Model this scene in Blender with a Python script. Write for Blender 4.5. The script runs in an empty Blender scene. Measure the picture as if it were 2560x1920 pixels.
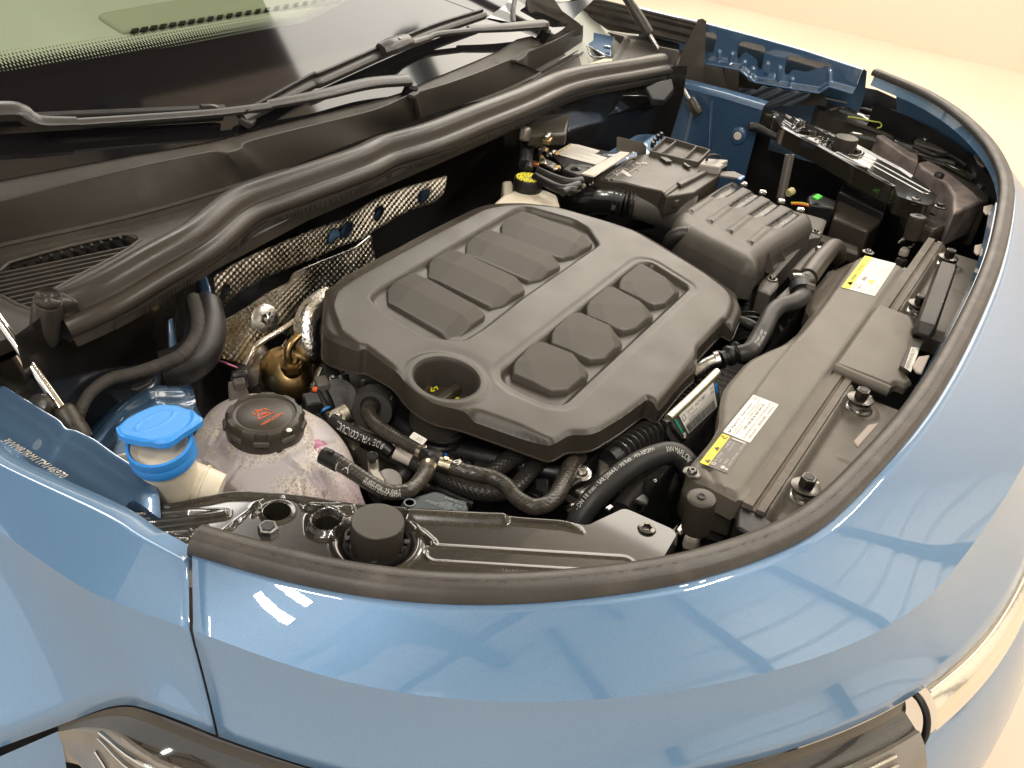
import bpy, bmesh, math, random
import numpy as np
from mathutils import Vector, Matrix
random.seed(4); rng = np.random.default_rng(4)
SC = bpy.context.scene
COL = SC.collection
R_ = math.radians

# ------------------------------------------------------------------ camera
FOC = 2341.0
_X = np.array([1730.0, -1345.0, FOC]); _X /= np.linalg.norm(_X)
_Y = np.array([-4862.0, -2177.0, FOC]); _Y -= _X*(_X@_Y); _Y /= np.linalg.norm(_Y)
_Z = np.cross(_X, _Y)
ROT = np.array([_X, _Y, _Z])
CAM = np.array([-1.0670779, -0.33152542, 1.38147947])
cam_d = bpy.data.cameras.new('camera'); cam = bpy.data.objects.new('camera', cam_d); COL.objects.link(cam)
_r, _u, _b = ROT@np.array([1, 0, 0.]), ROT@np.array([0, -1., 0]), ROT@np.array([0, 0, -1.])
cam.matrix_world = Matrix(((_r[0], _u[0], _b[0], CAM[0]), (_r[1], _u[1], _b[1], CAM[1]), (_r[2], _u[2], _b[2], CAM[2]), (0, 0, 0, 1)))
cam_d.sensor_width = 36; cam_d.lens = 36*FOC/2560; cam_d.clip_start = 0.01; cam_d.clip_end = 60
SC.camera = cam
SC.view_settings.view_transform = 'Standard'; SC.view_settings.look = 'None'; SC.view_settings.gamma = 1
SC.view_settings.exposure = -0.22
SC.render.resolution_x = 1024; SC.render.resolution_y = 768

# ------------------------------------------------------------------ light of the hall
wd = bpy.data.worlds.new('World'); SC.world = wd; wd.use_nodes = True
bgn = wd.node_tree.nodes['Background']; bgn.inputs[0].default_value = (1.0, 0.97, 0.92, 1); bgn.inputs[1].default_value = 1.2
def area(name, loc, target, sx, sy, power, col=(1, .93, .82)):
    l = bpy.data.lights.new(name, 'AREA'); l.shape = 'RECTANGLE'; l.size = sx; l.size_y = sy; l.energy = power; l.color = col
    o = bpy.data.objects.new(name, l); COL.objects.link(o); o.location = loc
    o.rotation_euler = (Vector(target)-Vector(loc)).to_track_quat('-Z', 'Y').to_euler()
    return o
area('added_roof_softbox', (4.45, 1.9, 3.88), (4.45, 1.9, 0), 3.4, 3.2, 260, (1, .94, .84))  # added softbox overhead: brightens the engine cover, mirrors in the windscreen
area('added_roof_softbox', (1.9, 3.5, 3.88), (1.9, 3.5, 0), 1.6, 1.6, 110, (1, .95, .88))  # second added softbox, lightens the near fender by reflection
area('added_side_softbox', (6.1, 1.8, 3.05), (0, 1.8, 2.6), 5.0, 1.5, 85, (1, .93, .82))  # added upright softbox, lifts the far side and right-hand parts
LAMPS = []
_k = 0
for _x, _y, _p in ((-1.7, -.1, 14), (2.4, -.6, 26), (1.4, -2.6, 44), (4.6, -2.2, 44), (-3.0, -1.2, 38)):
    for _s in (-1, 1):
        _o = area('lamp', (_x+_s*.085*.64, _y-_s*.085*.77, 3.66), (_x+_s*.085*.64, _y-_s*.085*.77, 0), (.75 if _x < -1 and _p < 20 else 1.2), .055, _p, (1, .95, .88)); _o.rotation_euler = (0, 0, 1.0 if (_x < -1 and _p < 20) else math.atan2(.57, .69))

# ------------------------------------------------------------------ helpers
def kA(x, y): return (.4069*x, .4069*y)
def kB(x, y): return (800+.4069*x, .4069*y)
def kC(x, y): return (1660+.4069*x, .4069*y)
def kD(x, y): return (.4069*x, 600+.4069*y)
def kE(x, y): return (800+.4069*x, 600+.4069*y)
def kF(x, y): return (1660+.4069*x, 600+.4069*y)
def kG(x, y): return (.4069*x, 1245+.4069*y)
def kH(x, y): return (800+.4069*x, 1245+.4069*y)
def kI(x, y): return (1660+.4069*x, 1245+.4069*y)
def ray(p):
    v = np.array([p[0]-1280, p[1]-960, FOC]); return ROT@(v/np.linalg.norm(v))
def W(p, z=None):
    "a photograph point at a height z (number or z(x,y)) as a place in the car's frame"
    if z is None: z = p[2]
    d = ray(p)
    if callable(z):
        zz = .88
        for _ in range(14):
            q = CAM+d*((zz-CAM[2])/d[2]); zz = .5*zz+.5*float(z(q[0], q[1]))
    else: zz = z
    return Vector(CAM+d*((zz-CAM[2])/d[2]))
def WX(p, x):
    d = ray(p); return Vector(CAM+d*((x-CAM[0])/d[0]))
def WY(p, y):
    d = ray(p); return Vector(CAM+d*((y-CAM[1])/d[1]))
def XY(pts, z): return [tuple(W(p, z)[:2]) for p in pts]

def tag(o, label=None, cat=None, group=None, kind=None):
    if label: o['label'] = label
    if cat: o['category'] = cat
    if group: o['group'] = group
    if kind: o['kind'] = kind
    return o
def thing(name, label, cat, group=None, loc=(0, 0, 0)):
    o = bpy.data.objects.new(name, None); COL.objects.link(o); o.location = loc; o.empty_display_size = .02
    return tag(o, label, cat, group)
def link(name, me, mat, parent=None, smooth=True, sharp=None):
    if mat: me.materials.append(mat)
    if smooth and len(me.polygons):
        me.polygons.foreach_set('use_smooth', [True]*len(me.polygons))
        if sharp: me.set_sharp_from_angle(angle=R_(sharp))
    o = bpy.data.objects.new(name, me); COL.objects.link(o)
    if parent:
        o.parent = parent; o.matrix_parent_inverse = Matrix.Translation(parent.location).inverted()
    return o
def mesh(name, v, f, mat, parent=None, smooth=True, sharp=None):
    me = bpy.data.meshes.new(name); me.from_pydata([tuple(map(float, a)) for a in v], [], [tuple(map(int, a)) for a in f]); me.validate(); me.update()
    return link(name, me, mat, parent, smooth, sharp)
def bevel(o, w, seg=2, ang=35):
    m = o.modifiers.new('bevel', 'BEVEL'); m.width = w; m.segments = seg; m.limit_method = 'ANGLE'; m.angle_limit = R_(ang); m.harden_normals = False
    return o
def ss(a, b, v):
    t = np.clip((v-a)/(b-a), 0, 1); return t*t*(3-2*t)
def rpoly(pts, r, n=6):
    "polygon with rounded corners"
    out = []; N = len(pts)
    rr = r if isinstance(r, (list, tuple)) else [r]*N
    for i in range(N):
        p = np.array(pts[i], float); a = np.array(pts[i-1], float)-p; b = np.array(pts[(i+1) % N], float)-p
        la, lb = np.linalg.norm(a), np.linalg.norm(b)
        if rr[i] <= 0 or la < 1e-9 or lb < 1e-9: out.append(tuple(p)); continue
        d = min(rr[i], la*.48, lb*.48); p0 = p+a/la*d; p1 = p+b/lb*d
        for k in range(n+1):
            t = k/n; out.append(tuple((1-t)**2*p0+2*t*(1-t)*p+t*t*p1))
    return out
def catmull(P, n=8, closed=False):
    P = [np.array(p, float) for p in P]; out = []
    N = len(P); rngn = N if closed else N-1
    for i in range(rngn):
        p1, p2 = P[i], P[(i+1) % N]
        p0 = P[i-1] if (closed or i > 0) else 2*p1-p2
        p3 = P[(i+2) % N] if (closed or i+2 < N) else 2*p2-p1
        for k in range(n):
            t = k/n
            out.append(.5*((2*p1)+(-p0+p2)*t+(2*p0-5*p1+4*p2-p3)*t*t+(-p0+3*p1-3*p2+p3)*t**3))
    if not closed: out.append(P[-1])
    return out
def resample(P, n):
    P = np.array(P, float); d = np.r_[0, np.cumsum(np.linalg.norm(np.diff(P, axis=0), axis=1))]
    t = np.linspace(0, d[-1], n); return np.array([np.interp(t, d, P[:, k]) for k in range(P.shape[1])]).T
def segd(x, y, a, b):
    ax, ay = a[0], a[1]; bx, by = b[0]-ax, b[1]-ay
    t = np.clip(((x-ax)*bx+(y-ay)*by)/(bx*bx+by*by+1e-12), 0, 1)
    return np.hypot(x-ax-t*bx, y-ay-t*by)
def sdf(x, y, poly, near=False):
    "signed distance, positive inside"
    x = np.asarray(x, float); y = np.asarray(y, float); sh = x.shape; x = x.ravel(); y = y.ravel()
    P = np.array(poly, float)[:, :2]; Q = np.roll(P, -1, axis=0)
    best = np.full(x.shape, 1e9); nx = np.zeros_like(x); ny = np.zeros_like(x); ins = np.zeros(x.shape, bool)
    for (ax, ay), (bx, by) in zip(P, Q):
        ex, ey = bx-ax, by-ay; L = ex*ex+ey*ey
        if L < 1e-14: continue
        t = np.clip(((x-ax)*ex+(y-ay)*ey)/L, 0, 1); qx = ax+t*ex; qy = ay+t*ey
        d = (x-qx)**2+(y-qy)**2; m = d < best; best[m] = d[m]; nx[m] = qx[m]; ny[m] = qy[m]
        if ey != 0:
            c = ((ay > y) != (by > y)) & (x < ex*(y-ay)/ey+ax); ins ^= c
    s = np.sqrt(best)*np.where(ins, 1, -1)
    if near: return s.reshape(sh), nx.reshape(sh), ny.reshape(sh)
    return s.reshape(sh)
def circ(c, r, n=28, e=1, rot=0): return [(c[0]+r*math.cos(2*math.pi*k/n+rot), c[1]+r*e*math.sin(2*math.pi*k/n+rot)) for k in range(n)]
def relief(name, poly, zf, mat, parent=None, step=.003, holes=(), skirt=.02, skirt_to=None, flare=0.0):
    "sheet over a plan outline whose height is zf(x, y, distance from the edge), with a turned-down rim"
    P = np.array(poly)[:, :2]; lo = P.min(0)-step*1.5; hi = P.max(0)+step*1.5
    nx = int((hi[0]-lo[0])/step)+2; ny = int((hi[1]-lo[1])/step)+2
    gx, gy = np.meshgrid(lo[0]+np.arange(nx)*step, lo[1]+np.arange(ny)*step, indexing='ij')
    s, qx, qy = sdf(gx, gy, P, True)
    for h in holes:
        sh, hx, hy = sdf(gx, gy, h, True); sh = -sh; m = sh < s; s = np.where(m, sh, s); qx = np.where(m, hx, qx); qy = np.where(m, hy, qy)
    ins = s > 0
    cell = ins[:-1, :-1] | ins[1:, :-1] | ins[:-1, 1:] | ins[1:, 1:]
    X = np.where(ins, gx, qx); Y = np.where(ins, gy, qy); S = np.where(ins, s, 0)
    idx = np.arange(nx*ny).reshape(nx, ny)
    a, b, c, d = idx[:-1, :-1][cell], idx[1:, :-1][cell], idx[1:, 1:][cell], idx[:-1, 1:][cell]
    F = np.stack([a, b, c, d], 1)
    used = np.unique(F); remap = -np.ones(nx*ny, int); remap[used] = np.arange(len(used)); F = remap[F]
    X = X.ravel()[used]; Y = Y.ravel()[used]; S = S.ravel()[used]
    Z = zf(X, Y, S)*np.ones_like(X); V = np.stack([X, Y, Z], 1)
    faces = F.tolist()
    if skirt or skirt_to is not None:
        E = np.concatenate([F[:, [0, 1]], F[:, [1, 2]], F[:, [2, 3]], F[:, [3, 0]]]); key = E[:, 0]*10**7+E[:, 1]; rev = E[:, 1]*10**7+E[:, 0]
        bd = E[~np.isin(key, rev)]
        bv = np.unique(bd); n0 = len(V); m2 = -np.ones(len(V), int); m2[bv] = np.arange(len(bv))
        top = V[bv].copy(); low = top.copy()
        if skirt_to is not None: low[:, 2] = np.minimum(skirt_to(low[:, 0], low[:, 1]) if callable(skirt_to) else skirt_to, top[:, 2]-.0005)
        else: low[:, 2] -= skirt
        if flare:
            cx, cy = X.mean(), Y.mean(); dd = np.stack([low[:, 0]-cx, low[:, 1]-cy], 1); dd /= np.linalg.norm(dd, axis=1)[:, None]+1e-9; low[:, :2] += dd*flare
        V = np.concatenate([V, top, low]); k = len(bv)
        for u, w in bd: faces.append([n0+m2[w], n0+m2[u], n0+k+m2[u], n0+k+m2[w]])
    me = bpy.data.meshes.new(name); me.from_pydata(V.tolist(), [], faces); me.update()
    return link(name, me, mat, parent, True, 50 if not skirt else 60)
def frames(P):
    P = np.array(P, float); T = np.gradient(P, axis=0); T /= np.linalg.norm(T, axis=1)[:, None]+1e-12
    n = np.cross(T[0], [0, 0, 1.]);
    if np.linalg.norm(n) < 1e-3: n = np.cross(T[0], [0, 1., 0])
    n /= np.linalg.norm(n); N = [n]
    for i in range(1, len(P)):
        n = N[-1]-T[i]*(N[-1]@T[i]); n /= np.linalg.norm(n)+1e-12; N.append(n)
    N = np.array(N); return P, T, N, np.cross(T, N)
def tube(name, pts, r, mat, parent=None, seg=16, n=8, caps=True, ridge=None, smooth=True, flat=1.0, raw=False):
    "hose or rod along a smooth path; r a number or one per point; ridge=(pitch, depth) for corrugation"
    pts = [np.array(p, float) for p in pts]
    rr = [r]*len(pts) if np.isscalar(r) else list(r)
    Q = np.array([np.r_[p, q] for p, q in zip(pts, rr)])
    if not raw: Q = np.array(catmull(Q, n))
    if ridge:
        L = np.linalg.norm(np.diff(Q[:, :3], axis=0), axis=1).sum(); Q = resample(Q, max(8, int(L/ridge[0]*8)))
        s = np.arange(len(Q))/8*2*math.pi; Q[:, 3] += ridge[1]*np.clip(np.cos(s)*1.6, -1, 1)
    P, T, N, B = frames(Q[:, :3]); rad = Q[:, 3]
    a = np.linspace(0, 2*math.pi, seg, endpoint=False)
    V = (P[:, None]+rad[:, None, None]*(N[:, None]*np.cos(a)[None, :, None]+B[:, None]*flat*np.sin(a)[None, :, None])).reshape(-1, 3)
    F = []; m = len(P)
    for i in range(m-1):
        for k in range(seg): F.append((i*seg+k, i*seg+(k+1) % seg, (i+1)*seg+(k+1) % seg, (i+1)*seg+k))
    if caps: F.append(tuple(range(seg))[::-1]); F.append(tuple((m-1)*seg+k for k in range(seg)))
    return mesh(name, V, F, mat, parent, smooth, 50)
def sweep(name, path, sec, mat, parent=None, up=(0, 0, 1), closed_sec=True, caps=True, sharp=45, scale=None):
    "cross-section (out, up) carried along a path; out lies to the right of travel"
    P = np.array(path, float); T = np.gradient(P, axis=0); T /= np.linalg.norm(T, axis=1)[:, None]
    U = np.array(up, float); O = np.cross(T, U); O /= np.linalg.norm(O, axis=1)[:, None]; U2 = np.cross(O, T)
    S = np.array(sec, float); m = len(S)
    sc = np.ones(len(P)) if scale is None else np.array(scale)
    V = (P[:, None]+sc[:, None, None]*(O[:, None]*S[None, :, 0, None]+U2[:, None]*S[None, :, 1, None])).reshape(-1, 3)
    F = []; k2 = m if closed_sec else m-1
    for i in range(len(P)-1):
        for k in range(k2): F.append((i*m+k, (i+1)*m+k, (i+1)*m+(k+1) % m, i*m+(k+1) % m))
    if caps and closed_sec: F.append(tuple(range(m))); F.append(tuple((len(P)-1)*m+k for k in range(m))[::-1])
    return mesh(name, V, F, mat, parent, True, sharp)
def lathe(name, prof, loc, mat, parent=None, seg=40, axis=(0, 0, 1), fn=None, sharp=35, caps=True):
    "profile [(radius, height)] turned about an axis through loc; fn(angle) scales the radius"
    ax = Vector(axis).normalized(); q = ax.to_track_quat('Z', 'Y'); V = []; m = len(prof)
    for k in range(seg):
        a = 2*math.pi*k/seg
        for j, (r, h) in enumerate(prof):
            s = fn(a, j) if fn else 1
            V.append(Vector(loc)+q@Vector((r*s*math.cos(a), r*s*math.sin(a), h)))
    F = []
    for k in range(seg):
        for j in range(m-1): F.append((k*m+j, ((k+1) % seg)*m+j, ((k+1) % seg)*m+j+1, k*m+j+1))
    if caps and prof[0][0] > 1e-6: F.append(tuple(k*m for k in range(seg))[::-1])
    if caps and prof[-1][0] > 1e-6: F.append(tuple(k*m+m-1 for k in range(seg)))
    return mesh(name, V, F, mat, parent, True, sharp)
def slab(name, pts, th, mat, parent=None, bev=.002, z=None, seg=2, low=None):
    "solid with a given top outline (3-D points or photo points with height) and thickness"
    top = [Vector(p) if z is None else W(p, z) for p in pts]
    n = len(top); bot = [Vector((p.x, p.y, p.z-th)) for p in top] if low is None else [Vector(q) for q in low]
    # counter-clockwise seen from above
    ar = sum(top[i].x*top[(i+1) % n].y-top[(i+1) % n].x*top[i].y for i in range(n))
    if ar < 0: top.reverse(); bot.reverse()
    F = [tuple(range(n)), tuple(range(n, 2*n))[::-1]]+[(i, n+i, n+(i+1) % n, (i+1) % n) for i in range(n)]
    o = mesh(name, top+bot, F, mat, parent, True, 30)
    if bev: bevel(o, bev, seg)
    return o
def box(name, c, s, mat, parent=None, rot=(0, 0, 0), bev=.002, seg=2):
    x, y, z = s[0]/2, s[1]/2, s[2]/2; from mathutils import Euler
    q = Euler(rot).to_matrix(); V = [Vector(c)+q@Vector((i*x, j*y, k*z)) for i in (-1, 1) for j in (-1, 1) for k in (-1, 1)]
    F = [(0, 1, 3, 2), (4, 6, 7, 5), (0, 4, 5, 1), (2, 3, 7, 6), (0, 2, 6, 4), (1, 5, 7, 3)]
    o = mesh(name, V, F, mat, parent, True, 30)
    if bev: bevel(o, bev, seg)
    return o
def grid(name, rows, mat, parent=None, sharp=40, flip=False):
    "surface through rows of equally many points"
    m = len(rows[0]); V = [p for r in rows for p in r]; F = []
    for i in range(len(rows)-1):
        for k in range(m-1):
            q = (i*m+k, i*m+k+1, (i+1)*m+k+1, (i+1)*m+k); F.append(q[::-1] if flip else q)
    return mesh(name, V, F, mat, parent, True, sharp)
def solid(o, th, off=-1):
    m = o.modifiers.new('thick', 'SOLIDIFY'); m.thickness = th; m.offset = off; return o
_font = {}
def text(name, s, p0, p1, up, mat, parent=None, h=None, off=.0004, n=None, width=True, squeeze=None):
    "flat print: baseline from p0 to p1, up the side of the letters' tops"
    key = (s,)
    if key not in _font:
        cu = bpy.data.curves.new('t', 'FONT'); cu.body = s; cu.resolution_u = 2; ob = bpy.data.objects.new('t', cu); COL.objects.link(ob)
        dg = bpy.context.evaluated_depsgraph_get(); me = bpy.data.meshes.new_from_object(ob.evaluated_get(dg)); bpy.data.objects.remove(ob)
        co = np.array([v.co[:] for v in me.vertices]); fa = [tuple(p.vertices) for p in me.polygons]; _font[key] = (co, fa); bpy.data.meshes.remove(me)
    co, fa = _font[key]
    if len(co) == 0: return None
    p0 = Vector(p0); p1 = Vector(p1); u = (p1-p0); L = u.length; u = u/L; up = Vector(up); up = (up-u*up.dot(u)).normalized(); nn = u.cross(up)
    w = co[:, 0].max()-co[:, 0].min(); kx = L/w; ky = kx if h is None else h/.72
    V = [p0+u*(c[0]-co[:, 0].min())*kx+up*c[1]*ky+nn*off for c in co]
    return mesh(name, V, fa, mat, parent, False)

# ------------------------------------------------------------------ materials
def M(name, col, rough=.5, metal=0, coat=0, spec=.5, bump=0, bscale=400, var=0, vscale=30, rvar=0, coat_r=.03, emit=0, trans=0, ior=1.45, dust=0, dscale=18):
    m = bpy.data.materials.new(name); m.use_nodes = True; nt = m.node_tree; b = nt.nodes['Principled BSDF']
    b.inputs['Base Color'].default_value = (*col, 1); b.inputs['Roughness'].default_value = rough; b.inputs['Metallic'].default_value = metal
    b.inputs['Coat Weight'].default_value = coat; b.inputs['Coat Roughness'].default_value = coat_r; b.inputs['Specular IOR Level'].default_value = spec
    b.inputs['Transmission Weight'].default_value = trans; b.inputs['IOR'].default_value = ior
    if emit: b.inputs['Emission Color'].default_value = (*col, 1); b.inputs['Emission Strength'].default_value = emit
    tc = nt.nodes.new('ShaderNodeTexCoord')
    def noise(sc, det=3):
        n = nt.nodes.new('ShaderNodeTexNoise'); n.inputs['Scale'].default_value = sc; n.inputs['Detail'].default_value = det; nt.links.new(tc.outputs['Object'], n.inputs['Vector']); return n
    if bump:
        n = noise(bscale); bp = nt.nodes.new('ShaderNodeBump'); bp.inputs['Strength'].default_value = bump; bp.inputs['Distance'].default_value = .001
        nt.links.new(n.outputs['Fac'], bp.inputs['Height']); nt.links.new(bp.outputs['Normal'], b.inputs['Normal'])
    if var or dust:
        n = noise(vscale, 5); cr = nt.nodes.new('ShaderNodeValToRGB'); cr.color_ramp.elements[0].position = .35; cr.color_ramp.elements[1].position = .7
        cr.color_ramp.elements[0].color = (*[c*(1-var) for c in col], 1); cr.color_ramp.elements[1].color = (*[min(1, c*(1+var)) for c in col], 1)
        nt.links.new(n.outputs['Fac'], cr.inputs['Fac']); out = cr.outputs['Color']
        if dust:
            n2 = noise(dscale, 8); c2 = nt.nodes.new('ShaderNodeValToRGB'); c2.color_ramp.elements[0].position = .52; c2.color_ramp.elements[1].position = .75
            c2.color_ramp.elements[1].color = (dust, dust, dust, 1); mx = nt.nodes.new('ShaderNodeMix'); mx.data_type = 'RGBA'
            nt.links.new(n2.outputs['Fac'], c2.inputs['Fac']); nt.links.new(c2.outputs['Color'], mx.inputs['Factor']); nt.links.new(out, mx.inputs['A']); mx.inputs['B'].default_value = (.30, .26, .21, 1); out = mx.outputs['Result']
        nt.links.new(out, b.inputs['Base Color'])
    if rvar:
        n = noise(vscale*1.7, 4); mr = nt.nodes.new('ShaderNodeMapRange'); mr.inputs['From Min'].default_value = .3; mr.inputs['From Max'].default_value = .7
        mr.inputs['To Min'].default_value = max(0, rough-rvar); mr.inputs['To Max'].default_value = min(1, rough+rvar); nt.links.new(n.outputs['Fac'], mr.inputs['Value']); nt.links.new(mr.outputs['Result'], b.inputs['Roughness'])
    return m
MP = M('textured_black_plastic', (.040, .034, .028), .42, bump=.35, bscale=1400, var=.10, vscale=14, rvar=.05)
MPF = M('fine_black_plastic', (.050, .0415, .031), .35, bump=.12, bscale=2500, var=.08, vscale=12, rvar=.05)
MPD = M('dusty_grey_plastic', (.058, .049, .039), .48, bump=.3, bscale=1500, var=.12, vscale=10, rvar=.06, dust=.22)
MDK = M('deep_black_plastic', (.012, .011, .011), .40, bump=.1, bscale=900, rvar=.08)
MGL = M('gloss_black_paint', (.026, .022, .016), .20, coat=.9, coat_r=.05, bump=.05, bscale=60, var=.2, vscale=25, dust=.05, dscale=260)
MRB = M('sponge_rubber', (.050, .044, .038), .40, bump=.25, bscale=900, var=.15, vscale=20, rvar=.06, dust=.12, dscale=40)
MHS = M('hose_rubber', (.030, .027, .024), .38, bump=.3, bscale=900, rvar=.08, var=.15, vscale=40)
MCL = M('cloth_tape', (.040, .034, .029), .7, bump=.8, bscale=500, var=.2, vscale=60)
MMT = M('cast_aluminium', (.55, .52, .47), .38, metal=1, bump=.6, bscale=300, var=.2, vscale=40)
MZN = M('zinc_steel', (.50, .48, .45), .28, metal=1, bump=.2, bscale=200, var=.15, vscale=60, rvar=.1)
MDS = M('dark_bolt_steel', (.14, .13, .12), .32, metal=1, bump=.2, bscale=300)
MBR = M('brass_alloy', (.48, .33, .15), .3, metal=1, bump=.2, bscale=200, var=.2, vscale=40)
MCR = M('chrome', (.75, .72, .66), .10, metal=1)
MWH = M('white_label', (.80, .77, .70), .45); MYE = M('yellow_label', (.86, .70, .02), .42); MIK = M('black_ink', (.03, .03, .03), .5)
MWI = M('white_ink', (.62, .60, .56), .55); MOR = M('orange_ink', (.75, .13, .03), .5); MYI = M('yellow_ink', (.80, .72, .03), .5); MRD = M('red_ink', (.6, .03, .05), .5)
MGI = M('grey_relief_ink', (.13, .12, .10), .3); MGN = M('green_clip', (.05, .62, .03), .4)
MSR = M('beige_tab_plastic', (.36, .29, .24), .45, var=.08)
# ------------------------------------------------------------------ paint
def paint(name, col, metal=.25, rough=.42):
    m = M(name, col, rough, metal=metal, coat=1, coat_r=.015)
    nt = m.node_tree; b = nt.nodes['Principled BSDF']; b.inputs['Coat IOR'].default_value = 1.95; tc = nt.nodes.new('ShaderNodeTexCoord')
    v = nt.nodes.new('ShaderNodeTexVoronoi'); v.inputs['Scale'].default_value = 3200; nt.links.new(tc.outputs['Object'], v.inputs['Vector'])
    mr = nt.nodes.new('ShaderNodeMapRange'); mr.inputs['From Min'].default_value = 0; mr.inputs['From Max'].default_value = 1; mr.inputs['To Min'].default_value = .90; mr.inputs['To Max'].default_value = 1.12
    sp = nt.nodes.new('ShaderNodeSeparateColor'); nt.links.new(v.outputs['Color'], sp.inputs[0]); nt.links.new(sp.outputs[0], mr.inputs['Value'])
    mx = nt.nodes.new('ShaderNodeMix'); mx.data_type = 'RGBA'; mx.blend_type = 'MULTIPLY'; mx.inputs['Factor'].default_value = 1
    mx.inputs['A'].default_value = (*col, 1); nt.links.new(mr.outputs['Result'], mx.inputs['B']); nt.links.new(mx.outputs['Result'], b.inputs['Base Color'])
    n = nt.nodes.new('ShaderNodeTexNoise'); n.inputs['Scale'].default_value = 220; nt.links.new(tc.outputs['Object'], n.inputs['Vector'])
    bp = nt.nodes.new('ShaderNodeBump'); bp.inputs['Strength'].default_value = .004; bp.inputs['Distance'].default_value = .001
    nt.links.new(n.outputs['Fac'], bp.inputs['Height']); nt.links.new(bp.outputs['Normal'], b.inputs['Coat Normal'])
    return m
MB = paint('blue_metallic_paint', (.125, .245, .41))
MBI = paint('blue_shaded_paint', (.07, .15, .27), .4, .35)  # body blue darkened to carry the shade inside the bay

# ------------------------------------------------------------------ setting
MFL = M('pale_floor_coating', (.60, .50, .385), .45, var=.05, vscale=1.2, bump=.05, bscale=30)
fl = mesh('floor', [(-9, -9, 0), (14, -9, 0), (14, 14, 0), (-9, 14, 0)], [(0, 1, 2, 3)], MFL, None, False); tag(fl, kind='structure')
MWL = M('cream_wall_paint', (.74, .62, .49), .6, var=.03, vscale=.6, bump=.1, bscale=60)
MDO = M('ribbed_door_paint', (.84, .83, .79), .45, var=.04, vscale=2)
MBM = M('steel_beam_paint', (.07, .10, .12), .5)
w_ = mesh('wall', [(6.2, -6, 0), (6.2, 9, 0), (6.2, 9, 5.2), (6.2, -6, 5.2)], [(0, 1, 2, 3)], MWL, None, False); tag(w_, kind='structure')
w_ = mesh('rear_wall', [(-2.0, 7.5, 0), (6.2, 7.5, 0), (6.2, 7.5, 5.2), (-2.0, 7.5, 5.2)], [(0, 1, 2, 3)], M('dark_wall_paint', (.10, .085, .07), .7), None, False); tag(w_, kind='structure')
# ribbed sectional door and ribbed roof lining whose ribs mirror in the paint
def ribbed(name, o, u, v, nu, L, H, dep, mat):
    "sheet from o along u (length L) and v (height H) with ribs running along u"
    o, u, v = Vector(o), Vector(u).normalized(), Vector(v).normalized(); n = u.cross(v); V = []; F = []; st = H/nu
    for k in range(nu):
        for t, d in ((0, 0), (.72, 0), (.80, dep), (.92, dep)):
            for s in (0, L): V.append(o+v*(k+t)*st+u*s+n*d)
    V += [o+v*H, o+v*H+u*L]
    for i in range(len(V)//2-1): F.append((2*i, 2*i+1, 2*i+3, 2*i+2))
    x = mesh(name, V, F, mat, None, False); tag(x, kind='structure'); return x
ribbed('wall_front', (-3.5, -4.2, 0), (1, 0, 0), (0, 0, 1), 13, 9.7, 4.0, .05, MDO)
ribbed('ceiling', (-3.5, -4.2, 4.0), (1, 0, 0), (0, 1, 0), 12, 9.7, 5.6, .05, MDO)
ribbed('ceiling', (-3.5, 1.4, 4.0), (1, 0, 0), (0, 1, 0), 24, 9.7, 6.1, .05, M('ceiling_dark_for_reflection', (.07, .06, .05), .7))  # unseen rear ceiling, coloured dark so the windscreen mirrors darkness
for k in range(5): 
    b = box('ceiling_beam', (-2.6+2.1*k, -1.4, 3.90), (.16, 5.6, .20), MBM, None, bev=0); tag(b, kind='structure')
for k in range(4):
    b = box('wall_post', (-1.6+2.1*k, -4.12, 2.0), (.14, .12, 4.0), MBM, None, bev=0); tag(b, kind='structure')
for k in range(2):
    b = box('ceiling_purlin', (1.3, -3.2+2.0*k, 3.78), (9.6, .12, .10), MBM, None, bev=0); tag(b, kind='structure')


# ------------------------------------------------------------------ curves of the front
sx = [.805, .786, .766, .728, .685, .616, .577, .493, .368, .202, 0]
sy = [.017, -.036, -.082, -.133, -.175, -.226, -.246, -.28, -.299, -.314, -.318]
sz = [.969, .966, .965, .960, .956, .947, .943, .932, .923, .913, .908]
near_half = [(-a, b, c) for a, b, c in zip(sx, sy, sz)]
def mir(h): return list(h)+[(-x, y, z) for x, y, z in reversed(h[:-1])]
SEAL = resample(catmull(mir(near_half), 8), 301)
for _k in range(60): SEAL[1:-1] = .25*SEAL[:-2]+.5*SEAL[1:-1]+.25*SEAL[2:]
near_half = [tuple(p) for p in SEAL[:151:5]]
fend = [tuple(W(kD(-300, 1150), .975)), tuple(W(kD(0, 1365), .975)), tuple(W(kD(640, 1659), .973)), tuple(W(kG(850, 210), .971))]
edge_near = fend+[(-.808, .014, .967)]
cre_px = [((-260, 1150), .960), ((0, 1326), .957), ((203, 1465), .955), ((330, 1520), .954), ((470, 1570), .953), ((610, 1623), .948), ((760, 1685), .939), ((975, 1737), .927), ((1231, 1756), .919), ((1460, 1752), .912), ((1700, 1729), .905), ((1998, 1660), .895), ((2173, 1591), .885), ((2295, 1522), .878), ((2400, 1400), .868)]
cre = [tuple(W(p, z)) for p, z in cre_px]+[(-.18, -.408, .858), (0, -.420, .854)]
low_px = [((-300, 1980), .82), ((-100, 1905), .84), ((155, 1810), .856), ((300, 1760), .885), ((400, 1780), .897), ((541, 1835), .885), ((700, 1900), .872), ((1000, 1975), .860), ((1400, 1985), .850), ((1815, 1918), .845), ((2050, 1850), .835), ((2287, 1739), .826)]
low = [tuple(W(p, z)) for p, z in low_px]+[(-.33, -.432, .800), (-.17, -.450, .790), (0, -.458, .786)]
bump_edge = near_half
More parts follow.
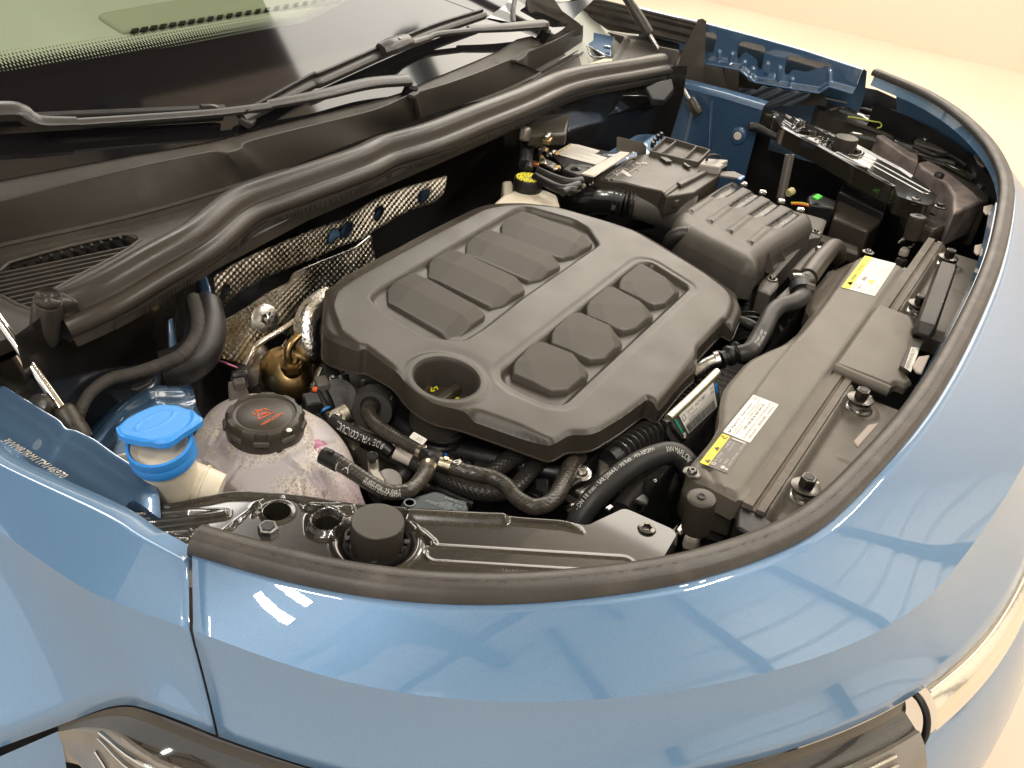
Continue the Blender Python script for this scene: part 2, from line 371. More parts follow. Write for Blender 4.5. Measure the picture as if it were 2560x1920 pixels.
# panel grid: rows from the rim to the lamp line
def rows_of(a, b, c, n, nb=9, nl=8, bulge=.0012, dip=-.0022):
    A_, B_, C_ = resample(catmull(a, 8), n), resample(catmull(b, 8), n), resample(catmull(c, 8), n); R = []
    for k in range(nb+1):
        t = k/nb; q = A_*(1-t)+B_*t; q[:, 2] += bulge*4*t*(1-t); R.append(q)
    for k in range(1, nl+1):
        t = k/nl; q = B_*(1-t)+C_*t; o = (B_-A_)[:, :2]; o = o/np.linalg.norm(o, axis=1)[:, None]
        q[:, :2] += o*dip*4*t*(1-t); R.append(q)
    return R
gap_s, gap_c, gap_l = (-.808, .014, .967), tuple(W((475, 1571), .953)), tuple(W((541, 1835), .885))
def smooth_curve(c, n=61, it=14):
    q = resample(catmull([np.array(p, float) for p in c], 8), n)
    for _ in range(it): q[1:-1] = .25*q[:-2]+.5*q[1:-1]+.25*q[2:]
    return [p for p in q]
def split(c, g):
    c = [np.array(p) for p in c]; d = [np.linalg.norm(p-np.array(g)) for p in c]; i = int(np.argmin(d))
    return c[:i]+[np.array(g)], [np.array(g)]+c[i+1:]
cA, cB = split(cre, gap_c); lA, lB = split(low, gap_l)
cA, lA = smooth_curve(cA, 41, 4), smooth_curve(lA, 41, 2)
def mirror_smooth(c, n, it):
    m = resample(catmull([np.array(p, float) for p in c], 8), n); f = np.vstack([m, m[-2::-1]*np.array([-1, 1, 1])])
    for _ in range(it): f[1:-1] = .25*f[:-2]+.5*f[1:-1]+.25*f[2:]
    return [p for p in f[:n]]
cB, lB = mirror_smooth(cB, 61, 16), mirror_smooth(lB, 61, 16)
# fender panel (near)
fA = [np.array(p) for p in edge_near]
fr = rows_of(fA, cA, lA, 40)
fender = thing('front_fender', 'pale blue metallic front fender at the lower left of the photo, above the headlamp', 'fender')
skin = grid('panel', fr, MB, fender, 12); solid(skin, .0012)
flange_rows = [[Vector(p)+Vector((0, 0, -.0)) for p in fr[0]], [Vector(p)+Vector((.012, 0, -.004)) for p in fr[0]], [Vector(p)+Vector((.022, 0, -.02)) for p in fr[0]], [Vector(p)+Vector((.030, 0, -.07)) for p in fr[0]]]
grid('inner_flange', flange_rows, MB, fender, 40)
# bumper skin: both sides mirrored
def half_rows(shift=.0022):
    R = rows_of([np.array(p) for p in bump_edge], cB, lB, 90); d = np.array([.35, -.93, 0])*shift
    for r in R:
        w = np.linspace(1, 0, len(r))**6; r += w[:, None]*d
    return R
hr = half_rows()
full = [np.vstack([r, r[-2::-1]*np.array([-1, 1, 1])]) for r in hr]
bumper = thing('front_bumper', 'glossy blue metallic front bumper cover curving round below the rubber hood seal', 'bumper')
b_ = grid('panel', full, MB, bumper, 9); solid(b_, .0018)
# turned-in rim under the seal
rim = [full[0], full[0]*1+np.array([0, 0, -.002]), ]
inn = full[0].copy(); T = np.gradient(inn, axis=0); O = np.stack([-T[:, 1], T[:, 0]], 1); O /= np.linalg.norm(O, axis=1)[:, None]
sg = np.sign((O*(np.array([0, .35])-inn[:, :2])).sum(1)); O *= sg[:, None]
i1 = inn.copy(); i1[:, :2] += O*np.where(np.abs(inn[:, 0]) > .42, .010, .0205)[:, None]; i1[:, 2] -= .003
i2 = i1.copy(); i2[:, :2] += O*.004; i2[:, 2] -= .016
grid('inner_rim', [inn, i1, i2], MB, bumper, 40)
# gap strip below: body below the lamp line
lowc = np.array(full[-1])
d1 = lowc.copy(); To = np.gradient(d1, axis=0); Oo = np.stack([To[:, 1], -To[:, 0]], 1); Oo /= np.linalg.norm(Oo, axis=1)[:, None]
def off(c, o, dz):
    q = c.copy(); q[:, :2] += Oo*o; q[:, 2] += dz; return q
# ------------------------------------------------------------------ below the lamp line
def offc(c, o, dz):
    c = np.array(c); T = np.gradient(c, axis=0); O = np.stack([T[:, 1], -T[:, 0]], 1); O /= np.linalg.norm(O, axis=1)[:, None]
    q = c.copy(); q[:, :2] += O*o; q[:, 2] += dz; return q
_st = int(np.argmin([np.linalg.norm(p-np.array(W((155, 1810), .856))) for p in lA])); lowline = resample(lA[_st:]+lB[1:], 160)          # from the lamp's rear corner to the middle of the car
k_end = int(np.argmin(np.linalg.norm(lowline-np.array(W((2300, 1733), .826)), axis=1)))
MLN = M('clear_lamp_cover', (.20, .175, .145), .18, coat=1, coat_r=.02, bump=.25, bscale=90, var=.18, vscale=18)
MBZ = M('piano_black_bezel', (.03, .026, .022), .12, coat=1, coat_r=.02)
lamp = thing('headlamp', 'slim headlamp with pale reflector bar and dark bezel at the lower edge of the photo', 'headlamp')
hl = lowline[:k_end-1]
_rmp = np.clip(.06+np.arange(len(hl))/14., 0, 1)
def offh(c, o, dz):
    q = offc(c, 0, 0); f = offc(c, 1., 0)-q; return q+f*(o*_rmp)[:, None]+np.array([0, 0, 1.])*(dz*np.maximum(_rmp, .25))[:, None]
grid('bezel', [offh(hl, .0, -.004), offh(hl, .003, -.010), offh(hl, .004, -.014), offh(hl, .016, -.020)], MBZ, lamp, 60)
grid('lens', [offh(hl, .016, -.020), offh(hl, .019, -.019), offh(hl, .026, -.026), offh(hl, .033, -.038), offh(hl, .040, -.055), offh(hl, .050, -.09), offh(hl, .052, -.13)], MLN, lamp, 60)
for o_, z_, r_ in ((.024, -.021, .0016), (.0285, -.026, .0012), (.036, -.043, .002)):
    c_ = offh(hl, o_, z_); tube('light_guide', [c_[i] for i in range(6, len(c_)-2, 6)], r_, MCR, lamp, 8, 4)
# corner lens details at the rear end of the lamp
for a, b in (((620, 1440), (860, 1690)), ((700, 1400), (1200, 1690)), ((580, 1430), (800, 1690))):
    p0 = W(kG(*a), .862); p1 = W(kG(*b), .80); tube('lamp_rib', [p0, (p0+p1)/2+Vector((0, 0, .003)), p1], .0016, MBZ, lamp, 6, 3)
bar = thing('light_bar', 'long pale chrome light strip along the right edge of the blue bumper', 'light strip')
cb = np.vstack([lowline[k_end+2:], lowline[:-1][::-1][:150]*np.array([-1, 1, 1])])
cb = resample(cb, 120)
MBAR = M('bar_reflector', (.86, .80, .68), .14, metal=.85, bump=.3, bscale=45, coat=1)
MCLR = M('rib_white', (.9, .87, .78), .2, metal=.3, coat=1)
grid('strip', [offc(cb, .0, -.003), offc(cb, .004, -.004), offc(cb, .012, -.010), offc(cb, .018, -.020), offc(cb, .021, -.032), offc(cb, .020, -.040)], MBAR, bar, 50)
tube('strip_edge', [offc(cb, .0045, -.0035)[i] for i in range(0, 120, 5)], .0012, MCLR, bar, 8, 3)
g0 = offc(lowline, .006, -.010)[k_end]
endc = [offc(lowline, o_, z_)[k_end] for o_, z_ in ((-.001, -.004), (.006, -.006), (.014, -.014), (.019, -.028), (.020, -.042))]
tube('end_cap', endc, .0030, MDK, bar, 10, 4)
lowbody = thing('lower_bumper', 'blue lower bumper section under the light strip in the bottom right corner', 'bumper')
lb = np.vstack([lowline, lowline[:-1][::-1]*np.array([-1, 1, 1])]); lb = resample(lb, 200)
grid('panel', [offc(lb, .018, -.042), offc(lb, .022, -.046), offc(lb, .034, -.075), offc(lb, .050, -.12), offc(lb, .054, -.20), offc(lb, .03, -.36)], MB, lowbody, 40)
# bumper side under the fender, left of the lamp
side = [W((-120, 1930), .832), W((0, 1879), .846), W((148, 1815), .853)]
c2 = [np.array(p) for p in side]
sp_ = thing('bumper_corner', 'blue bumper corner at the bottom left, left of the headlamp', 'bumper')
grid('panel', [[Vector(p)+Vector(d) for p in side] for d in ((.004, 0, -.012), (-.0005, -.001, -.003), (-.006, -.008, -.03), (-.01, -.03, -.10))]+[], MB, sp_, 50)

# ------------------------------------------------------------------ hood seal on the rim
def seal_path(o, dz, n=150):
    c = resample(SEAL, n); T = np.gradient(c, axis=0); O = np.stack([T[:, 1], -T[:, 0]], 1); O /= np.linalg.norm(O, axis=1)[:, None]
    q = c.copy(); q[:, :2] += O*o; q[:, 2] += dz; return q
hs = thing('hood_edge_seal', 'long grey-brown rubber hood seal curving round the front of the bay on the blue bumper', 'rubber seal')
sec = [(.60*a, .82*b) for a, b in [(-.031, -.001), (-.033, .004), (-.030, .009), (-.022, .0125), (-.014, .0125), (-.011, .0118), (-.005, .0125), (.0, .0105), (.0035, .006), (.0042, .001), (.002, -.003)]]
pth = seal_path(0, 0)
sweep('bulb', pth, sec, MRB, hs, sharp=60)
# the row of tiny vent slits in the seal
MSL = M('slit_dark', (.006, .006, .006), .6)
c_ = seal_path(-.0078, .0106, 900)
v = []; f = []
i = 14
while i < 880:
    L = random.choice([1, 1, 1, 2, 2, 3, 6]) if i < 330 else random.choice([1, 1, 2])
    a, b = c_[i], c_[min(i+L, 899)]; t = (b-a)/np.linalg.norm(b-a); o = np.cross(t, [0, 0, 1])*.0002
    k = len(v); v += [a-o, b-o, b+o, a+o]; f.append((k, k+1, k+2, k+3)); i += L+random.choice([2, 3, 3, 4])
tag(mesh('vent_slits', v, f, MSL, hs, False), kind='stuff')
# ------------------------------------------------------------------ engine cover
def kk(x0, y0, s): return lambda x, y: (x0+s*x, y0+s*y)
q_ = 600/2212
kJ, kK, kL, kM = kk(780, 480, q_), kk(1300, 480, q_), kk(780, 780, q_), kk(1300, 780, q_)
zE = lambda x, y: .845+.12*(y-.1)
def zEd(d): return lambda x, y: .845+.12*(y-.1)-d
def PXY(lst): return [tuple(W(p, zEd(d))[:2]) for p, d in lst]
o_ = [(kJ(118, 960), .022), (kJ(175, 865), .012), (kJ(250, 790), .012), (kJ(580, 612), .012), (kJ(1120, 328), .012), (kJ(1600, 88), .012), (kJ(1780, 66), .012), (kK(90, 68), .012), (kK(350, 95), .01), (kK(800, 228), .01),
      (kK(1050, 312), .01), (kK(1400, 520), .01), (kK(1700, 705), .01), (kK(1940, 880), .012), (kK(2030, 985), .016), (kK(1985, 1020), .026), (kK(1975, 1090), .028), (kK(2022, 1200), .028), (kM(1940, 290), .028), (kM(1850, 215), .026),
      (kM(1590, 505), .028), (kM(1600, 650), .028), (kM(1500, 740), .028), (kM(1245, 1050), .028), (kM(1140, 968), .028), (kM(900, 1150), .028), (kM(640, 1310), .028), (kM(430, 1310), .028), (kM(270, 1405), .028), (kM(0, 1292), .026),
      (kL(1340, 1085), .026), (kL(1150, 1083), .030), (kL(1000, 1040), .034), (kL(860, 940), .036), (kL(770, 800), .036), (kL(480, 605), .040), (kL(430, 640), .044), (kL(80, 500), .050)]
eo = PXY(o_); rad = [.012]*len(eo)
for i in (0, 37): rad[i] = .03
for i in (18, 19, 20, 21, 23, 24, 27, 28, 35, 36): rad[i] = .006
eo = rpoly(eo, rad, 5)
rec1 = rpoly(XY([kJ(515, 960), kJ(620, 870), kJ(1860, 150), kJ(1950, 132), kK(100, 138), kK(500, 250), kK(640, 330), kK(742, 480), kK(380, 735), kK(50, 960), kJ(1600, 1250), kJ(1400, 1372), kJ(1080, 1345), kJ(940, 1280), kJ(600, 1060)], zE), .008, 5)
rec2 = rpoly(XY([kL(1728, 530), kL(1745, 620), kL(1870, 715), kM(250, 842), kM(400, 848), kM(450, 820), kK(1572, 885), kK(1550, 848), kK(1220, 642), kK(1110, 633), kK(1040, 675)], zE), .007, 5)
welc = np.array(W(kL(1240, 610), zE)); welr = .5*(W(kL(1600, 610), zE)-W(kL(878, 610), zE)).length*.985
topo = rpoly(XY([kJ(195, 1040), kJ(235, 900), kJ(420, 775), kJ(1120, 392), kJ(1600, 150), kJ(1790, 118), kK(90, 112), kK(350, 138), kK(800, 268), kK(1050, 352), kK(1400, 560), kK(1700, 742), kK(1915, 905), kK(1950, 990), kK(1915, 1110), kK(1790, 1270), kM(1540, 465), kM(1370, 690), kM(1150, 915), kM(900, 1075), kM(700, 1190), kM(560, 1232), kM(420, 1222), kM(290, 1180), kM(0, 1035), kL(1450, 870), kL(1400, 960), kL(1200, 985), kL(1000, 930), kL(850, 800), kL(800, 640), kL(770, 560), kL(300, 185), kJ(285, 1270)], zE), .010, 4)
def cover_z(x, y, s):
    z = zE(x, y)
    st = sdf(x, y, topo)
    z = z-.0035*(1-ss(-.006, .002, st))-.38*np.clip(-st-.0015, 0, .035)-.0035*(1-ss(0, .004, s))
    s1 = sdf(x, y, rec1); z = z-.0085*ss(-.001, .0065, s1)*(1-.5*ss(.07, .0, np.abs(x+.31)+0*y)) if False else z-.0075*ss(-.001, .006, s1)
    s2 = sdf(x, y, rec2); z = z-.0012*ss(-.010, -.007, s2)-.0075*ss(-.0005, .006, s2)
    d = np.hypot(x-welc[0], y-welc[1])
    near = 1-ss(welr+.001, welr+.004, d)
    z = np.where(d < welr+.02, z*(1-ss(welr+.02, welr+.004, d))+(zE(x, y)-.0005)*ss(welr+.02, welr+.004, d), z)
    z = z+.0016*near
    return z
ecv = thing('engine_cover', 'large matt black engine cover with eight raised tiles and a round oil filler well', 'engine cover')
hole = circ(welc, welr-.0055, 48)
def sk_to(x, y):
    d = .026+.030*ss(.15, .32, y)*ss(-.30, -.42, x); return zE(x, y)-d
relief('shell', eo, cover_z, MPF, ecv, step=.0021, holes=[hole], skirt_to=sk_to)
# thin lip along the foot of the shell
lipp = np.array([(p[0], p[1], float(sk_to(p[0], p[1]))) for p in eo]+[(eo[0][0], eo[0][1], float(sk_to(*eo[0])))])
tube('lip', resample(lipp, 260), .0012, MPF, ecv, 6, raw=True, caps=False)
prof = [(welr-.0045, .0005), (welr-.0055, .0012), (welr-.0068, .0), (welr-.0078, -.004), (welr-.009, -.02), (welr-.0095, -.060), (.0, -.0605)]
lathe('oil_filler_well', prof, (welc[0], welc[1], zE(welc[0], welc[1])), MPD, ecv, 64, (0, -.10, 1), sharp=60, caps=False)
def tile(name, pts, par, mat, hgt=.0125, lean=1.0, rowend=1.0):
    P = XY(pts, lambda x, y: zE(x, y)-.0072); n = len(P)
    # long axis: from the first corner group towards the far end
    c = np.mean(P, axis=0); A = np.array(P)-c; u_, s_, vt = np.linalg.svd(A); ax = vt[0] if vt[0][1] < 0 else -vt[0]; ay = np.array([-ax[1], ax[0]])
    if ay[0] < 0: ay = -ay
    pr = A@ax; pv = A@ay; L0, L1 = pr.min(), pr.max(); V0, V1 = pv.min(), pv.max()
    def zf(x, y, s):
        u = ((x-c[0])*ax[0]+(y-c[1])*ax[1]-L0)/(L1-L0); v = ((x-c[0])*ay[0]+(y-c[1])*ay[1]-V0)/(V1-V0)
        z = zE(x, y)-.0085+hgt
        z = z-.0075*lean*np.clip((.52-v)/.42, 0, 1)-.0060*rowend*np.clip((u-.84)/.12, 0, 1)-.0030*np.clip((.25-u)/.25, 0, 1)
        return np.minimum(z, zE(x, y)-.0085+s*2.6+.0005)
    return relief(name, rpoly(P, .0012, 3), zf, mat, par, step=.0011, skirt=.004)
MTL = M('grained_tile_plastic', (.050, .0415, .031), .36, bump=.6, bscale=2200, var=.05)
T_ = [[kJ(680, 930), kJ(730, 880), kJ(890, 788), kJ(950, 790), kJ(1530, 1110), kJ(1600, 1150), kJ(1590, 1190), kJ(1370, 1335), kJ(1240, 1362), kJ(690, 1040)],
      [kJ(1060, 690), kJ(1100, 650), kJ(1250, 573), kJ(1310, 578), kJ(1900, 850), kJ(1965, 915), kJ(1960, 950), kJ(1770, 1060), kJ(1640, 1092), kJ(1060, 800)],
      [kJ(1410, 500), kJ(1450, 465), kJ(1580, 388), kJ(1640, 395), kK(310, 640), kK(375, 700), kK(365, 725), kK(195, 825), kK(75, 848), kK(0, 820), kJ(1412, 600)],
      [kJ(1728, 325), kJ(1770, 290), kJ(1900, 225), kJ(1960, 228), kK(600, 452), kK(670, 500), kK(660, 525), kK(510, 615), kK(390, 640), kK(320, 625), kJ(1740, 410)]]
for t in T_: tile('tile', t, ecv, MTL)
T2_ = [[kE(1168, 805), kE(1182, 775), kE(1290, 668), kE(1360, 660), kE(1560, 738), kE(1650, 828), kE(1640, 868), kE(1520, 950), kE(1420, 957), kE(1172, 850)],
       [kE(1405, 605), kE(1420, 573), kE(1520, 485), kE(1590, 480), kE(1790, 568), kE(1858, 648), kE(1850, 682), kE(1750, 755), kE(1660, 765), kE(1410, 655)],
       [kK(583, 1105), kK(600, 1060), kK(770, 925), kK(840, 922), kK(1150, 1088), kK(1230, 1160), kK(1220, 1192), kK(1080, 1290), kK(950, 1322), kK(598, 1175)],
       [kK(883, 885), kK(900, 840), kK(1060, 717), kK(1115, 714), kK(1400, 878), kK(1470, 930), kK(1465, 962), kK(1340, 1060), kK(1230, 1082), kK(888, 935)]]
for t in T2_: tile('tile', t, ecv, MTL, .0125, .85, .9)
# oil filler cap down in the well
ocz = float(zE(welc[0], welc[1]))-.032
oc = W(kL(1225, 755), ocz); ocap = thing('oil_filler_cap', 'black oil filler cap with yellow symbols deep in the round well', 'cap', loc=(oc.x, oc.y, oc.z-.018))
lathe('cap_body', [(.0245, -.018), (.0245, -.003), (.0235, .0), (.0222, .0012), (.0205, .0004), (.0195, -.0012), (.0190, -.002), (0, -.002)], oc, MPF, ocap, 40)
g0, g1 = W(kL(1160, 800), ocz+.008), W(kL(1330, 680), ocz+.008); gd = (g1-g0).normalized(); gs = Vector((-gd.y, gd.x, 0))
tp = [g0-gs*.0045-gd*.003, g1-gs*.0045+gd*.003, g1+gs*.0045+gd*.003, g0+gs*.0045-gd*.003]
lw = [p+Vector(((p.x-oc.x)*.12, (p.y-oc.y)*.12, -.0095)) for p in tp]
slab('grip', tp, .01, MPF, ocap, .0012, low=lw)
a0 = W(kL(1100, 725), ocz); a1 = W(kL(1150, 690), ocz)
for pts in ([(1103, 700), (1100, 730), (1130, 722)], [(1125, 705), (1145, 690), (1158, 712)]):
    tube('yellow_mark', [W(kL(*p), ocz+.0006) for p in pts], .0009, MYI, ocap, 6, 3)
for pts in ([(1275, 835), (1300, 822), (1325, 828), (1345, 800)], [(1290, 818), (1318, 812), (1330, 795), (1352, 790)], [(1275, 828), (1290, 815)]):
    tube('yellow_mark', [W(kL(*p), ocz+.0006) for p in pts], .0009, MYI, ocap, 6, 3)
# ------------------------------------------------------------------ lock carrier cover
q2 = 450/2209
k1, k2, k3, k4, k5 = kk(1660, 900, q2), kk(2040, 600, q2), kk(1960, 880, q2), kk(1640, 1160, q2), kk(1760, 560, q2)
zS = .851
MSC = M('warm_grey_plastic', (.13, .112, .088), .42, bump=.3, bscale=1500, var=.08, vscale=9, rvar=.06, dust=.18, dscale=14)
MSC2 = M('warm_grey_plastic_grained', (.15, .125, .10), .5, bump=.9, bscale=900, var=.10, vscale=20, dust=.3, dscale=60)
slam = thing('radiator_top_cover', 'long grey plastic cover over the radiator carrying the white and yellow stickers', 'cover')
cp = XY([k4(318, 135), k4(330, 85), k4(395, 20), k1(330, 1235), k1(450, 1100), k1(570, 960), k1(640, 850), k1(692, 740), k1(703, 600), k1(708, 480), k1(742, 325), k1(805, 225), k1(900, 118), k1(1000, 0), k5(620, 1590), k5(800, 1505), k5(990, 1415), k5(1170, 1265), k5(1270, 1120), k5(1330, 1030), k5(1290, 900), k5(1360, 700), k5(1580, 430), k5(1650, 408), k5(1800, 412)], zS)
xA, xB = -.384, .262
cp = [(-.378, -.150)] + cp[2:] + [(.200, -.117), (.232, -.126), (xB, -.150), (xB, -.2058), (xA, -.2058)]
inner = rpoly([(xA+.006, -.1995), (xA+.006, -.178), (xA+.022, -.168), tuple(W(k1(450, 1160), zS)[:2]), tuple(W(k1(720, 860), zS)[:2]), tuple(W(k1(1100, 390), zS)[:2]), tuple(W(k1(1400, -10), zS)[:2]), tuple(W(k5(1290, 1220), zS)[:2]), tuple(W(k5(1540, 880), zS)[:2]), tuple(W(k5(1860, 400), zS)[:2]), (xB-.008, -.146), (xB-.008, -.1995)], .006, 4)
def slam_z(x, y, s):
    z = zS-.0035+.0035*ss(-.0010, .0018, sdf(x, y, inner))
    z = z-.004*(1-ss(0, .005, s))*(y > -.2)
    z = z+.0020*ss(-.012, -.009, sdf(x, y, inner))*(1-ss(-.0035, -.0010, sdf(x, y, inner)))*(x < -.36)
    # dished part beside the fan
    b = ss(-.155, -.120, y)*ss(-.10, .0, x); return z-.012*b
relief('plate', rpoly(cp, .006, 3), slam_z, MSC, slam, step=.0028, skirt=.022)
def rail(xa, xb, nm='rail'):
    prof = [(-.2058, -.0006), (-.2058, .0006), (-.2152, .0006), (-.2160, -.0035), (-.2190, -.0040), (-.2196, -.0005), (-.2268, -.0005), (-.2275, -.0030), (-.2275, -.03), (-.2058, -.03)]
    v = [(xx, p[0], zS+p[1]) for xx in (xa, xb) for p in prof]; n = len(prof)
    f = [(i, (i+1) % n, n+(i+1) % n, n+i) for i in range(n)]+[tuple(range(n))[::-1], tuple(range(n, 2*n))]
    o = mesh(nm, v, f, MSC2, slam, True, 25); return o
xl0, xl1 = -.094, .100
rail(xA-.002, xl0-.002); rail(xl1, .392)
def low_plate(name, xa, xb):
    def z(x, y, s):
        t = .840+.009*ss(-.2375, -.2285, y)
        e = np.minimum(np.abs(x-xa), np.abs(x-xb))
        t = t-.010*(1-ss(0, .010, e))
        for bx in (-.33, -.142, .142, .33):
            t = t+.0022*(1-ss(.018, .024, np.hypot(x-bx, y+.247)))
        t = t+.0014*ss(.0, .004, -(np.abs(x-(xa+xb)/2)-.004))*(y < -.255)
        return t
    relief(name, rpoly([(xa, -.2278), (xb, -.2278), (xb, -.292), (xa, -.292)], .004, 3), z, MSC, slam, step=.0025, skirt=.02)
low_plate('bolt_plate', -.384, -.100); low_plate('bolt_plate', .108, .400)
# latch cover
lp = [(xl0, -.2025), (xl1-.002, -.2025), (.094, -.246), (.060, -.2625), (.060, -.2585), (.045, -.2595), (.030, -.270), (-.035, -.275), (-.052, -.2745), (-.066, -.2845), (-.082, -.2800), (-.080, -.270), (-.094, -.2665)]
def latch_z(x, y, s): return .8575-.0015*ss(-.24, -.28, y)-.004*(1-ss(0, .0035, s))
relief('latch_cover', rpoly(lp, .003, 3), latch_z, MSC, slam, step=.0022, skirt=.008)
tube('cover_roll', [(-.096, -.2035, .8525), (-.096, -.235, .851), (-.096, -.2665, .850)], .0065, MSC, slam, 16, 4)
# lever standing over the latch
lev = thing('hood_latch_lever', 'black plastic lever bar standing slantwise above the latch between the carrier bolts', 'lever')
A = [W(k2(1225, 1090), .868), W(k2(1290, 1200), .868), W(k2(1360, 1210), .866), W(k2(1350, 1215), .866)]
def bar3(name, p0, p1, w, h0, h1, mat, par, bev=.001, chamf=.016):
    p0, p1 = Vector(p0), Vector(p1); d = (p1-p0).normalized(); s = Vector((d.y, -d.x, 0)).normalized(); u = s.cross(d)
    if u.z < 0: u = -u
    L = (p1-p0).length; v = []
    for t, hh, ww in ((0, h0*.35, w*.75), (.06, h0, w), (.80, h1, w), (1.0, h1*.45, w*.98)):
        c = p0+d*L*t
        v += [c-s*ww/2, c+s*ww/2, c+s*ww*.36+u*hh, c-s*ww*.36+u*hh]
    f = [(3, 2, 1, 0), (12, 13, 14, 15)]+[(i*4+k, i*4+(k+1) % 4, (i+1)*4+(k+1) % 4, (i+1)*4+k) for i in range(3) for k in range(4)]
    o = mesh(name, v, f, mat, par, True, 30); bevel(o, bev, 2); return o
bar3('grip_bar', W(k2(1300, 1190), .866), W(k2(1600, 350), .888), .0250, .014, .020, MP, lev)
slab('stem', [W(k2(1180, 1200), .862), W(k2(1330, 1230), .862), W(k2(1130, 1600), .862), W(k2(1030, 1540), .862)], .006, MPD, lev, .001)
lt = [W(k2(1170, 1310), .8645), W(k2(1265, 1325), .8645), W(k2(1250, 1400), .8645), W(k2(1165, 1620), .8645), W(k2(1085, 1560), .8645)]
slab('paper_tag', lt, .0008, MWH, lev, .0004)
text('tag_print', 'ASPF30>010 BL/1YY', W(k2(1140, 1580), .8652), W(k2(1228, 1340), .8652), W(k2(1100, 1480), .8652)-W(k2(1180, 1500), .8652), MIK, lev, h=.0045)
slab('green_flash', [W(k2(1220, 1325), .8655), W(k2(1260, 1328), .8655), W(k2(1258, 1345), .8655), W(k2(1238, 1365), .8655), W(k2(1248, 1340), .8655)], .0003, M('green_print', (.05, .5, .2), .5), lev, 0)
# bolts
def hexa(name, c, r, h, mat, par, ax=(0, 0, 1)):
    return lathe(name, [(0, 0), (r, 0), (r, h*.9), (r*.88, h), (r*.55, h), (r*.5, h*.7), (0, h*.7)][1:], c, mat, par, 6, ax, sharp=20)
def torx(name, c, r, h, mat, par, ax=(0, 0, 1), pan=False):
    c = Vector(c)
    if pan: lathe(name, [(r*1.9, 0), (r*1.9, h*.18), (r*1.75, h*.3), (r*1.1, h*.35), (r, h*.7), (r*.7, h), (r*.42, h), (r*.36, h*.55), (0, h*.5)], c, mat, par, 32, ax, lambda a, j: 1 if j < 6 else 1+.12*math.cos(6*a))
    else:
        lathe(name, [(r, 0), (r, h*.92), (r*.9, h)], c, mat, par, 6, ax, sharp=20)
        lathe('socket', [(r*.62, h+.0003), (r*.60, h+.0006), (r*.52, h*.99), (r*.5, h*.6), (0, h*.6)], c, MDK, par, 30, ax, lambda a, j: 1+.10*math.cos(6*a))
bolts = [(-.33, 'steel hex bolt nearest the near end of the radiator cover, half under the rubber seal'), (-.142, 'steel hex bolt with stacked washers just in front of the latch cover'), (.142, 'steel hex bolt partly hidden behind the black latch lever'), (.33, 'steel hex bolt at the far end of the radiator cover')]
protoB = None
for bx, lab in bolts:
    if protoB is None:
        b = thing('carrier_bolt', lab, 'bolt', 'hex bolts on the radiator cover', (bx, -.247, .840))
        c = Vector((bx, -.247, .840))
        lathe('washer', [(.0145, 0), (.0155, .002), (.0150, .004), (.012, .0055), (.0115, .008), (.0125, .010), (.0125, .0115), (.009, .013)], c, MZN, b, 32)
        lathe('upper_washer', [(.0128, .0135), (.0140, .0145), (.0138, .0158), (.009, .0175)], c+Vector((-.001, .001, 0)), MDS, b, 32)
        slab('clip_tab', [c+Vector((.006, -.004, .014)), c+Vector((.017, -.008, .013)), c+Vector((.017, .001, .013)), c+Vector((.008, .006, .014))], .0015, MZN, b, .0005)
        torx('bolt_head', c+Vector((-.001, .001, .0172)), .0078, .0095, MDS, b)
        protoB = b; kids = list(b.children)
    else:
        b = protoB.copy(); COL.objects.link(b); b.location = (bx, -.247, .840); tag(b, lab)
        for ch in kids:
            c_ = ch.copy(); COL.objects.link(c_); mi = ch.matrix_parent_inverse.copy(); c_.parent = b; c_.matrix_parent_inverse = mi
sb = thing('cover_screw', 'dark torx screw in the near corner of the radiator cover', 'screw', None, (0, 0, 0))
torx('head', W(k4(440, 105), zS-.001), .0045, .004, MDS, sb, pan=True)
sb2 = thing('cover_screw', 'dark torx screw at the far corner of the radiator cover beside the yellow warning sticker', 'screw')
torx('head', W(k2(640, 150), zS-.001), .0045, .004, MDS, sb2, pan=True)
# ---------------- stickers
def quad_uv(c00, c10, c01):
    c00, c10, c01 = Vector(c00), Vector(c10), Vector(c01); return lambda u, v: c00+(c10-c00)*u+(c01-c00)*v
def label_plate(name, F, mat, par, pts=((0, 0), (1, 0), (1, 1), (0, 1)), r=.0015, lift=.0004):
    P = [F(u, v) for u, v in pts]; n = (P[1]-P[0]).cross(P[-1]-P[0]).normalized()
    if n.z < 0: n = -n
    # round the corners in the plane
    out = []
    for i, p in enumerate(P):
        a = (P[i-1]-p).normalized(); b = (P[(i+1) % len(P)]-p).normalized()
        for t in (0, .25, .5, .75, 1): out.append(((1-t)**2)*(p+a*r)+2*t*(1-t)*p+t*t*(p+b*r)+n*lift)
    if (out[1]-out[0]).cross(out[-1]-out[0]).dot(n) < 0: out.reverse()
    m = len(out); low_ = [p-n*.0003 for p in out]
    return mesh(name, out+low_, [tuple(range(m))]+[(i, m+i, m+(i+1) % m, (i+1) % m) for i in range(m)], mat, par, False)
def put(name, s, F, u0, v0, u1, v1, h, mat, par, lift=.0008):
    p0, p1 = F(u0, v0), F(u1, v1); up = F(u0, v0+.1)-F(u0, v0)
    if (F(1, 0)-F(0, 0)).cross(F(0, 1)-F(0, 0)).z < 0: pass
    H = h*(F(0, 1)-F(0, 0)).length
    return text(name, s, p0, p1, up, mat, par, h=H, off=lift)
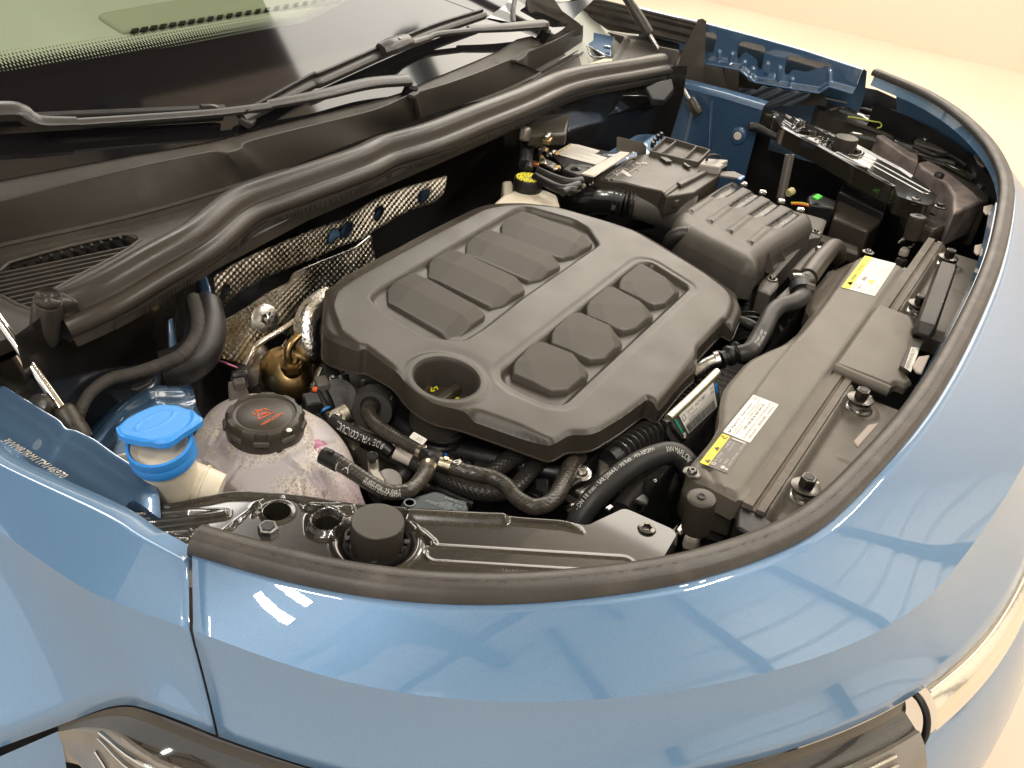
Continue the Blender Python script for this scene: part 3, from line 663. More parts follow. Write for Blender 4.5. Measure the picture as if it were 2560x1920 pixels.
def bars(name, F, rects, mat, par, lift=.0008):
    v = []; f = []
    n = (F(1, 0)-F(0, 0)).cross(F(0, 1)-F(0, 0)).normalized(); n = n if n.z > 0 else -n
    for (u0, v0, u1, v1) in rects:
        k = len(v); v += [F(u0, v0)+n*lift, F(u1, v0)+n*lift, F(u1, v1)+n*lift, F(u0, v1)+n*lift]; f.append((k, k+1, k+2, k+3))
    return mesh(name, v, f, mat, par, False)
def poly(name, F, pts, mat, par, lift=.0009):
    n = (F(1, 0)-F(0, 0)).cross(F(0, 1)-F(0, 0)).normalized(); n = n if n.z > 0 else -n
    return mesh(name, [F(u, v)+n*lift for u, v in pts], [tuple(range(len(pts)))], mat, par, False)
zt = zS+.0002
# oil sticker: u runs away from the camera along the cover, v towards the engine
F = quad_uv(W(k1(1052, 1020), zt), W(k1(1408, 550), zt), W(k1(722, 885), zt))
st = thing('oil_sticker', 'white engine oil sticker on the radiator cover, touching the yellow refrigerant sticker', 'sticker')
label_plate('paper', F, MWH, st)
put('print', 'Engine Oil   Huile moteur', F, .14, .80, .80, .80, .085, MIK, st)
put('print', 'Use only oil that expressly    Utiliser uniquement de l\'huile', F, .03, .66, .97, .66, .055, MIK, st)
put('print', 'complies with:              qui satisfait expressement a', F, .03, .56, .90, .56, .055, MIK, st)
put('print', 'VW 508 00 & SAE 0W-20', F, .20, .40, .88, .40, .105, MIK, st)
put('print', 'For a list of approved oils.   Pour une liste d\'huiles approuvees', F, .03, .27, .97, .27, .055, MIK, st)
bars('print', F, [(.02, .235, .98, .243), (.02, .075, .98, .082)], MIK, st)
put('print', 'www.vw.com     1 800 822 8987     www.vw.ca', F, .08, .10, .90, .10, .075, MIK, st)
poly('symbol', F, [(.03, .80), (.05, .78), (.08, .79), (.11, .84), (.09, .85), (.075, .82), (.05, .83), (.04, .86)], MIK, st)
tube('symbol', [F(*p)+Vector((0, 0, .0008)) for p in ((.91, .80), (.97, .80), (.97, .92), (.91, .92), (.91, .80))], .0002, MIK, st, 4, 1)
# refrigerant sticker
F = quad_uv(W(k1(772, 1395), zt), W(k1(1040, 1025), zt), W(k1(437, 1262), zt))
st = thing('refrigerant_sticker', 'yellow and grey refrigerant sticker with flame symbol next to the corner screw', 'sticker')
label_plate('grey_field', F, M('grey_label', (.14, .125, .105), .45), st)
label_plate('yellow_field', F, MYE, st, ((0, .70), (.985, .70), (.985, 1), (0, 1)), lift=.0006)
poly('symbol', F, [(.05, .74), (.17, .74), (.11, .93)], MIK, st); poly('symbol', F, [(.10, .80), (.118, .80), (.114, .87), (.104, .87)], MYE, st, .0012)
poly('symbol', F, [(.47, .76), (.56, .76), (.58, .81), (.54, .85), (.53, .91), (.50, .87), (.49, .82), (.46, .81)], MIK, st); bars('print', F, [(.45, .735, .60, .748)], MIK, st)
poly('symbol', F, [(.86, .76), (.95, .76), (.95, .89), (.86, .89)], MIK, st); poly('symbol', F, [(.875, .785), (.935, .785), (.935, .865), (.875, .865)], MYE, st, .0012); poly('symbol', F, circ((.905, .94), .022, 10, 1.6), MIK, st)
put('print', 'R-1234yf', F, .19, .54, .47, .54, .10, MWI, st); put('print', 'GWP 4', F, .19, .42, .33, .42, .06, MWI, st)
put('print', '0.460 kg', F, .63, .54, .86, .54, .09, MWI, st); put('print', 'CO2eq 0.0018 t', F, .56, .40, .86, .40, .07, MWI, st)
put('print', 'PAG', F, .20, .22, .34, .22, .10, MWI, st); put('print', 'SAE J639 2009/2 J2845', F, .20, .09, .62, .09, .06, MWI, st); put('print', 'VW AG', F, .72, .07, .95, .07, .10, MWI, st)
bars('print', F, [(.93, .10, .975, .60)], MWI, st)
star = lambda c, r: [(c[0]+(r if k % 2 else r*.55)*math.cos(k*math.pi/8)*.62, c[1]+(r if k % 2 else r*.55)*math.sin(k*math.pi/8)) for k in range(16)]
poly('symbol', F, star((.10, .58), .105), MWI, st); poly('symbol', F, circ((.10, .58), .03, 10), M('grey_label_dot', (.14, .125, .105), .45), st, .0012)
poly('symbol', F, star((.10, .24), .105), MWI, st); poly('symbol', F, star((.085, .10), .07), MWI, st)
# warning sticker
F = quad_uv(W(k2(720, 690), zt), W(k2(982, 292), zt), W(k2(310, 582), zt))
st = thing('warning_sticker', 'white sticker with yellow WARNING band at the far end of the radiator cover', 'sticker')
label_plate('paper', F, MWH, st); label_plate('yellow_field', F, MYE, st, ((0, .755), (1, .755), (1, 1), (0, 1)), lift=.0006)
put('print', 'WARNING  ATTENTION', F, .22, .83, .72, .83, .08, MIK, st); poly('symbol', F, [(.10, .80), (.20, .80), (.15, .94)], MIK, st)
poly('symbol', F, [(.10, .80), (.20, .80), (.15, .94)], MIK, st)
tube('red_ring', [F(.13+.06*math.cos(a), .62+.10*math.sin(a))+Vector((0, 0, .0006)) for a in np.linspace(0, 6.3, 14)], .0003, MRD, st, 4, 1)
tube('red_ring', [F(.09, .55)+Vector((0, 0, .0006)), F(.17, .69)+Vector((0, 0, .0006))], .0003, MRD, st, 4, 1)
poly('symbol', F, [(.27, .27), (.40, .27), (.335, .46)], MYE, st); poly('symbol', F, [(.30, .52), (.42, .50), (.42, .60), (.33, .64)], M('pale_print', (.35, .28, .25), .6), st)
for v0, us in ((.66, ((.36, .97),)), (.58, ((.45, .97), )), (.50, ((.03, .22), (.48, .70))), (.42, ((.03, .25), (.50, .97))), (.34, ((.03, .25), (.46, .95))), (.26, ((.03, .30), (.45, .80))), (.18, ((.03, .40), (.48, .97))), (.10, ((.03, .45), (.55, .97))), (.04, ((.03, .5), (.55, .9)))):
    for u0, u1 in us: put('print', 'risk of electric shock read the manual before work'[:max(6, int((u1-u0)*46))], F, u0, v0, u1, v0, .035, MIK, st)
# ------------------------------------------------------------------ crossmembers (near one measured, far one its mirror image)
k6, k7, k8, k9, k10 = kk(160, 1180, q_), kk(600, 1180, q_), kk(1160, 1130, q_), kk(240, 960, q_), kk(0, 680, q_)
zX = .868
def wx(p, z=zX): return tuple(W(p, z)[:2])
cm = [k6(60, 190), k6(130, 140), k6(250, 78), k6(400, 63), k6(550, 108), k6(700, 190), k6(860, 288), k6(1000, 288), k6(1250, 235), k6(1500, 180), k6(1700, 176), k7(590, 215), k7(1040, 290), k7(2212, 372), k8(500, 600), k8(900, 628), k8(1130, 680), k8(1480, 515), k8(1925, 712), k8(1960, 760), k8(1830, 985), k8(1700, 1130), k8(1100, 1260), k8(400, 1300), k7(2000, 1080), k7(1000, 1010), k6(2000, 900), k6(1250, 770), k6(1100, 800), k6(700, 640), k6(350, 430)]
cmo = rpoly([wx(p) for p in cm], .005, 3)
dish = rpoly([wx(p) for p in (k6(1440, 600), k6(1690, 330), k6(1890, 228), k6(2060, 213), k7(545, 262), k7(618, 400), k7(628, 560), k7(560, 680), k7(400, 760), k6(1900, 860))], .012, 5)
tri = [wx(p) for p in (k8(1080, 640), k8(1480, 480), k8(2000, 700), k8(1810, 1020))]
slot = (wx(k7(1810, 755)), wx(k8(1470, 1045))); rib1 = (wx(k7(1560, 405)), wx(k8(350, 640))); rib0 = (wx(k7(660, 335)), wx(k7(1010, 362)))
h1c = np.array(wx(k7(340, 370))); h1r = .5*(W(k7(470, 370), zX)-W(k7(208, 370), zX)).length
h2c = np.array(wx(k7(800, 480))); h2r = .5*(W(k7(912, 480), zX)-W(k7(685, 480), zX)).length
stc = np.array(wx(k7(1262, 640))); str_ = .5*(W(k7(1580, 640), zX)-W(k7(940, 640), zX)).length
bmp = (wx(k7(1665, 560)), wx(k7(1765, 650)))
dome = (np.array(wx(k6(330, 260))), .030)
lines = [[k6(620, 405), k6(850, 405), k6(1150, 375), k6(1480, 375)], [k6(640, 490), k6(850, 480), k6(1200, 440), k6(1480, 400)], [k6(700, 570), k6(950, 575), k6(1160, 560)], [k6(850, 625), k6(1160, 632)], [k6(940, 685), k6(1160, 690)]]
lines = [[wx(p) for p in l] for l in lines]
def cm_z(x, y, s):
    z = zX+0*x
    z = z+.004*ss(.012, 0, s)*(y > -.13)-.004*(1-ss(0, .004, s))
    z = z-.0065*ss(0, .008, sdf(x, y, dish))
    tr_ = ss(-.012, .002, sdf(x, y, tri)); z = z-.0070*tr_+.13*tr_*np.clip(y+.105, -.06, .06)
    d = segd(x, y, *slot); z = z-.0048*ss(.0082, .0040, d)+.0010*ss(.011, .0085, d)
    d = segd(x, y, *rib1); z = z+.0050*ss(.0075, .0010, d)
    d = segd(x, y, *rib0); z = z+.0045*ss(.0065, .0010, d)
    d = segd(x, y, *bmp); z = z+.0035*ss(.005, .001, d)
    for a, b in ((k6(1485, 560), k6(1785, 315)), (k6(1650, 650), k6(1795, 320)), (k6(1550, 600), k6(1760, 380))): z = z+.0035*ss(.0032, .0006, segd(x, y, wx(a), wx(b)))
    for l in lines:
        for a, b in zip(l[:-1], l[1:]): z = np.maximum(z, zX+.0045*ss(.0052, .0008, segd(x, y, a, b)))
    d = np.hypot(x-dome[0][0], y-dome[0][1]); z = z-.007*ss(.024, .018, d)+.012*ss(.014, .004, d)
    d = np.hypot(x-h2c[0], y-h2c[1]); z = z+.0028*ss(h2r+.007, h2r+.002, d)-.003*ss(h2r+.0025, h2r-.0005, d)
    d = np.hypot(x-h1c[0], y-h1c[1]); z = z+.0010*ss(h1r+.004, h1r, d)
    d = np.hypot(x-stc[0], y-stc[1]); z = z-.005*ss(str_+.006, str_-.002, d)+.0015*ss(str_+.011, str_+.006, d)*(d > str_+.001)
    return z
spots_m = MGL.copy(); spots_m.name = 'gloss_black_waterspots'
def add_spots(m, sc=150, dens=.30, colr=(.22, .19, .15)):
    nt = m.node_tree; b = nt.nodes['Principled BSDF']; tc = nt.nodes.new('ShaderNodeTexCoord')
    v = nt.nodes.new('ShaderNodeTexVoronoi'); v.inputs['Scale'].default_value = sc; nt.links.new(tc.outputs['Object'], v.inputs['Vector'])
    n = nt.nodes.new('ShaderNodeTexNoise'); n.inputs['Scale'].default_value = sc*2.2; nt.links.new(tc.outputs['Object'], n.inputs['Vector'])
    ad = nt.nodes.new('ShaderNodeMath'); ad.operation = 'MULTIPLY_ADD'; nt.links.new(n.outputs['Fac'], ad.inputs[0]); ad.inputs[1].default_value = .25; nt.links.new(v.outputs['Distance'], ad.inputs[2])
    cr = nt.nodes.new('ShaderNodeValToRGB'); e = cr.color_ramp.elements; e[0].position = dens; e[0].color = (0, 0, 0, 1); e[1].position = dens+.07; e[1].color = (0, 0, 0, 1)
    k = cr.color_ramp.elements.new(dens+.035); k.color = (1, 1, 1, 1)
    sp = nt.nodes.new('ShaderNodeSeparateColor'); nt.links.new(v.outputs['Color'], sp.inputs[0]); gt = nt.nodes.new('ShaderNodeMath'); gt.operation = 'GREATER_THAN'; gt.inputs[1].default_value = .62; nt.links.new(sp.outputs[1], gt.inputs[0])
    mu = nt.nodes.new('ShaderNodeMath'); mu.operation = 'MULTIPLY'; nt.links.new(cr.outputs['Color'], mu.inputs[0]); nt.links.new(gt.outputs[0], mu.inputs[1])
    m2 = nt.nodes.new('ShaderNodeMath'); m2.operation = 'MULTIPLY'; nt.links.new(mu.outputs[0], m2.inputs[0]); m2.inputs[1].default_value = .55
    old = b.inputs['Base Color'].links[0].from_socket if b.inputs['Base Color'].links else None
    mx = nt.nodes.new('ShaderNodeMix'); mx.data_type = 'RGBA'; nt.links.new(m2.outputs[0], mx.inputs['Factor'])
    if old: nt.links.new(old, mx.inputs['A'])
    else: mx.inputs['A'].default_value = b.inputs['Base Color'].default_value
    mx.inputs['B'].default_value = (*colr, 1); nt.links.new(mx.outputs['Result'], b.inputs['Base Color'])
add_spots(spots_m)
near = thing('front_crossmember', 'glossy black pressed crossmember with water spots nearest the camera, below the coolant tank', 'crossmember')
nm = relief('pressing', cmo, cm_z, spots_m, near, step=.0012, holes=[circ(h1c, h1r, 32), circ(h2c, h2r, 32)], skirt=.030)
far = thing('front_crossmember', 'glossy black pressed crossmember on the far side, behind the air filter box', 'crossmember')
fm = nm.copy(); fm.data = nm.data.copy(); fm.data.transform(Matrix.Scale(-1, 4, (1, 0, 0))); fm.data.flip_normals(); COL.objects.link(fm); fm.parent = far
def stopper(sgn, lab):
    c = Vector((stc[0]*sgn, stc[1], zX)); t = thing('hood_stopper', lab, 'rubber stopper', 'round hood stoppers on the crossmembers')
    lathe('base_ring', [(str_*.99, -.004), (str_*1.0, .000), (str_*.96, .0022), (str_*.90, .0012), (str_*.88, -.002), (str_*.80, -.006)], c, MDK, t, 48, fn=lambda a, j: 1+.012*math.copysign(1, math.sin(9*a)), caps=False)
    r = str_*.77
    lathe('buffer', [(r*.93, -.012), (r*.98, .0), (r*1.0, .010), (r*1.0, .0175), (r*.985, .0192), (r*.95, .0198), (0, .0198)], c+Vector((0, 0, .002)), MPF, t, 48)
    for k in range(4):
        a = k*1.57+.6; q = c+Vector((math.cos(a), math.sin(a), 0))*str_*.86; box('catch', q+Vector((0, 0, .0005)), (.005, .005, .004), MDK, t, (0, 0, a), .0008)
    return t
stopper(1, 'round black rubber hood stopper on the near crossmember'); stopper(-1, 'round black rubber hood stopper on the far crossmember')
bh = W(k7(262, 590), zX-.006)
for sgn, lab in ((1, 'hex bolt with wide washer beside the oval hole of the near crossmember'), (-1, 'hex bolt on the far crossmember near its oval hole')):
    b = thing('crossmember_bolt', lab, 'bolt', 'hex bolts on the crossmembers'); c = Vector((bh.x*sgn, bh.y, zX-.0075))
    lathe('washer', [(.0145, 0), (.0145, .0018), (.0135, .003), (.009, .005)], c, MDS, b, 32); torx('bolt_head', c+Vector((0, 0, .0035)), .0082, .0085, MDS, b)
bp_ = W(k8(1670, 770), zX-.007)
for sgn, lab in ((1, 'round button torx screw on the triangular foot of the near crossmember'), (-1, 'round button torx screw on the triangular foot of the far crossmember')):
    b = thing('crossmember_screw', lab, 'screw', 'button screws on the crossmember feet'); c = Vector((bp_.x*sgn, bp_.y, zX-.0068))
    lathe('flange', [(.0150, 0), (.0152, .0016), (.0140, .0024), (.010, .0028)], c, MDS, b, 36)
    lathe('button', [(.0085, .002), (.0085, .0055), (.0070, .0088), (.0038, .0095), (.0034, .0065), (0, .0065)], c, MDS, b, 36, fn=lambda a, j: 1 if j < 3 else 1+.12*math.cos(6*a))
# folded end flange of each crossmember
for sgn, par in ((1, near), (-1, far)):
    p = [W(k8(1925, 712), zX-.004), W(k8(1800, 985), zX-.006)]; q = [v+Vector((.018, -.002, -.030)) for v in p]; m_ = [v+Vector((.0075, -.001, .0005)) for v in p]
    rows = [[v for v in p], m_, [v+Vector((.004, 0, -.008)) for v in m_], q]
    if sgn < 0: rows = [[Vector((-v.x, v.y, v.z)) for v in r] for r in rows]
    grid('end_flange', rows, MGL, par, 60)
text('stamp', '5/N 805 932   MEX  TZC', W(k8(350, 1118), zX+.0001), W(k8(850, 1150), zX+.0001), Vector((.2, 1, 0)), MGI, near, h=.0048)

# ------------------------------------------------------------------ aprons (inner wings)
zA = .885
ap = [k10(60, 1085), k10(120, 1130), k10(560, 1400), k10(615, 1478), k10(700, 1488), k10(880, 1575), kD(700, 1330), kD(940, 1480), kD(978, 1560), kD(978, 1610), k6(880, 330), k6(600, 200), k6(500, 300), k6(-100, 350), k6(-700, 200), k6(-700, -150), k10(-300, 1150), k10(-80, 1060)]
apo = rpoly([tuple(W(p, zA)[:2]) for p in ap], .004, 3)
lip_l = [tuple(W(p, zA)[:2]) for p in (k10(60, 1085), k10(560, 1400), k10(615, 1478), k10(700, 1488), k10(880, 1575), kD(700, 1330), kD(940, 1480))]
def ap_z(x, y, s):
    d = np.full(x.shape, 9.)
    for a, b in zip(lip_l[:-1], lip_l[1:]): d = np.minimum(d, segd(x, y, a, b))
    z = zA+.0035*ss(.010, .002, d)-.012*ss(.010, .035, d)
    return z+.02*ss(.0, .03, -x-.74)*0
apn = thing('inner_wing', 'blue inner wing flange with the stamped number, beside the near gas strut', 'body panel')
MBS = paint('blue_shaded_spotted', (.085, .17, .29), .5, .33); add_spots(MBS, 110, .30, (.20, .26, .32))  # body blue with bay shade mixed into the colour, plus spots
relief('flange', apo, ap_z, MBS, apn, step=.0025, skirt=.03)
text('stamp', '3VVMR7RM1TM146970', W(kD(0, 1240), .8805), W(kD(372, 1470), .8755), Vector((.2, 1, .0)), M('stamped_metal', (.42, .38, .30), .35, metal=.6), apn, h=.0085, off=.0008)
# far side: wall below the flange seen from the bay
apf = thing('inner_wing', 'shaded blue inner wing wall of the far side behind the battery', 'body panel')
fx = .708; yy = [.36, .30, .24, .2, .178]
def Fw(p): return WX(p, fx)
wall = [Fw(kC(-160, 450)), Fw(kC(130, 520)), Fw(kC(380, 585)), Fw(kC(612, 655))]
rows = [[v+Vector((.03, 0, .004)) for v in wall], [v+Vector((.006, 0, .003)) for v in wall], [v+Vector((0, 0, 0)) for v in wall], [v+Vector((-.004, 0, -.006)) for v in wall], [v+Vector((-.002, 0, -.012)) for v in wall], [Vector((v.x-.004, v.y, .70)) for v in wall]]
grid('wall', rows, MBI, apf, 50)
c = Fw(kC(460, 830))+Vector((-.004, 0, 0)); lathe('access_plug', [(.017, 0), (.016, .002), (.010, .003), (.0095, .0022), (.009, .001), (0, .0012)], c, MBI, apf, 28, (-1, 0, .1))
lathe('plug_hole', [(.008, 0), (.007, .0008), (0, .0008)], c+Vector((-.0035, 0, 0)), M('pale_hole_view', (.75, .68, .60), .5), apf, 20, (-1, 0, .1))
for xx in ((300, 620, 290, 900), ): tube('bead', [Fw(kC(xx[0], xx[1]))+Vector((-.005, 0, 0)), Fw(kC(xx[2], xx[3]))+Vector((-.005, 0, 0))], .003, MBI, apf, 8)
# near shock tower
tw = [k10(720, 1520), k10(700, 1300), k10(950, 1040), k10(1500, 900), k10(1700, 880), k10(1765, 930), k10(1800, 1120), k10(1880, 1235), k10(1760, 1330), k10(1300, 1640), k10(900, 1700)]
zT = lambda x, y: .800+0*y
two = rpoly([tuple(W(p, zT)[:2]) for p in tw], .012, 4)
b0, b1 = tuple(W(k10(850, 1470), zT)[:2]), tuple(W(k10(1640, 1015), zT)[:2])
def tw_z(x, y, s):
    z = .780+.024*ss(0, .05, s)
    d = segd(x, y, b0, b1); return z+.0045*ss(.009, .003, d)+.003*ss(.022, .014, d)
tower = thing('shock_tower', 'blue painted shock tower dome between the washer cap and the taped cable', 'body panel')
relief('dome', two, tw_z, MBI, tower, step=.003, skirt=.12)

# ------------------------------------------------------------------ coolant tank
MTK = M('cloudy_tank_plastic', (.46, .41, .38), .48, spec=.4, bump=.1, bscale=200, coat=.12, coat_r=.3)
def tank_mat(m):
    nt = m.node_tree; b = nt.nodes['Principled BSDF']; tc = nt.nodes.new('ShaderNodeTexCoord')
    v = nt.nodes.new('ShaderNodeTexVoronoi'); v.feature = 'DISTANCE_TO_EDGE'; v.inputs['Scale'].default_value = 260; nt.links.new(tc.outputs['Object'], v.inputs['Vector'])
    cr = nt.nodes.new('ShaderNodeValToRGB'); cr.color_ramp.elements[0].position = .06; cr.color_ramp.elements[0].color = (.60, .53, .44, 1); cr.color_ramp.elements[1].position = .20; cr.color_ramp.elements[1].color = (.32, .29, .285, 1)
    nt.links.new(v.outputs['Distance'], cr.inputs['Fac'])
    n = nt.nodes.new('ShaderNodeTexNoise'); n.inputs['Scale'].default_value = 28; n.inputs['Detail'].default_value = 4; nt.links.new(tc.outputs['Object'], n.inputs['Vector'])
    c2 = nt.nodes.new('ShaderNodeValToRGB'); c2.color_ramp.elements[0].position = .42; c2.color_ramp.elements[1].position = .58; nt.links.new(n.outputs['Fac'], c2.inputs['Fac'])
    mx = nt.nodes.new('ShaderNodeMix'); mx.data_type = 'RGBA'; nt.links.new(c2.outputs['Color'], mx.inputs['Factor']); mx.inputs['A'].default_value = (.42, .38, .385, 1); nt.links.new(cr.outputs['Color'], mx.inputs['B'])
    # pink coolant showing through low down and towards the hose
    geo = nt.nodes.new('ShaderNodeSeparateXYZ'); nt.links.new(tc.outputs['Object'], geo.inputs[0])
    mr = nt.nodes.new('ShaderNodeMapRange'); mr.inputs['From Min'].default_value = .135; mr.inputs['From Max'].default_value = .04; mr.inputs['To Max'].default_value = .85; nt.links.new(geo.outputs['Y'], mr.inputs['Value'])
    m3 = nt.nodes.new('ShaderNodeMix'); m3.data_type = 'RGBA'; nt.links.new(mr.outputs['Result'], m3.inputs['Factor']); nt.links.new(mx.outputs['Result'], m3.inputs['A']); m3.inputs['B'].default_value = (.34, .19, .26, 1)
    nt.links.new(m3.outputs['Result'], b.inputs['Base Color'])
tank_mat(MTK)
zK = .805
tk = [k9(900, 330), k9(960, 235), k9(1080, 160), k9(1260, 92), k9(1540, 62), k9(1850, 140), k9(2212, 335), kE(90, 1105), kE(175, 1190), kE(235, 1310), kE(252, 1440), kE(300, 1560), k7(1130, 230), k7(1000, 420), k7(600, 600), k6(1900, 500), k6(1300, 400), k9(620, 1060), k9(640, 800)]
tko = rpoly([tuple(W(p, zK)[:2]) for p in tk], .014, 5)
capc = W(k9(1560, 390), .842)
seams = [(k9(1000, 250), k9(1230, 330)), (k9(960, 600), k9(1180, 480)), (k9(1160, 830), k9(1340, 670)), (k9(960, 640), k9(1560, 1100)), (k9(1640, 610), k9(2100, 880)), (k9(1860, 760), k9(1620, 1000)), (k9(1960, 560), k9(2212, 380)), (k9(1160, 830), k9(1560, 1040)), (k9(1880, 760), k9(1930, 1040)), (k9(1980, 700), k9(2180, 1000)), (k9(1120, 360), k9(1060, 480))]
seams = [(wx(a, .835), wx(b, .835)) for a, b in seams]
def tk_z(x, y, s):
    z = .775+.052*np.sqrt(np.clip(1-(1-np.clip(s/.050, 0, 1))**2, 0, 1))+.008*ss(.03, .09, s)
    for a, b in seams: z = z-.0038*ss(.0032, .0008, segd(x, y, a, b))+.0010*ss(.0055, .0035, segd(x, y, a, b))
    d = np.hypot(x-capc.x, y-capc.y); return z+.006*ss(.045, .038, d)
tank = thing('coolant_tank', 'cloudy translucent coolant expansion tank with pink fluid, behind the near crossmember', 'tank')
relief('shell', tko, tk_z, MTK, tank, step=.0022, skirt=.10)
MPK = M('pink_coolant', (.40, .14, .24), .45, coat=.2, var=.3, vscale=120)
tks = lambda x, y: float(tk_z(np.array([x]), np.array([y]), np.maximum(sdf(np.array([x]), np.array([y]), tko), 0))[0])
for p_, r_ in ((k9(2070, 560), .0095), (k9(2110, 640), .007)):
    q = W(p_, tks); lathe('fluid_patch', [(r_*1.1, -.004), (r_*.95, .0002), (r_*.6, .0022), (0, .0030)], q, MPK, tank, 28, (.45, -.25, 1))
r0 = .5*(W(k9(1950, 400), .855)-W(k9(1190, 400), .855)).length
def scal(a, j):
    if j in (2, 3, 4): return 1-.055*(math.cos(9*a) > .35)
    return 1
ccap = lathe('cap', [(r0*.97, -.006), (r0*.99, .000), (r0*.995, .007), (r0*.97, .0135), (r0*.93, .0155), (r0*.80, .0165), (r0*.77, .0145), (r0*.70, .0140), (r0*.66, .0150), (0, .0150)], capc, MPF, tank, 144, (0, 0, 1), scal)
for k in range(9):
    a = k*2*math.pi/9+.35; q = capc+Vector((math.cos(a), math.sin(a), 0))*r0*.985+Vector((0, 0, .006)); box('grip_rib', q, (.0035, .014, .005), MPD, ccap, (0, -.2, a), .001)
zc_ = capc.z+.0153
text('print', '160kPa/23PSI', W(k9(1535, 385), zc_), W(k9(1730, 278), zc_), W(k9(1560, 300), zc_)-W(k9(1600, 350), zc_), MOR, ccap, h=.0038)
def stroke(name, pts, z, r, mat, par): return tube(name, [W(p, z) for p in pts], r, mat, par, 6, raw=True)
stroke('print', [k9(1500, 325), k9(1490, 245), k9(1560, 232), k9(1645, 262), k9(1500, 325)], zc_, .0005, MOR, ccap)
for a, b in (((1430, 265), (1480, 290)), ((1465, 235), (1500, 260)), ((1475, 265), (1530, 240)), ((1560, 225), (1580, 245)), ((1520, 290), (1600, 262)), ((1530, 275), (1570, 258))): stroke('print', [k9(*a), k9(*b)], zc_, .0005, MOR, ccap)
for p, z in ((k9(1780, 425), capc.z+.016), (k9(1640, 535), capc.z+.006)): lathe('paint_dot', [(.0028, 0), (.0022, .0008), (0, .001)], W(p, z), MWH, ccap, 14)
# level sensor plug at the back of the tank
plug = thing('level_sensor_plug', 'grey electrical plug with pink wires at the back of the coolant tank', 'connector')
MGP = M('grey_connector', (.13, .115, .10), .45)
slab('body', [W(kD(1395, 870), .845), W(kD(1490, 850), .845), W(kD(1530, 930), .832), W(kD(1410, 945), .832)], .022, MGP, plug, .002)
slab('latch', [W(kD(1425, 850), .852), W(kD(1500, 840), .852), W(kD(1510, 880), .848), W(kD(1435, 890), .848)], .008, MPD, plug, .0012)
slab('collar', [W(kD(1410, 800), .853), W(kD(1520, 785), .853), W(kD(1530, 820), .851), W(kD(1420, 835), .851)], .018, MDK, plug, .003)
slab('red_lock', [W(kD(1465, 872), .8475), W(kD(1490, 868), .8475), W(kD(1492, 888), .845), W(kD(1468, 893), .845)], .002, M('dull_red_plastic', (.25, .03, .05), .5), plug, .0004)
MPW = M('pink_wire', (.42, .12, .22), .45)
for dy in (0, .003): tube('wire', [W(kD(1290, 735), .83)+Vector((0, dy, 0)), W(kD(1370, 762), .845)+Vector((0, dy, .002)), W(kD(1460, 785), .845)+Vector((0, dy*.5, 0))], .0009, MPW, plug, 8)

# ------------------------------------------------------------------ washer neck with blue cap
MNK = M('milky_plastic', (.74, .66, .52), .42, bump=.05, bscale=80, spec=.4)
MNK.node_tree.nodes['Principled BSDF'].inputs['Subsurface Weight'].default_value = .35; MNK.node_tree.nodes['Principled BSDF'].inputs['Subsurface Radius'].default_value = (.012, .010, .007)
MBC = M('bright_blue_plastic', (.045, .30, .80), .38, bump=.15, bscale=300)
neck = thing('washer_filler', 'milky white washer fluid filler neck under the blue cap', 'filler neck')
nc = W(k9(595, 575), .912); nr = .5*(W(k9(912, 575), .912)-W(k9(275, 575), .912)).length
b0_ = W(k9(760, 1010), .855)
ax = (nc-b0_).normalized()
lathe('neck', [(nr*.62, -.085), (nr*.72, -.070), (nr*.80, -.045), (nr*.86, -.018), (nr*.90, -.004), (nr*.88, .0)], nc, MNK, neck, 48, ax, caps=False)
sp0, sp1 = W(k9(880, 900), .868), W(k9(1150, 985), .862)
tube('spout', [sp0-(sp1-sp0)*.3, sp0, sp0+(sp1-sp0)*.5, sp1], [.017, .0165, .0155, .014], MNK, neck, 24, 4)
tube('spout_ring', [sp0+(sp1-sp0)*.35, sp0+(sp1-sp0)*.42], .0172, MNK, neck, 24, 1)
slab('shoulder', [W(k9(170, 640), .880), W(k9(290, 610), .885), W(k9(420, 720), .880), W(k9(400, 770), .87)], .02, MNK, neck, .004)
bc = lathe('cap', [(nr*.98, -.0125), (nr*1.0, -.011), (nr*1.0, -.004), (nr*.985, -.003), (nr*1.0, -.0015), (nr*.985, .0045), (nr*.90, .005), (nr*.86, .002), (nr*.86, -.006)], nc, MBC, neck, 56, ax, caps=False)
lathe('inner_throat', [(nr*.86, .003), (nr*.70, -.002), (0, -.004)], nc, MNK, bc, 40, ax, caps=False)
ld = [k9(178, 395), k9(280, 305), k9(400, 240), k9(520, 192), k9(620, 174), k9(740, 182), k9(860, 222), k9(985, 300), k9(978, 328), k9(850, 415), k9(680, 528), k9(600, 538), k9(540, 535), k9(380, 508), k9(212, 470)]
zl = lambda x, y: .929+.10*(nc.y-y)
ldo = rpoly([tuple(W(p, zl)[:2]) for p in ld], .003, 3)
lc = np.mean(np.array([tuple(W(p, zl)[:2]) for p in (k9(270, 400), k9(810, 280), k9(530, 200), k9(560, 470))]), axis=0)
def lid_z(x, y, s):
    z = zl(x, y)-.0015*(1-ss(0, .0022, s)); d = np.hypot((x-lc[0]), (y-lc[1])); z = z+.0009*ss(.0315, .030, d)-.0011*ss(.0285, .027, d)
    return z+.0004*ss(.0012, .0003, np.abs(np.hypot((x-lc[0])*1.0, (y-lc[1])*2.1)-.017))
relief('lid', ldo, lid_z, MBC, bc, step=.0011, skirt=.0048)
for p in ((700, 470), (830, 440)): box('latch_tooth', W(k9(*p), .925), (.004, .006, .006), MBC, bc, (0, 0, .8), .0008)
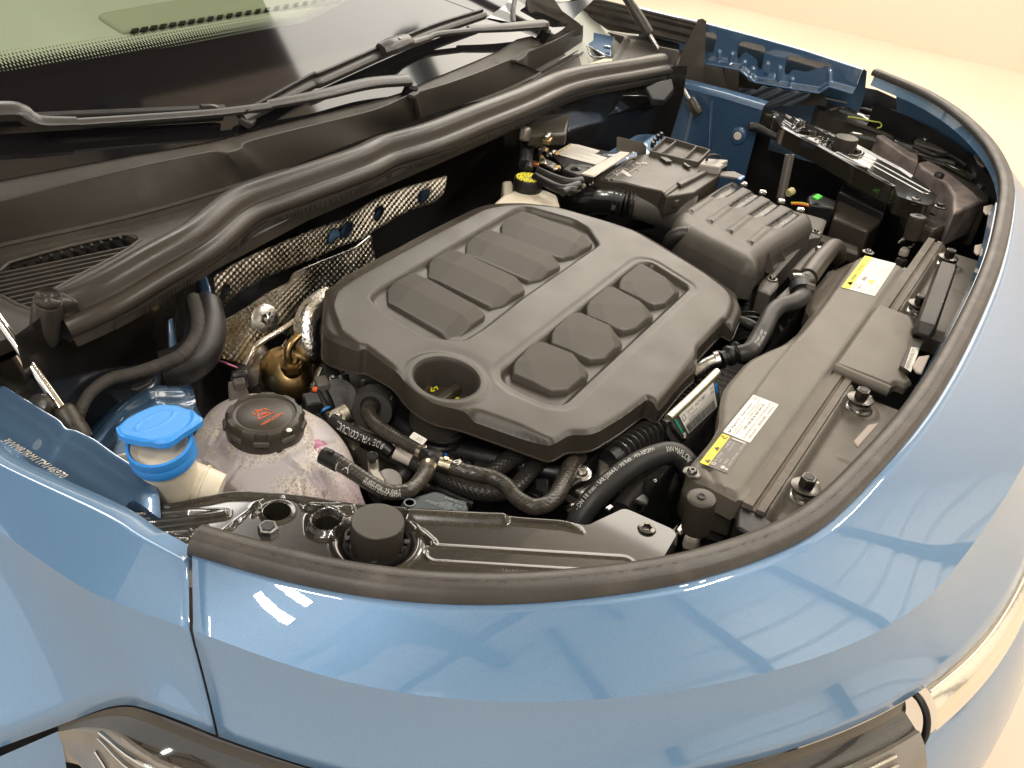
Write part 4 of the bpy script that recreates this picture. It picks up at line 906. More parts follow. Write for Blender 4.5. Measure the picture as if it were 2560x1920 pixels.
# ------------------------------------------------------------------ cowl, windscreen, wipers
k11, k12, k13, k14, k15, k16 = kk(1380, 0, q2), kk(1750, 60, q2), kk(1300, 300, q2), kk(1640, 340, q2), kk(2050, 240, q2), kk(900, 0, q2)
zG = lambda x, y: .972+.5*(y-.55)
MCW = M('cowl_grey_plastic', (.046, .039, .031), .42, bump=.4, bscale=1200, var=.12, vscale=9, rvar=.05, dust=.15, dscale=12)
c3p = [kA(-300, 1310), kA(0, 1240), kA(700, 1060), kA(1280, 936), kA(1380, 941), kA(1480, 912), kA(1560, 860), kA(2212, 700), k16(330, 1290), k16(620, 1160), k16(1070, 1025), k16(1500, 870), k16(1830, 738), k16(1910, 752), k16(2010, 700), k16(2055, 640), kB(1300, 310), kB(1450, 245), kB(1612, 158)]
C3 = [np.array(W(p, .962)) for p in c3p]
c4p = [kA(-300, 1170), kA(0, 1108), kA(800, 955), kA(1300, 868), kA(1600, 790), kA(2212, 640), k16(330, 1190), k16(560, 1120), k16(830, 990), k16(1480, 722), k16(1700, 620), k16(1930, 478), k16(2209, 420), kB(1300, 236), kB(1400, 232), kB(1480, 190)]
C4 = [np.array(W(p, lambda x, y: zG(x, y)-.003)) for p in c4p]
c2p = [kA(-300, 1570), kA(0, 1495), kA(800, 1315), kA(1350, 1160), kA(1750, 1035), kA(2212, 920), k16(330, 1605), k16(740, 1470), k16(1300, 1270), k16(1800, 1080), k16(2209, 880), kB(1250, 470), kB(1610, 270)]
C2 = [np.array(W(p, .918)) for p in c2p]
nC = 160
R3, R4, R2 = resample(catmull(C3, 4), nC), resample(catmull(C4, 6), nC), resample(catmull(C2, 6), nC)
cowl = thing('cowl', 'long dark grey plastic cowl panel between the windscreen and the big rubber seal', 'cowl')
d3 = lambda dy, dz: R3+np.array([0, dy, dz])
grid('gutter_wall', [R4, R4*.5+R3*.5+np.array([0, 0, -.010]), d3(.006, -.006), d3(.0015, -.001), d3(0, .0012), d3(-.0018, .0008), d3(-.0022, -.002), R3*.5+R2*.5+np.array([0, -.002, 0]), R2, R2+np.array([0, -.004, -.002])], MCW, cowl, 35)
fp = [tuple(p[:2]) for p in R2[::4]]+[(.42, .41), (.0, .40), (-.3, .395), (-.52, .37), (-.60, .382), (-.66, .385), (-.72, .385), (-.84, .40)]
gr_ = [tuple(W(p, .915)[:2]) for p in (kD(-260, 235), kD(0, 195), kA(60, 1610), kA(420, 1515), kA(760, 1440), kA(870, 1480), kD(700, 110), kD(340, 300), kD(205, 440), kD(0, 345), kD(-260, 230+180))]
gmid = [tuple(W(p, .915)[:2]) for p in (kA(0, 1560), kA(800, 1385), kA(1200, 1275))]
def floor_z(x, y, s):
    z = .914+0*x; g = sdf(x, y, gro)
    z = z+.0016*ss(-.009, -.006, g)
    return z+.0015*ss(.0025, .0006, np.minimum(segd(x, y, gmid[0], gmid[1]), segd(x, y, gmid[1], gmid[2])))
gro = rpoly(gr_, .004, 3)
relief('shelf', fp, floor_z, MCW, cowl, step=.0035, holes=[gro], skirt=.014)
mesh('grille_pit', [(-.95, .385, .885), (-.42, .41, .885), (-.42, .52, .885), (-.95, .52, .885)], [(0, 1, 2, 3)], MDK, cowl, False)
# slats of the air intake
ga, gb = np.array(W(kD(-260, 235), .913)), np.array(W(kA(870, 1480), .913)); u_ = (gb-ga)[:2]; u_ /= np.linalg.norm(u_); v_ = np.array([u_[1], -u_[0]])
def clipline(p, d, poly_):
    ts = []
    for (a, b) in zip(poly_, poly_[1:]+poly_[:1]):
        e = (b[0]-a[0], b[1]-a[1]); den = d[0]*e[1]-d[1]*e[0]
        if abs(den) < 1e-12: continue
        t = ((a[0]-p[0])*e[1]-(a[1]-p[1])*e[0])/den; s = ((a[0]-p[0])*d[1]-(a[1]-p[1])*d[0])/den
        if 0 <= s < 1: ts.append(t)
    ts.sort(); return ts
def strip(name, a, b, w, h, zt_, mat, par):
    a = np.array(a); b = np.array(b); d = (b-a)/np.linalg.norm(b-a); n = np.array([-d[1], d[0]])*w/2
    return slab(name, [Vector((*(a-n), zt_)), Vector((*(b-n), zt_)), Vector((*(b+n), zt_)), Vector((*(a+n), zt_))], h, mat, par, .0005, seg=1)
gl = [(p[0], p[1]) for p in gro]
for k in range(1, 13):
    p = ga[:2]+v_*.0088*k; ts = clipline(p, u_, gl)
    if len(ts) >= 2: strip('slat', p+u_*ts[0], p+u_*ts[1], .0018, .010, .9145, MDK if 0 else MCW, cowl)
w_ = np.array([u_[0]*.5+v_[0]*.87, u_[1]*.5+v_[1]*.87])
for k in range(0, 34):
    p = ga[:2]+u_*.0135*k; ts = clipline(p, w_, gl)
    if len(ts) >= 2: strip('cross_bar', p+w_*ts[0], p+w_*ts[1], .0016, .007, .9095, MDK, cowl)
tube('grille_rim', [(x, y, .9152) for x, y in gro[::3]]+[(gro[0][0], gro[0][1], .9152)], .0022, MCW, cowl, 8, 2, caps=False)
for k in range(9):
    f = k/8; q = W(kA(250, 1590), .916)*(1-f)+W(kA(740, 1465), .916)*f; box('grille_notch', q, (.003, .006, .004), MDK, cowl, (0, 0, -.4), .0005)
# seam clip on the gutter wall
e0, e1 = W(k16(650, 1170), .9635), W(k16(715, 1490), .918)
tube('seam_post', [e0+Vector((0, -.003, -.002)), e1+Vector((0, -.004, .0))], .0045, MCW, cowl, 8, 2)
box('seam_cap', e0+Vector((.001, 0, .0)), (.020, .010, .006), MCW, cowl, (0, 0, .2), .0015)
# lower shelf steps under the wall
for off_, zz, rr in ((-.010, .9155, .0016), (-.021, .915, .0013)):
    tube('shelf_step', [Vector(p)+Vector((0, off_, zz-.918)) for p in R2[52::6]], rr, MCW, cowl, 8, 3)
# windscreen
MFR = M('black_frit_glass', (.008, .007, .008), .05, spec=.5)
def glassmat(name, tint, dots=False):
    m = bpy.data.materials.new(name); m.use_nodes = True; nt = m.node_tree; nt.nodes.clear()
    out = nt.nodes.new('ShaderNodeOutputMaterial'); tr = nt.nodes.new('ShaderNodeBsdfTransparent'); tr.inputs[0].default_value = (*tint, 1)
    gl_ = nt.nodes.new('ShaderNodeBsdfGlossy'); gl_.inputs['Roughness'].default_value = .02; fr = nt.nodes.new('ShaderNodeFresnel'); fr.inputs['IOR'].default_value = 1.42
    mx = nt.nodes.new('ShaderNodeMixShader'); nt.links.new(fr.outputs[0], mx.inputs[0]); nt.links.new(tr.outputs[0], mx.inputs[1]); nt.links.new(gl_.outputs[0], mx.inputs[2])
    if dots:
        tc = nt.nodes.new('ShaderNodeTexCoord'); mp = nt.nodes.new('ShaderNodeMapping'); mp.inputs['Rotation'].default_value = (0, 0, .785); mp.inputs['Scale'].default_value = (1.1, .5, 1); nt.links.new(tc.outputs['Object'], mp.inputs['Vector'])
        sx_ = nt.nodes.new('ShaderNodeSeparateXYZ'); nt.links.new(mp.outputs[0], sx_.inputs[0])
        def cell(o):
            a = nt.nodes.new('ShaderNodeMath'); a.operation = 'MULTIPLY'; a.inputs[1].default_value = 2*math.pi/.0036; nt.links.new(o, a.inputs[0]); b = nt.nodes.new('ShaderNodeMath'); b.operation = 'COSINE'; nt.links.new(a.outputs[0], b.inputs[0]); return b.outputs[0]
        ad = nt.nodes.new('ShaderNodeMath'); ad.operation = 'ADD'; nt.links.new(cell(sx_.outputs['X']), ad.inputs[0]); nt.links.new(cell(sx_.outputs['Y']), ad.inputs[1])
        s2 = nt.nodes.new('ShaderNodeSeparateXYZ'); nt.links.new(tc.outputs['Object'], s2.inputs[0])
        uv = nt.nodes.new('ShaderNodeAttribute'); uv.attribute_name = 'fade'
        mr = nt.nodes.new('ShaderNodeMapRange'); nt.links.new(uv.outputs['Fac'], mr.inputs['Value']); mr.inputs['To Min'].default_value = -1.7; mr.inputs['To Max'].default_value = 1.9
        gt = nt.nodes.new('ShaderNodeMath'); gt.operation = 'GREATER_THAN'; nt.links.new(ad.outputs[0], gt.inputs[0]); nt.links.new(mr.outputs[0], gt.inputs[1])
        df = nt.nodes.new('ShaderNodeBsdfPrincipled'); df.inputs['Base Color'].default_value = (.01, .01, .01, 1); df.inputs['Roughness'].default_value = .08
        m2 = nt.nodes.new('ShaderNodeMixShader'); nt.links.new(gt.outputs[0], m2.inputs[0]); nt.links.new(mx.outputs[0], m2.inputs[1]); nt.links.new(df.outputs[0], m2.inputs[2]); nt.links.new(m2.outputs[0], out.inputs[0])
    else: nt.links.new(mx.outputs[0], out.inputs[0])
    return m
scr = thing('windscreen', 'windscreen with black lower band fading out in dots, at the upper left', 'windscreen')
def gp(p, dz=0): return W(p, lambda x, y: zG(x, y)+dz)
bot = resample([np.array(gp(p)) for p in c4p]+[np.array(gp(kB(1700, -20)))], 60)
frt = resample([np.array(gp(p)) for p in (kA(-500, 560), kA(0, 440), kA(560, 360), kA(1100, 280), kA(1500, 205), kA(1880, 140), kB(250, -40), kB(700, -110), kB(1000, -60), kB(1190, -10), kB(1300, 50))], 60)
up_ = frt+np.array([0, .028, .014])
far_ = frt+np.array([0, .55, .275])
grid('black_band', [bot, bot*.6+frt*.4, frt], MFR, scr, 60)
db = grid('dot_band', [frt, frt*.5+up_*.5, up_], glassmat('dotted_glass', (.90, .96, .86), True), scr, 60)
at = db.data.attributes.new('fade', 'FLOAT', 'POINT'); at.data.foreach_set('value', [0.0]*60+[.5]*60+[1.0]*60)
grid('clear_glass', [up_, up_*.5+far_*.5, far_], glassmat('green_glass', (.90, .96, .86)), scr, 60)
# raised far edge of the glass and pillar
pil = thing('windscreen_pillar', 'dark far pillar end of the windscreen at the top of the photo', 'pillar')
mesh('pillar', [gp(k16(1560, 215), .002), gp(k16(1890, 280), .004), gp(k16(1900, 0), .004), gp(k16(1880, -60), .004), gp(k16(1780, 60), .002)], [(0, 1, 2, 3, 4)], M('dark_teal_trim', (.012, .018, .022), .25, coat=1), pil, False)
tube('pillar_edge', [gp(k16(1890, 280), .006), gp(k16(1880, 130), .006), gp(k16(1900, 0), .006), gp(k16(1905, -60), .006)], .004, MDK, pil, 10)
# dashboard below the glass
dash = thing('dashboard', 'pale green-grey dashboard top with speaker panel seen through the windscreen', 'dashboard')
MDA = M('dash_pale', (.56, .57, .50), .6, bump=.3, bscale=700, var=.08, vscale=4)
MDA2 = M('dash_speaker', (.42, .43, .34), .7, bump=.6, bscale=1500)
zD = lambda x, y: zG(x, y)-.055
def dp(p, dz=0): return W(p, lambda x, y: zD(x, y)+dz)
mesh('top', [(-1.1, .52, .90), (.9, .52, .90), (.9, 1.5, 1.39), (-1.1, 1.5, 1.39)], [(0, 1, 2, 3)], MDA, dash, False)
slab('speaker_panel', [dp(p, .004) for p in (kA(600, 90), kA(640, 70), kA(1100, -10), kA(1400, -60), kA(2300, -160), kA(2100, 0), kA(1400, 80), kA(760, 185), kA(740, 180))], .01, MDA2, dash, .003)
for k in range(22):
    f = k/21; a = dp(kA(800+(1450-800)*f*1.9, 196-(196-92)*f*1.9), .0045)
    v = (dp(kA(850, 188), .0045)-dp(kA(800, 196), .0045)); w = dp(kA(830, 170), .0045)-dp(kA(815, 195), .0045)
    slab('vent_slot', [a, a+v*.8, a+v*.8+w*.8, a+w*.8], .003, MDK, dash, 0)
# wipers
MWA = M('satin_black_metal', (.030, .027, .024), .42, coat=.25, coat_r=.25, bump=.05)
def flatbar(name, pts, w, h, mat, par, up=(0, -.45, .9), taper=None):
    sec_ = [(-w/2, 0), (-w/2*.9, h*.7), (-w/2*.45, h), (w/2*.45, h), (w/2*.9, h*.7), (w/2, 0)]
    P = catmull([np.array(p) for p in pts], 6); sc = None
    if taper: sc = np.interp(np.linspace(0, 1, len(P)), np.linspace(0, 1, len(taper)), taper)
    return sweep(name, P, sec_, mat, par, up=up, sharp=40, scale=sc)
w1 = thing('wiper', 'near wiper arm and blade lying along the left half of the windscreen base', 'wiper')
flatbar('arm', [gp(kB(540, 500), .020), gp(kB(300, 520), .022), gp(kB(0, 590), .022), gp(kA(1640, 650), .020)], .020, .008, MWA, w1, taper=[1, .95, .8, .7])
flatbar('arm_rod', [gp(kA(1650, 660), .020), gp(kA(1350, 700), .019), gp(kA(900, 735), .018), gp(kA(460, 765), .018)], .0115, .006, MWA, w1)
flatbar('blade_holder', [gp(kA(470, 762), .019), gp(kA(260, 765), .019), gp(kA(180, 740), .022), gp(kA(90, 700), .026), gp(kA(-160, 710), .026)], .017, .009, MWA, w1, taper=[.8, 1, 1.1, 1.3, 1.3])
flatbar('blade', [gp(kA(1370, 690), .012), gp(kA(900, 712), .012), gp(kA(300, 740), .012), gp(kA(-200, 770), .012)], .012, .010, MDK, w1)
flatbar('blade_end', [gp(kA(1230, 665), .020), gp(kA(1300, 664), .020), gp(kA(1345, 684), .016)], .006, .005, MWA, w1)
flatbar('blade_lip', [gp(kA(1365, 735), .004), gp(kA(900, 762), .004), gp(kA(300, 790), .004)], .004, .006, MDK, w1)
p_ = gp(kB(560, 540), .012); lathe('pivot', [(.010, -.02), (.010, .004), (.006, .008), (0, .008)], p_, MDK, w1, 20, (0, -.4, .9))
w2 = thing('wiper', 'far wiper with its blade rising diagonally across the windscreen', 'wiper')
flatbar('blade', [gp(kA(1480, 740), .010), gp(kA(1900, 530), .012), gp(kB(0, 510), .014), gp(kB(400, 330), .014), gp(kB(700, 205), .014), gp(kB(1000, 100), .014)], .015, .009, MWA, w2)
flatbar('spoiler', [gp(kA(1500, 700), .018), gp(kA(1900, 480), .020), gp(kB(0, 462), .021), gp(kB(400, 288), .021), gp(kB(700, 165), .021), gp(kB(990, 75), .021)], .006, .007, MDK, w2)
box('blade_tip', gp(kA(1520, 745), .010), (.020, .016, .010), MWA, w2, (.4, 0, .45), .002)
flatbar('blade_joint', [gp(k16(250, 640), .024), gp(k16(380, 590), .026), gp(k16(560, 520), .026), gp(k16(640, 530), .022), gp(k16(840, 470), .020)], .022, .011, MWA, w2, taper=[1, 1.2, 1.0, .6, .5])
box('joint_button', gp(k16(490, 470), .040), (.007, .005, .002), MDS, w2, (.4, 0, .4), .0008)
flatbar('arm_rod', [gp(k16(830, 480), .020), gp(k16(950, 430), .020), gp(k16(1360, 385), .020)], .010, .006, MWA, w2)
flatbar('arm', [gp(k16(1330, 375), .020), gp(k16(1800, 350), .022), gp(k16(2209, 320), .022), gp(kB(1390, 170), .022)], .019, .008, MWA, w2, taper=[.75, .95, 1.1, 1.3])
p_ = gp(kB(1385, 195), .010); lathe('pivot', [(.010, -.02), (.010, .004), (.006, .008), (0, .008)], p_, MDK, w2, 20, (0, -.4, .9))

# ------------------------------------------------------------------ big rubber cowl seal
cs_p = [(kD(300, 330), .940), (kD(520, 240), .948), (kD(900, 18), .958), (kA(1100, 1398), .962), (kA(1250, 1278), .964), (kA(1420, 1150), .965), (kA(1700, 1060), .966), (kA(2212, 890), .966), (kB(300, 845), .966), (kB(600, 768), .966), (kB(900, 655), .966), (kB(1200, 545), .965), (kB(1420, 450), .964), (kB(1600, 405), .962), (kB(1800, 375), .957), (kB(2085, 330), .948)]
CS = resample(catmull([np.array(W(p, z)) for p, z in cs_p], 8), 170)
for _ in range(14): CS[1:-1] = .25*CS[:-2]+.5*CS[1:-1]+.25*CS[2:]
cseal = thing('cowl_seal', 'thick double-ribbed black rubber seal sweeping from lower left to upper right above the engine', 'rubber seal')
MRB2 = M('smooth_black_rubber', (.034, .028, .022), .32, bump=.12, bscale=800, var=.1, vscale=10, rvar=.05)
sec = [(-.006, -.012), (-.005, -.004), (0, .0), (.006, .003), (.013, .003), (.019, .0), (.023, -.006), (.0235, -.0105), (.025, -.013), (.029, -.0125), (.034, -.014), (.038, -.0185), (.039, -.024), (.037, -.0285), (.034, -.0305), (.0345, -.0325), (.0355, -.040), (.033, -.0405), (.030, -.030), (.0, -.026)]
sweep('ribbed_bulb', CS, sec, MRB2, cseal, sharp=50)
v = []; f = []
T = np.gradient(CS, axis=0); T /= np.linalg.norm(T, axis=1)[:, None]; Oo_ = np.stack([T[:, 1], -T[:, 0], 0*T[:, 0]], 1)
fine = resample(np.hstack([CS, Oo_, T]), 420)
for r_ in fine[40:-4]:
    c, o, t = Vector(r_[:3]), Vector(r_[3:6]).normalized(), Vector(r_[6:9]).normalized(); q = c+o*.0362+Vector((0, 0, -.0365)); k = len(v)
    for a in (-1, 1):
        for b in (-1, 1): v.append(q+t*a*.0007+Vector((0, 0, 1))*b*.0032); v.append(q+t*a*.0007+Vector((0, 0, 1))*b*.0032+o*.0012)
    f += [(k+1, k+3, k+7, k+5), (k, k+1, k+5, k+4), (k, k+2, k+3, k+1), (k+4, k+5, k+7, k+6), (k+2, k+6, k+7, k+3)]
tag(mesh('flap_ribbing', v, f, MRB2, cseal, False), kind='stuff')
# moulded ends
blk = slab('end_block', [W(k10(372, 262), .945), W(k10(560, 140), .952), W(k10(745, 265), .947), W(k10(530, 292), .943)], .05, MRB2, cseal, .006, seg=4, low=[W(k10(300, 720), .905), W(k10(560, 500), .915), W(k10(840, 540), .900), W(k10(385, 850), .878)])
tube('end_nose', [W(k10(452, 236), .9495), W(k10(450, 246), .9485), W(k10(447, 270), .945), W(k10(435, 400), .930), W(k10(412, 600), .908), W(k10(385, 780), .888), W(k10(385, 850), .880)], [.003, .0095, .0125, .0135, .0125, .006, .003], MRB2, cseal, 24, 6)
ce = CS[-1]; box('end_clip', Vector(ce)+Vector((.012, -.012, -.020)), (.014, .040, .060), MPF, cseal, (.0, .25, .2), .003)
slab('end_clip', [W(k11(1150, 1060), .915), W(k11(1300, 1000), .92), W(k11(1470, 960), .92), W(k11(1500, 1090), .905), W(k11(1380, 1220), .895), W(k11(1230, 1220), .895)], .012, MDK, cseal, .002)

# ------------------------------------------------------------------ dark walls of the bay
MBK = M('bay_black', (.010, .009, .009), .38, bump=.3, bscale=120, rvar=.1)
MSH = M('shiny_black_lacquer', (.014, .012, .011), .16, coat=.8, coat_r=.1, bump=.25, bscale=22)
fw = thing('firewall', 'dark firewall below the big rubber seal', 'body panel')
fpth = [(-.70, .352), (-.60, .385), (-.50, .395), (-.44, .43), (-.30, .46), (-.10, .47), (.12, .47), (.20, .44), (.24, .40), (.45, .385), (.60, .36), (.66, .33)]
fr_ = resample(catmull([np.array([a, b, 0.]) for a, b in fpth], 6), 80)
grid('sheet', [fr_+np.array([0, 0, .935]), fr_+np.array([0, -.004, .88]), fr_+np.array([0, .004, .80]), fr_+np.array([0, 0, .60])], MSH, fw, 50, True)
bf = thing('bay_floor', 'black underside of the engine bay', 'body panel')
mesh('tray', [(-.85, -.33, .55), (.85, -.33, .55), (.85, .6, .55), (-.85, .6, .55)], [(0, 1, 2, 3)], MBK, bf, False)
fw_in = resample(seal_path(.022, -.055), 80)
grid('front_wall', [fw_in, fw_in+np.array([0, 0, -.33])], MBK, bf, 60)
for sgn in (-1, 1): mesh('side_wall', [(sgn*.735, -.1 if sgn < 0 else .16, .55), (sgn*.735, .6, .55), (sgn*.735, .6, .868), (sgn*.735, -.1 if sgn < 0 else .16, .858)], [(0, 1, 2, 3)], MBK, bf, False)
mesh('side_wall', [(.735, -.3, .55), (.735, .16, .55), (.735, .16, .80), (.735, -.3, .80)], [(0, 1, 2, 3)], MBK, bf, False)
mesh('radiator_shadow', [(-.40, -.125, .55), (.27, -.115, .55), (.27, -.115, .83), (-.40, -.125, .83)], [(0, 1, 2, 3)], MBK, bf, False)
# ------------------------------------------------------------------ far fender
def vplate(name, pts_px, X0, mat, par, holes_px=(), step=.003, thick=.004, zf=None, rad=.003):
    "pressed sheet standing in the plane x = X0"
    P = rpoly([(WX(p, X0).y, WX(p, X0).z) for p in pts_px], rad, 3); H = [rpoly([(WX(p, X0).y, WX(p, X0).z) for p in h], .004, 4) for h in holes_px]
    o = relief(name, P, zf or (lambda x, y, s: 0*x), mat, par, step=step, holes=H, skirt=thick)
    Mt = Matrix(((0, 0, -1, X0), (1, 0, 0, 0), (0, 1, 0, 0), (0, 0, 0, 1))); o.data.transform(Mt); o.data.flip_normals() if Mt.determinant() < 0 else None
    return o
ff = thing('far_fender', 'far side front fender with windowed blue inner flange at the top right', 'fender')
fl_pts = [k12(-250, -80), k12(100, 0), k12(700, 160), k12(1300, 330), k12(2000, 560), k12(1960, 640), k12(1885, 855), k12(1780, 830), k12(1600, 770), k12(1560, 790), k12(1480, 850), k12(1100, 790), k12(680, 715), k12(620, 690), k12(500, 570), k12(400, 545), k12(60, 490), k12(-250, 430)]
H_ = [[k12(60, 100), k12(190, 110), k12(212, 160), k12(160, 355), k12(60, 340)], [k12(510, 205), k12(780, 265), k12(805, 310), k12(755, 565), k12(705, 540), k12(700, 440), k12(560, 340), k12(505, 390), k12(480, 435), k12(450, 420), k12(470, 260)], [k12(1110, 375), k12(1300, 420), k12(1600, 490), k12(1635, 545), k12(1530, 520), k12(1300, 590), k12(1130, 560), k12(1085, 625), k12(1040, 625), k12(1035, 560), k12(1065, 420)]]
sp = [((WX(k12(a, b), .80).y, WX(k12(a, b), .80).z), (WX(k12(c, d), .80).y, WX(k12(c, d), .80).z)) for a, b, c, d in ((235, 345, 225, 440), (395, 370, 370, 470), (545, 470, 530, 540), (650, 550, 640, 620), (830, 490, 815, 600), (980, 540, 965, 680), (1130, 680, 1120, 740), (1590, 580, 1590, 710))]
botl = [(WX(p, .80).y, WX(p, .80).z) for p in (k12(60, 480), k12(400, 535), k12(500, 560), k12(680, 705), k12(1100, 780), k12(1480, 840), k12(1560, 780), k12(1600, 760), k12(1885, 845))]
def ffz(x, y, s):
    z = 0*x
    for a, b in sp: z = z+.003*ss(.0045, .001, segd(x, y, a, b))
    d = np.full(x.shape, 9.)
    for a, b in zip(botl[:-1], botl[1:]): d = np.minimum(d, segd(x, y, a, b))
    return z+.008*ss(.009, .001, d)
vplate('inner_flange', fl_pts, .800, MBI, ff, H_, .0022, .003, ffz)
top = [WX(p, .80) for p in (k12(-900, -240), k12(-250, -80), k12(100, 0), k12(700, 160), k12(1300, 330), k12(2000, 560))]
grid('outer_skin', [[t+Vector((-.001, 0, -.001)) for t in top], [t+Vector((.004, 0, .001)) for t in top], [t+Vector((.04, 0, -.010)) for t in top], [t+Vector((.085, 0, -.06)) for t in top], [t+Vector((.10, 0, -.30)) for t in top]], MB, ff, 40)
vplate('end_wall', [k12(1860, 760), k12(2150, 800), k12(2700, 1050), k12(2900, 1300), k12(1850, 1300)], .93, MDK, ff, (), .02, .003)
vplate('liner_wall', [k12(-500, 350), k12(60, 480), k12(500, 560), k12(900, 700), k12(1500, 800), k12(1560, 1000), k12(-500, 1000)], .835, MPD, ff, (), .02, .003)
rc = [k12(480, 780), k12(700, 815), k12(760, 760), k12(1000, 800), k12(1350, 850), k12(1320, 910), k12(1100, 1010), k12(830, 1010), k12(780, 990), k12(470, 905)]
def rcz(x, y, s): return .004*np.sin(y*300+x*220)
vplate('ribbed_bracket', rc, .770, M('slate_paint', (.06, .075, .09), .35, coat=.6, metal=.3), ff, (), .003, .003, rcz)
vplate('brown_foam', [k12(50, 500), k12(270, 545), k12(350, 880), k12(30, 800)], .785, MPD, ff, (), .01, .004)
vplate('brown_foam', [k12(290, 545), k12(470, 570), k12(470, 930), k12(350, 880)], .788, MPF, ff, (), .01, .004)
# grey cladding behind the far strut
cl = thing('cladding', 'grey plastic cladding and shelf in the far rear corner behind the gas strut', 'cladding')
vplate('upright', [k11(190, 0), k11(560, 0), k11(1110, 140), k11(1790, 285), k11(1760, 400), k11(1650, 530), k11(1050, 425), k11(700, 370), k11(420, 210), k11(190, 175)], .790, MPD, cl, (), .004, .004, lambda x, y, s: .003*np.sin(y*420))
tube('upright_lip', [WX(k11(x, y), .788) for x, y in ((190, -10), (560, 5), (980, 100), (1400, 200), (1780, 290))], .003, MPD, cl, 8)
shp = [k11(230, 185), k11(420, 215), k11(640, 360), k11(900, 430), k11(1300, 470), k11(1530, 530), k11(1610, 600), k11(1560, 760), k11(1490, 860), k11(1300, 900), k11(760, 880), k11(740, 720), k11(890, 455), k11(600, 380)]
relief('shelf', rpoly([tuple(W(p, .925)[:2]) for p in shp], .006, 3), lambda x, y, s: .922+.004*ss(.014, .006, s), MPD, cl, step=.004, skirt=.02)
slab('blade', [WX(k11(1790, 235), .775), WX(k11(1850, 225), .790), WX(k11(1900, 260), .795), WX(k11(1870, 900), .785), WX(k11(1860, 1040), .785), WX(k11(1580, 960), .765), WX(k11(1480, 860), .745), WX(k11(1650, 520), .765)], .010, MPD, cl, .002)
br = thing('hinge_bracket', 'blue hood hinge bracket in the opening beside the cowl end', 'bracket')
mesh('pit', [W(k11(380, 320), .90), W(k11(800, 400), .90), W(k11(900, 460), .90), W(k11(760, 720), .90), W(k11(400, 720), .90)], [(0, 1, 2, 3, 4)], MDK, br, False)
slab('plate', [W(k11(400, 340), .925), W(k11(520, 400), .93), W(k11(770, 450), .93), W(k11(740, 560), .925), W(k11(720, 690), .92), W(k11(600, 650), .918), W(k11(440, 540), .92)], .004, MBI, br, .0015)
lathe('hinge_bolt', [(.008, 0), (.008, .004), (.004, .006), (0, .006)], W(k11(675, 590), .928), MBI, br, 16); tube('latch_wire', [W(k11(430, 560), .925), W(k11(600, 650), .922), W(k11(640, 700), .92), W(k11(480, 690), .92), W(k11(430, 560), .925)], .0015, MZN, br, 8, 3)
hp = thing('hood_hinge_arm', 'grey fabric-look hinge cover at the top edge right of the windscreen', 'cover')
slab('cover', [W(kB(1260, -20), 1.02), W(kB(1440, -20), 1.02), W(kB(1490, 60), 1.0), W(kB(1600, 140), .975), W(kB(1620, 160), .968), W(kB(1440, 190), .965), W(kB(1380, 140), .975), W(kB(1300, 120), .985)], .02, MCW, hp, .004)
# gas struts
def strut(sx, lab, x0):
    t = thing('gas_strut', lab, 'gas strut', 'gas struts holding the hood'); b = Vector((x0, .301, .848)); d = Vector((0, .177, .161)).normalized()
    tube('end_fitting', [b-d*.004, b+d*.004, b+d*.026, b+d*.030], [.0085, .0105, .0105, .008], MPF, t, 18, 2)
    box('clip', b+d*.012+Vector((0, -.004, .007)), (.010, .010, .004), MDK, t, (.7, 0, 0), .001)
    tube('rod', [b+d*.028, b+d*.205], .0046 if sx < 0 else .0036, MCR if sx < 0 else MZN, t, 20, 1)
    if sx > 0:
        tube('sleeve', [b+d*.175, b+d*.182, b+d*.228, b+d*.245], [.0085, .0105, .0105, .0085], MPF, t, 20, 2)
        tube('cylinder', [b+d*.24, b+d*.62], .0088, MWA, t, 22, 1)
    else:
        tube('cylinder', [b+d*.205, b+d*.62], .0088, MWA, t, 22, 1)
    return t
strut(1, 'thin gas strut of the far side crossing the end of the rubber seal', .689)
strut(-1, 'bright polished gas strut rod at the left edge of the photo', -.689)
# ------------------------------------------------------------------ air filter box
def wz(p, z): return tuple(W(p, z)[:2])
MAB = M('grey_moulded_plastic', (.085, .075, .062), .40, bump=.35, bscale=1300, var=.07, vscale=12, rvar=.05, dust=.1)
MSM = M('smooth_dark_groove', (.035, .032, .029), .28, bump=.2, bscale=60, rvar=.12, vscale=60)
zB = .855
ab = thing('air_filter_box', 'grey ribbed air filter box with four dark grooves right of the engine cover', 'air filter')
abo = rpoly([wz(p, zB) for p in (k14(300, 855), k14(640, 650), k14(880, 505), k14(990, 525), k14(1110, 590), k14(1300, 680), k14(1560, 800), k14(1780, 890), k14(1930, 935), k14(1962, 1010), k14(1700, 1170), k14(1400, 1370), k14(1305, 1440), k14(1280, 1560), k14(1100, 1530), k14(860, 1400), k14(600, 1270), k14(320, 1120), k14(228, 1040), k14(232, 940))], .006, 3)
sco = [[(640, 742), (780, 640), (950, 556), (1060, 575), (1095, 600), (980, 680), (870, 745), (760, 768)], [(868, 855), (1000, 760), (1190, 648), (1290, 680), (1325, 705), (1200, 790), (1085, 865), (980, 882)], [(1108, 965), (1260, 860), (1420, 762), (1530, 800), (1562, 820), (1450, 905), (1345, 978), (1200, 1000)], [(1335, 1102), (1500, 990), (1690, 870), (1790, 905), (1815, 932), (1700, 1020), (1560, 1118), (1400, 1130)]]
scp = [[wz(k14(*p), zB) for p in s] for s in sco]
bnd = [[(640, 742), (705, 768), (440, 962), (372, 912)], [(868, 862), (938, 885), (690, 1080), (610, 1035)], [(1112, 975), (1190, 1002), (935, 1195), (858, 1158)], [(1340, 1110), (1430, 1132), (1190, 1335), (1108, 1290)]]
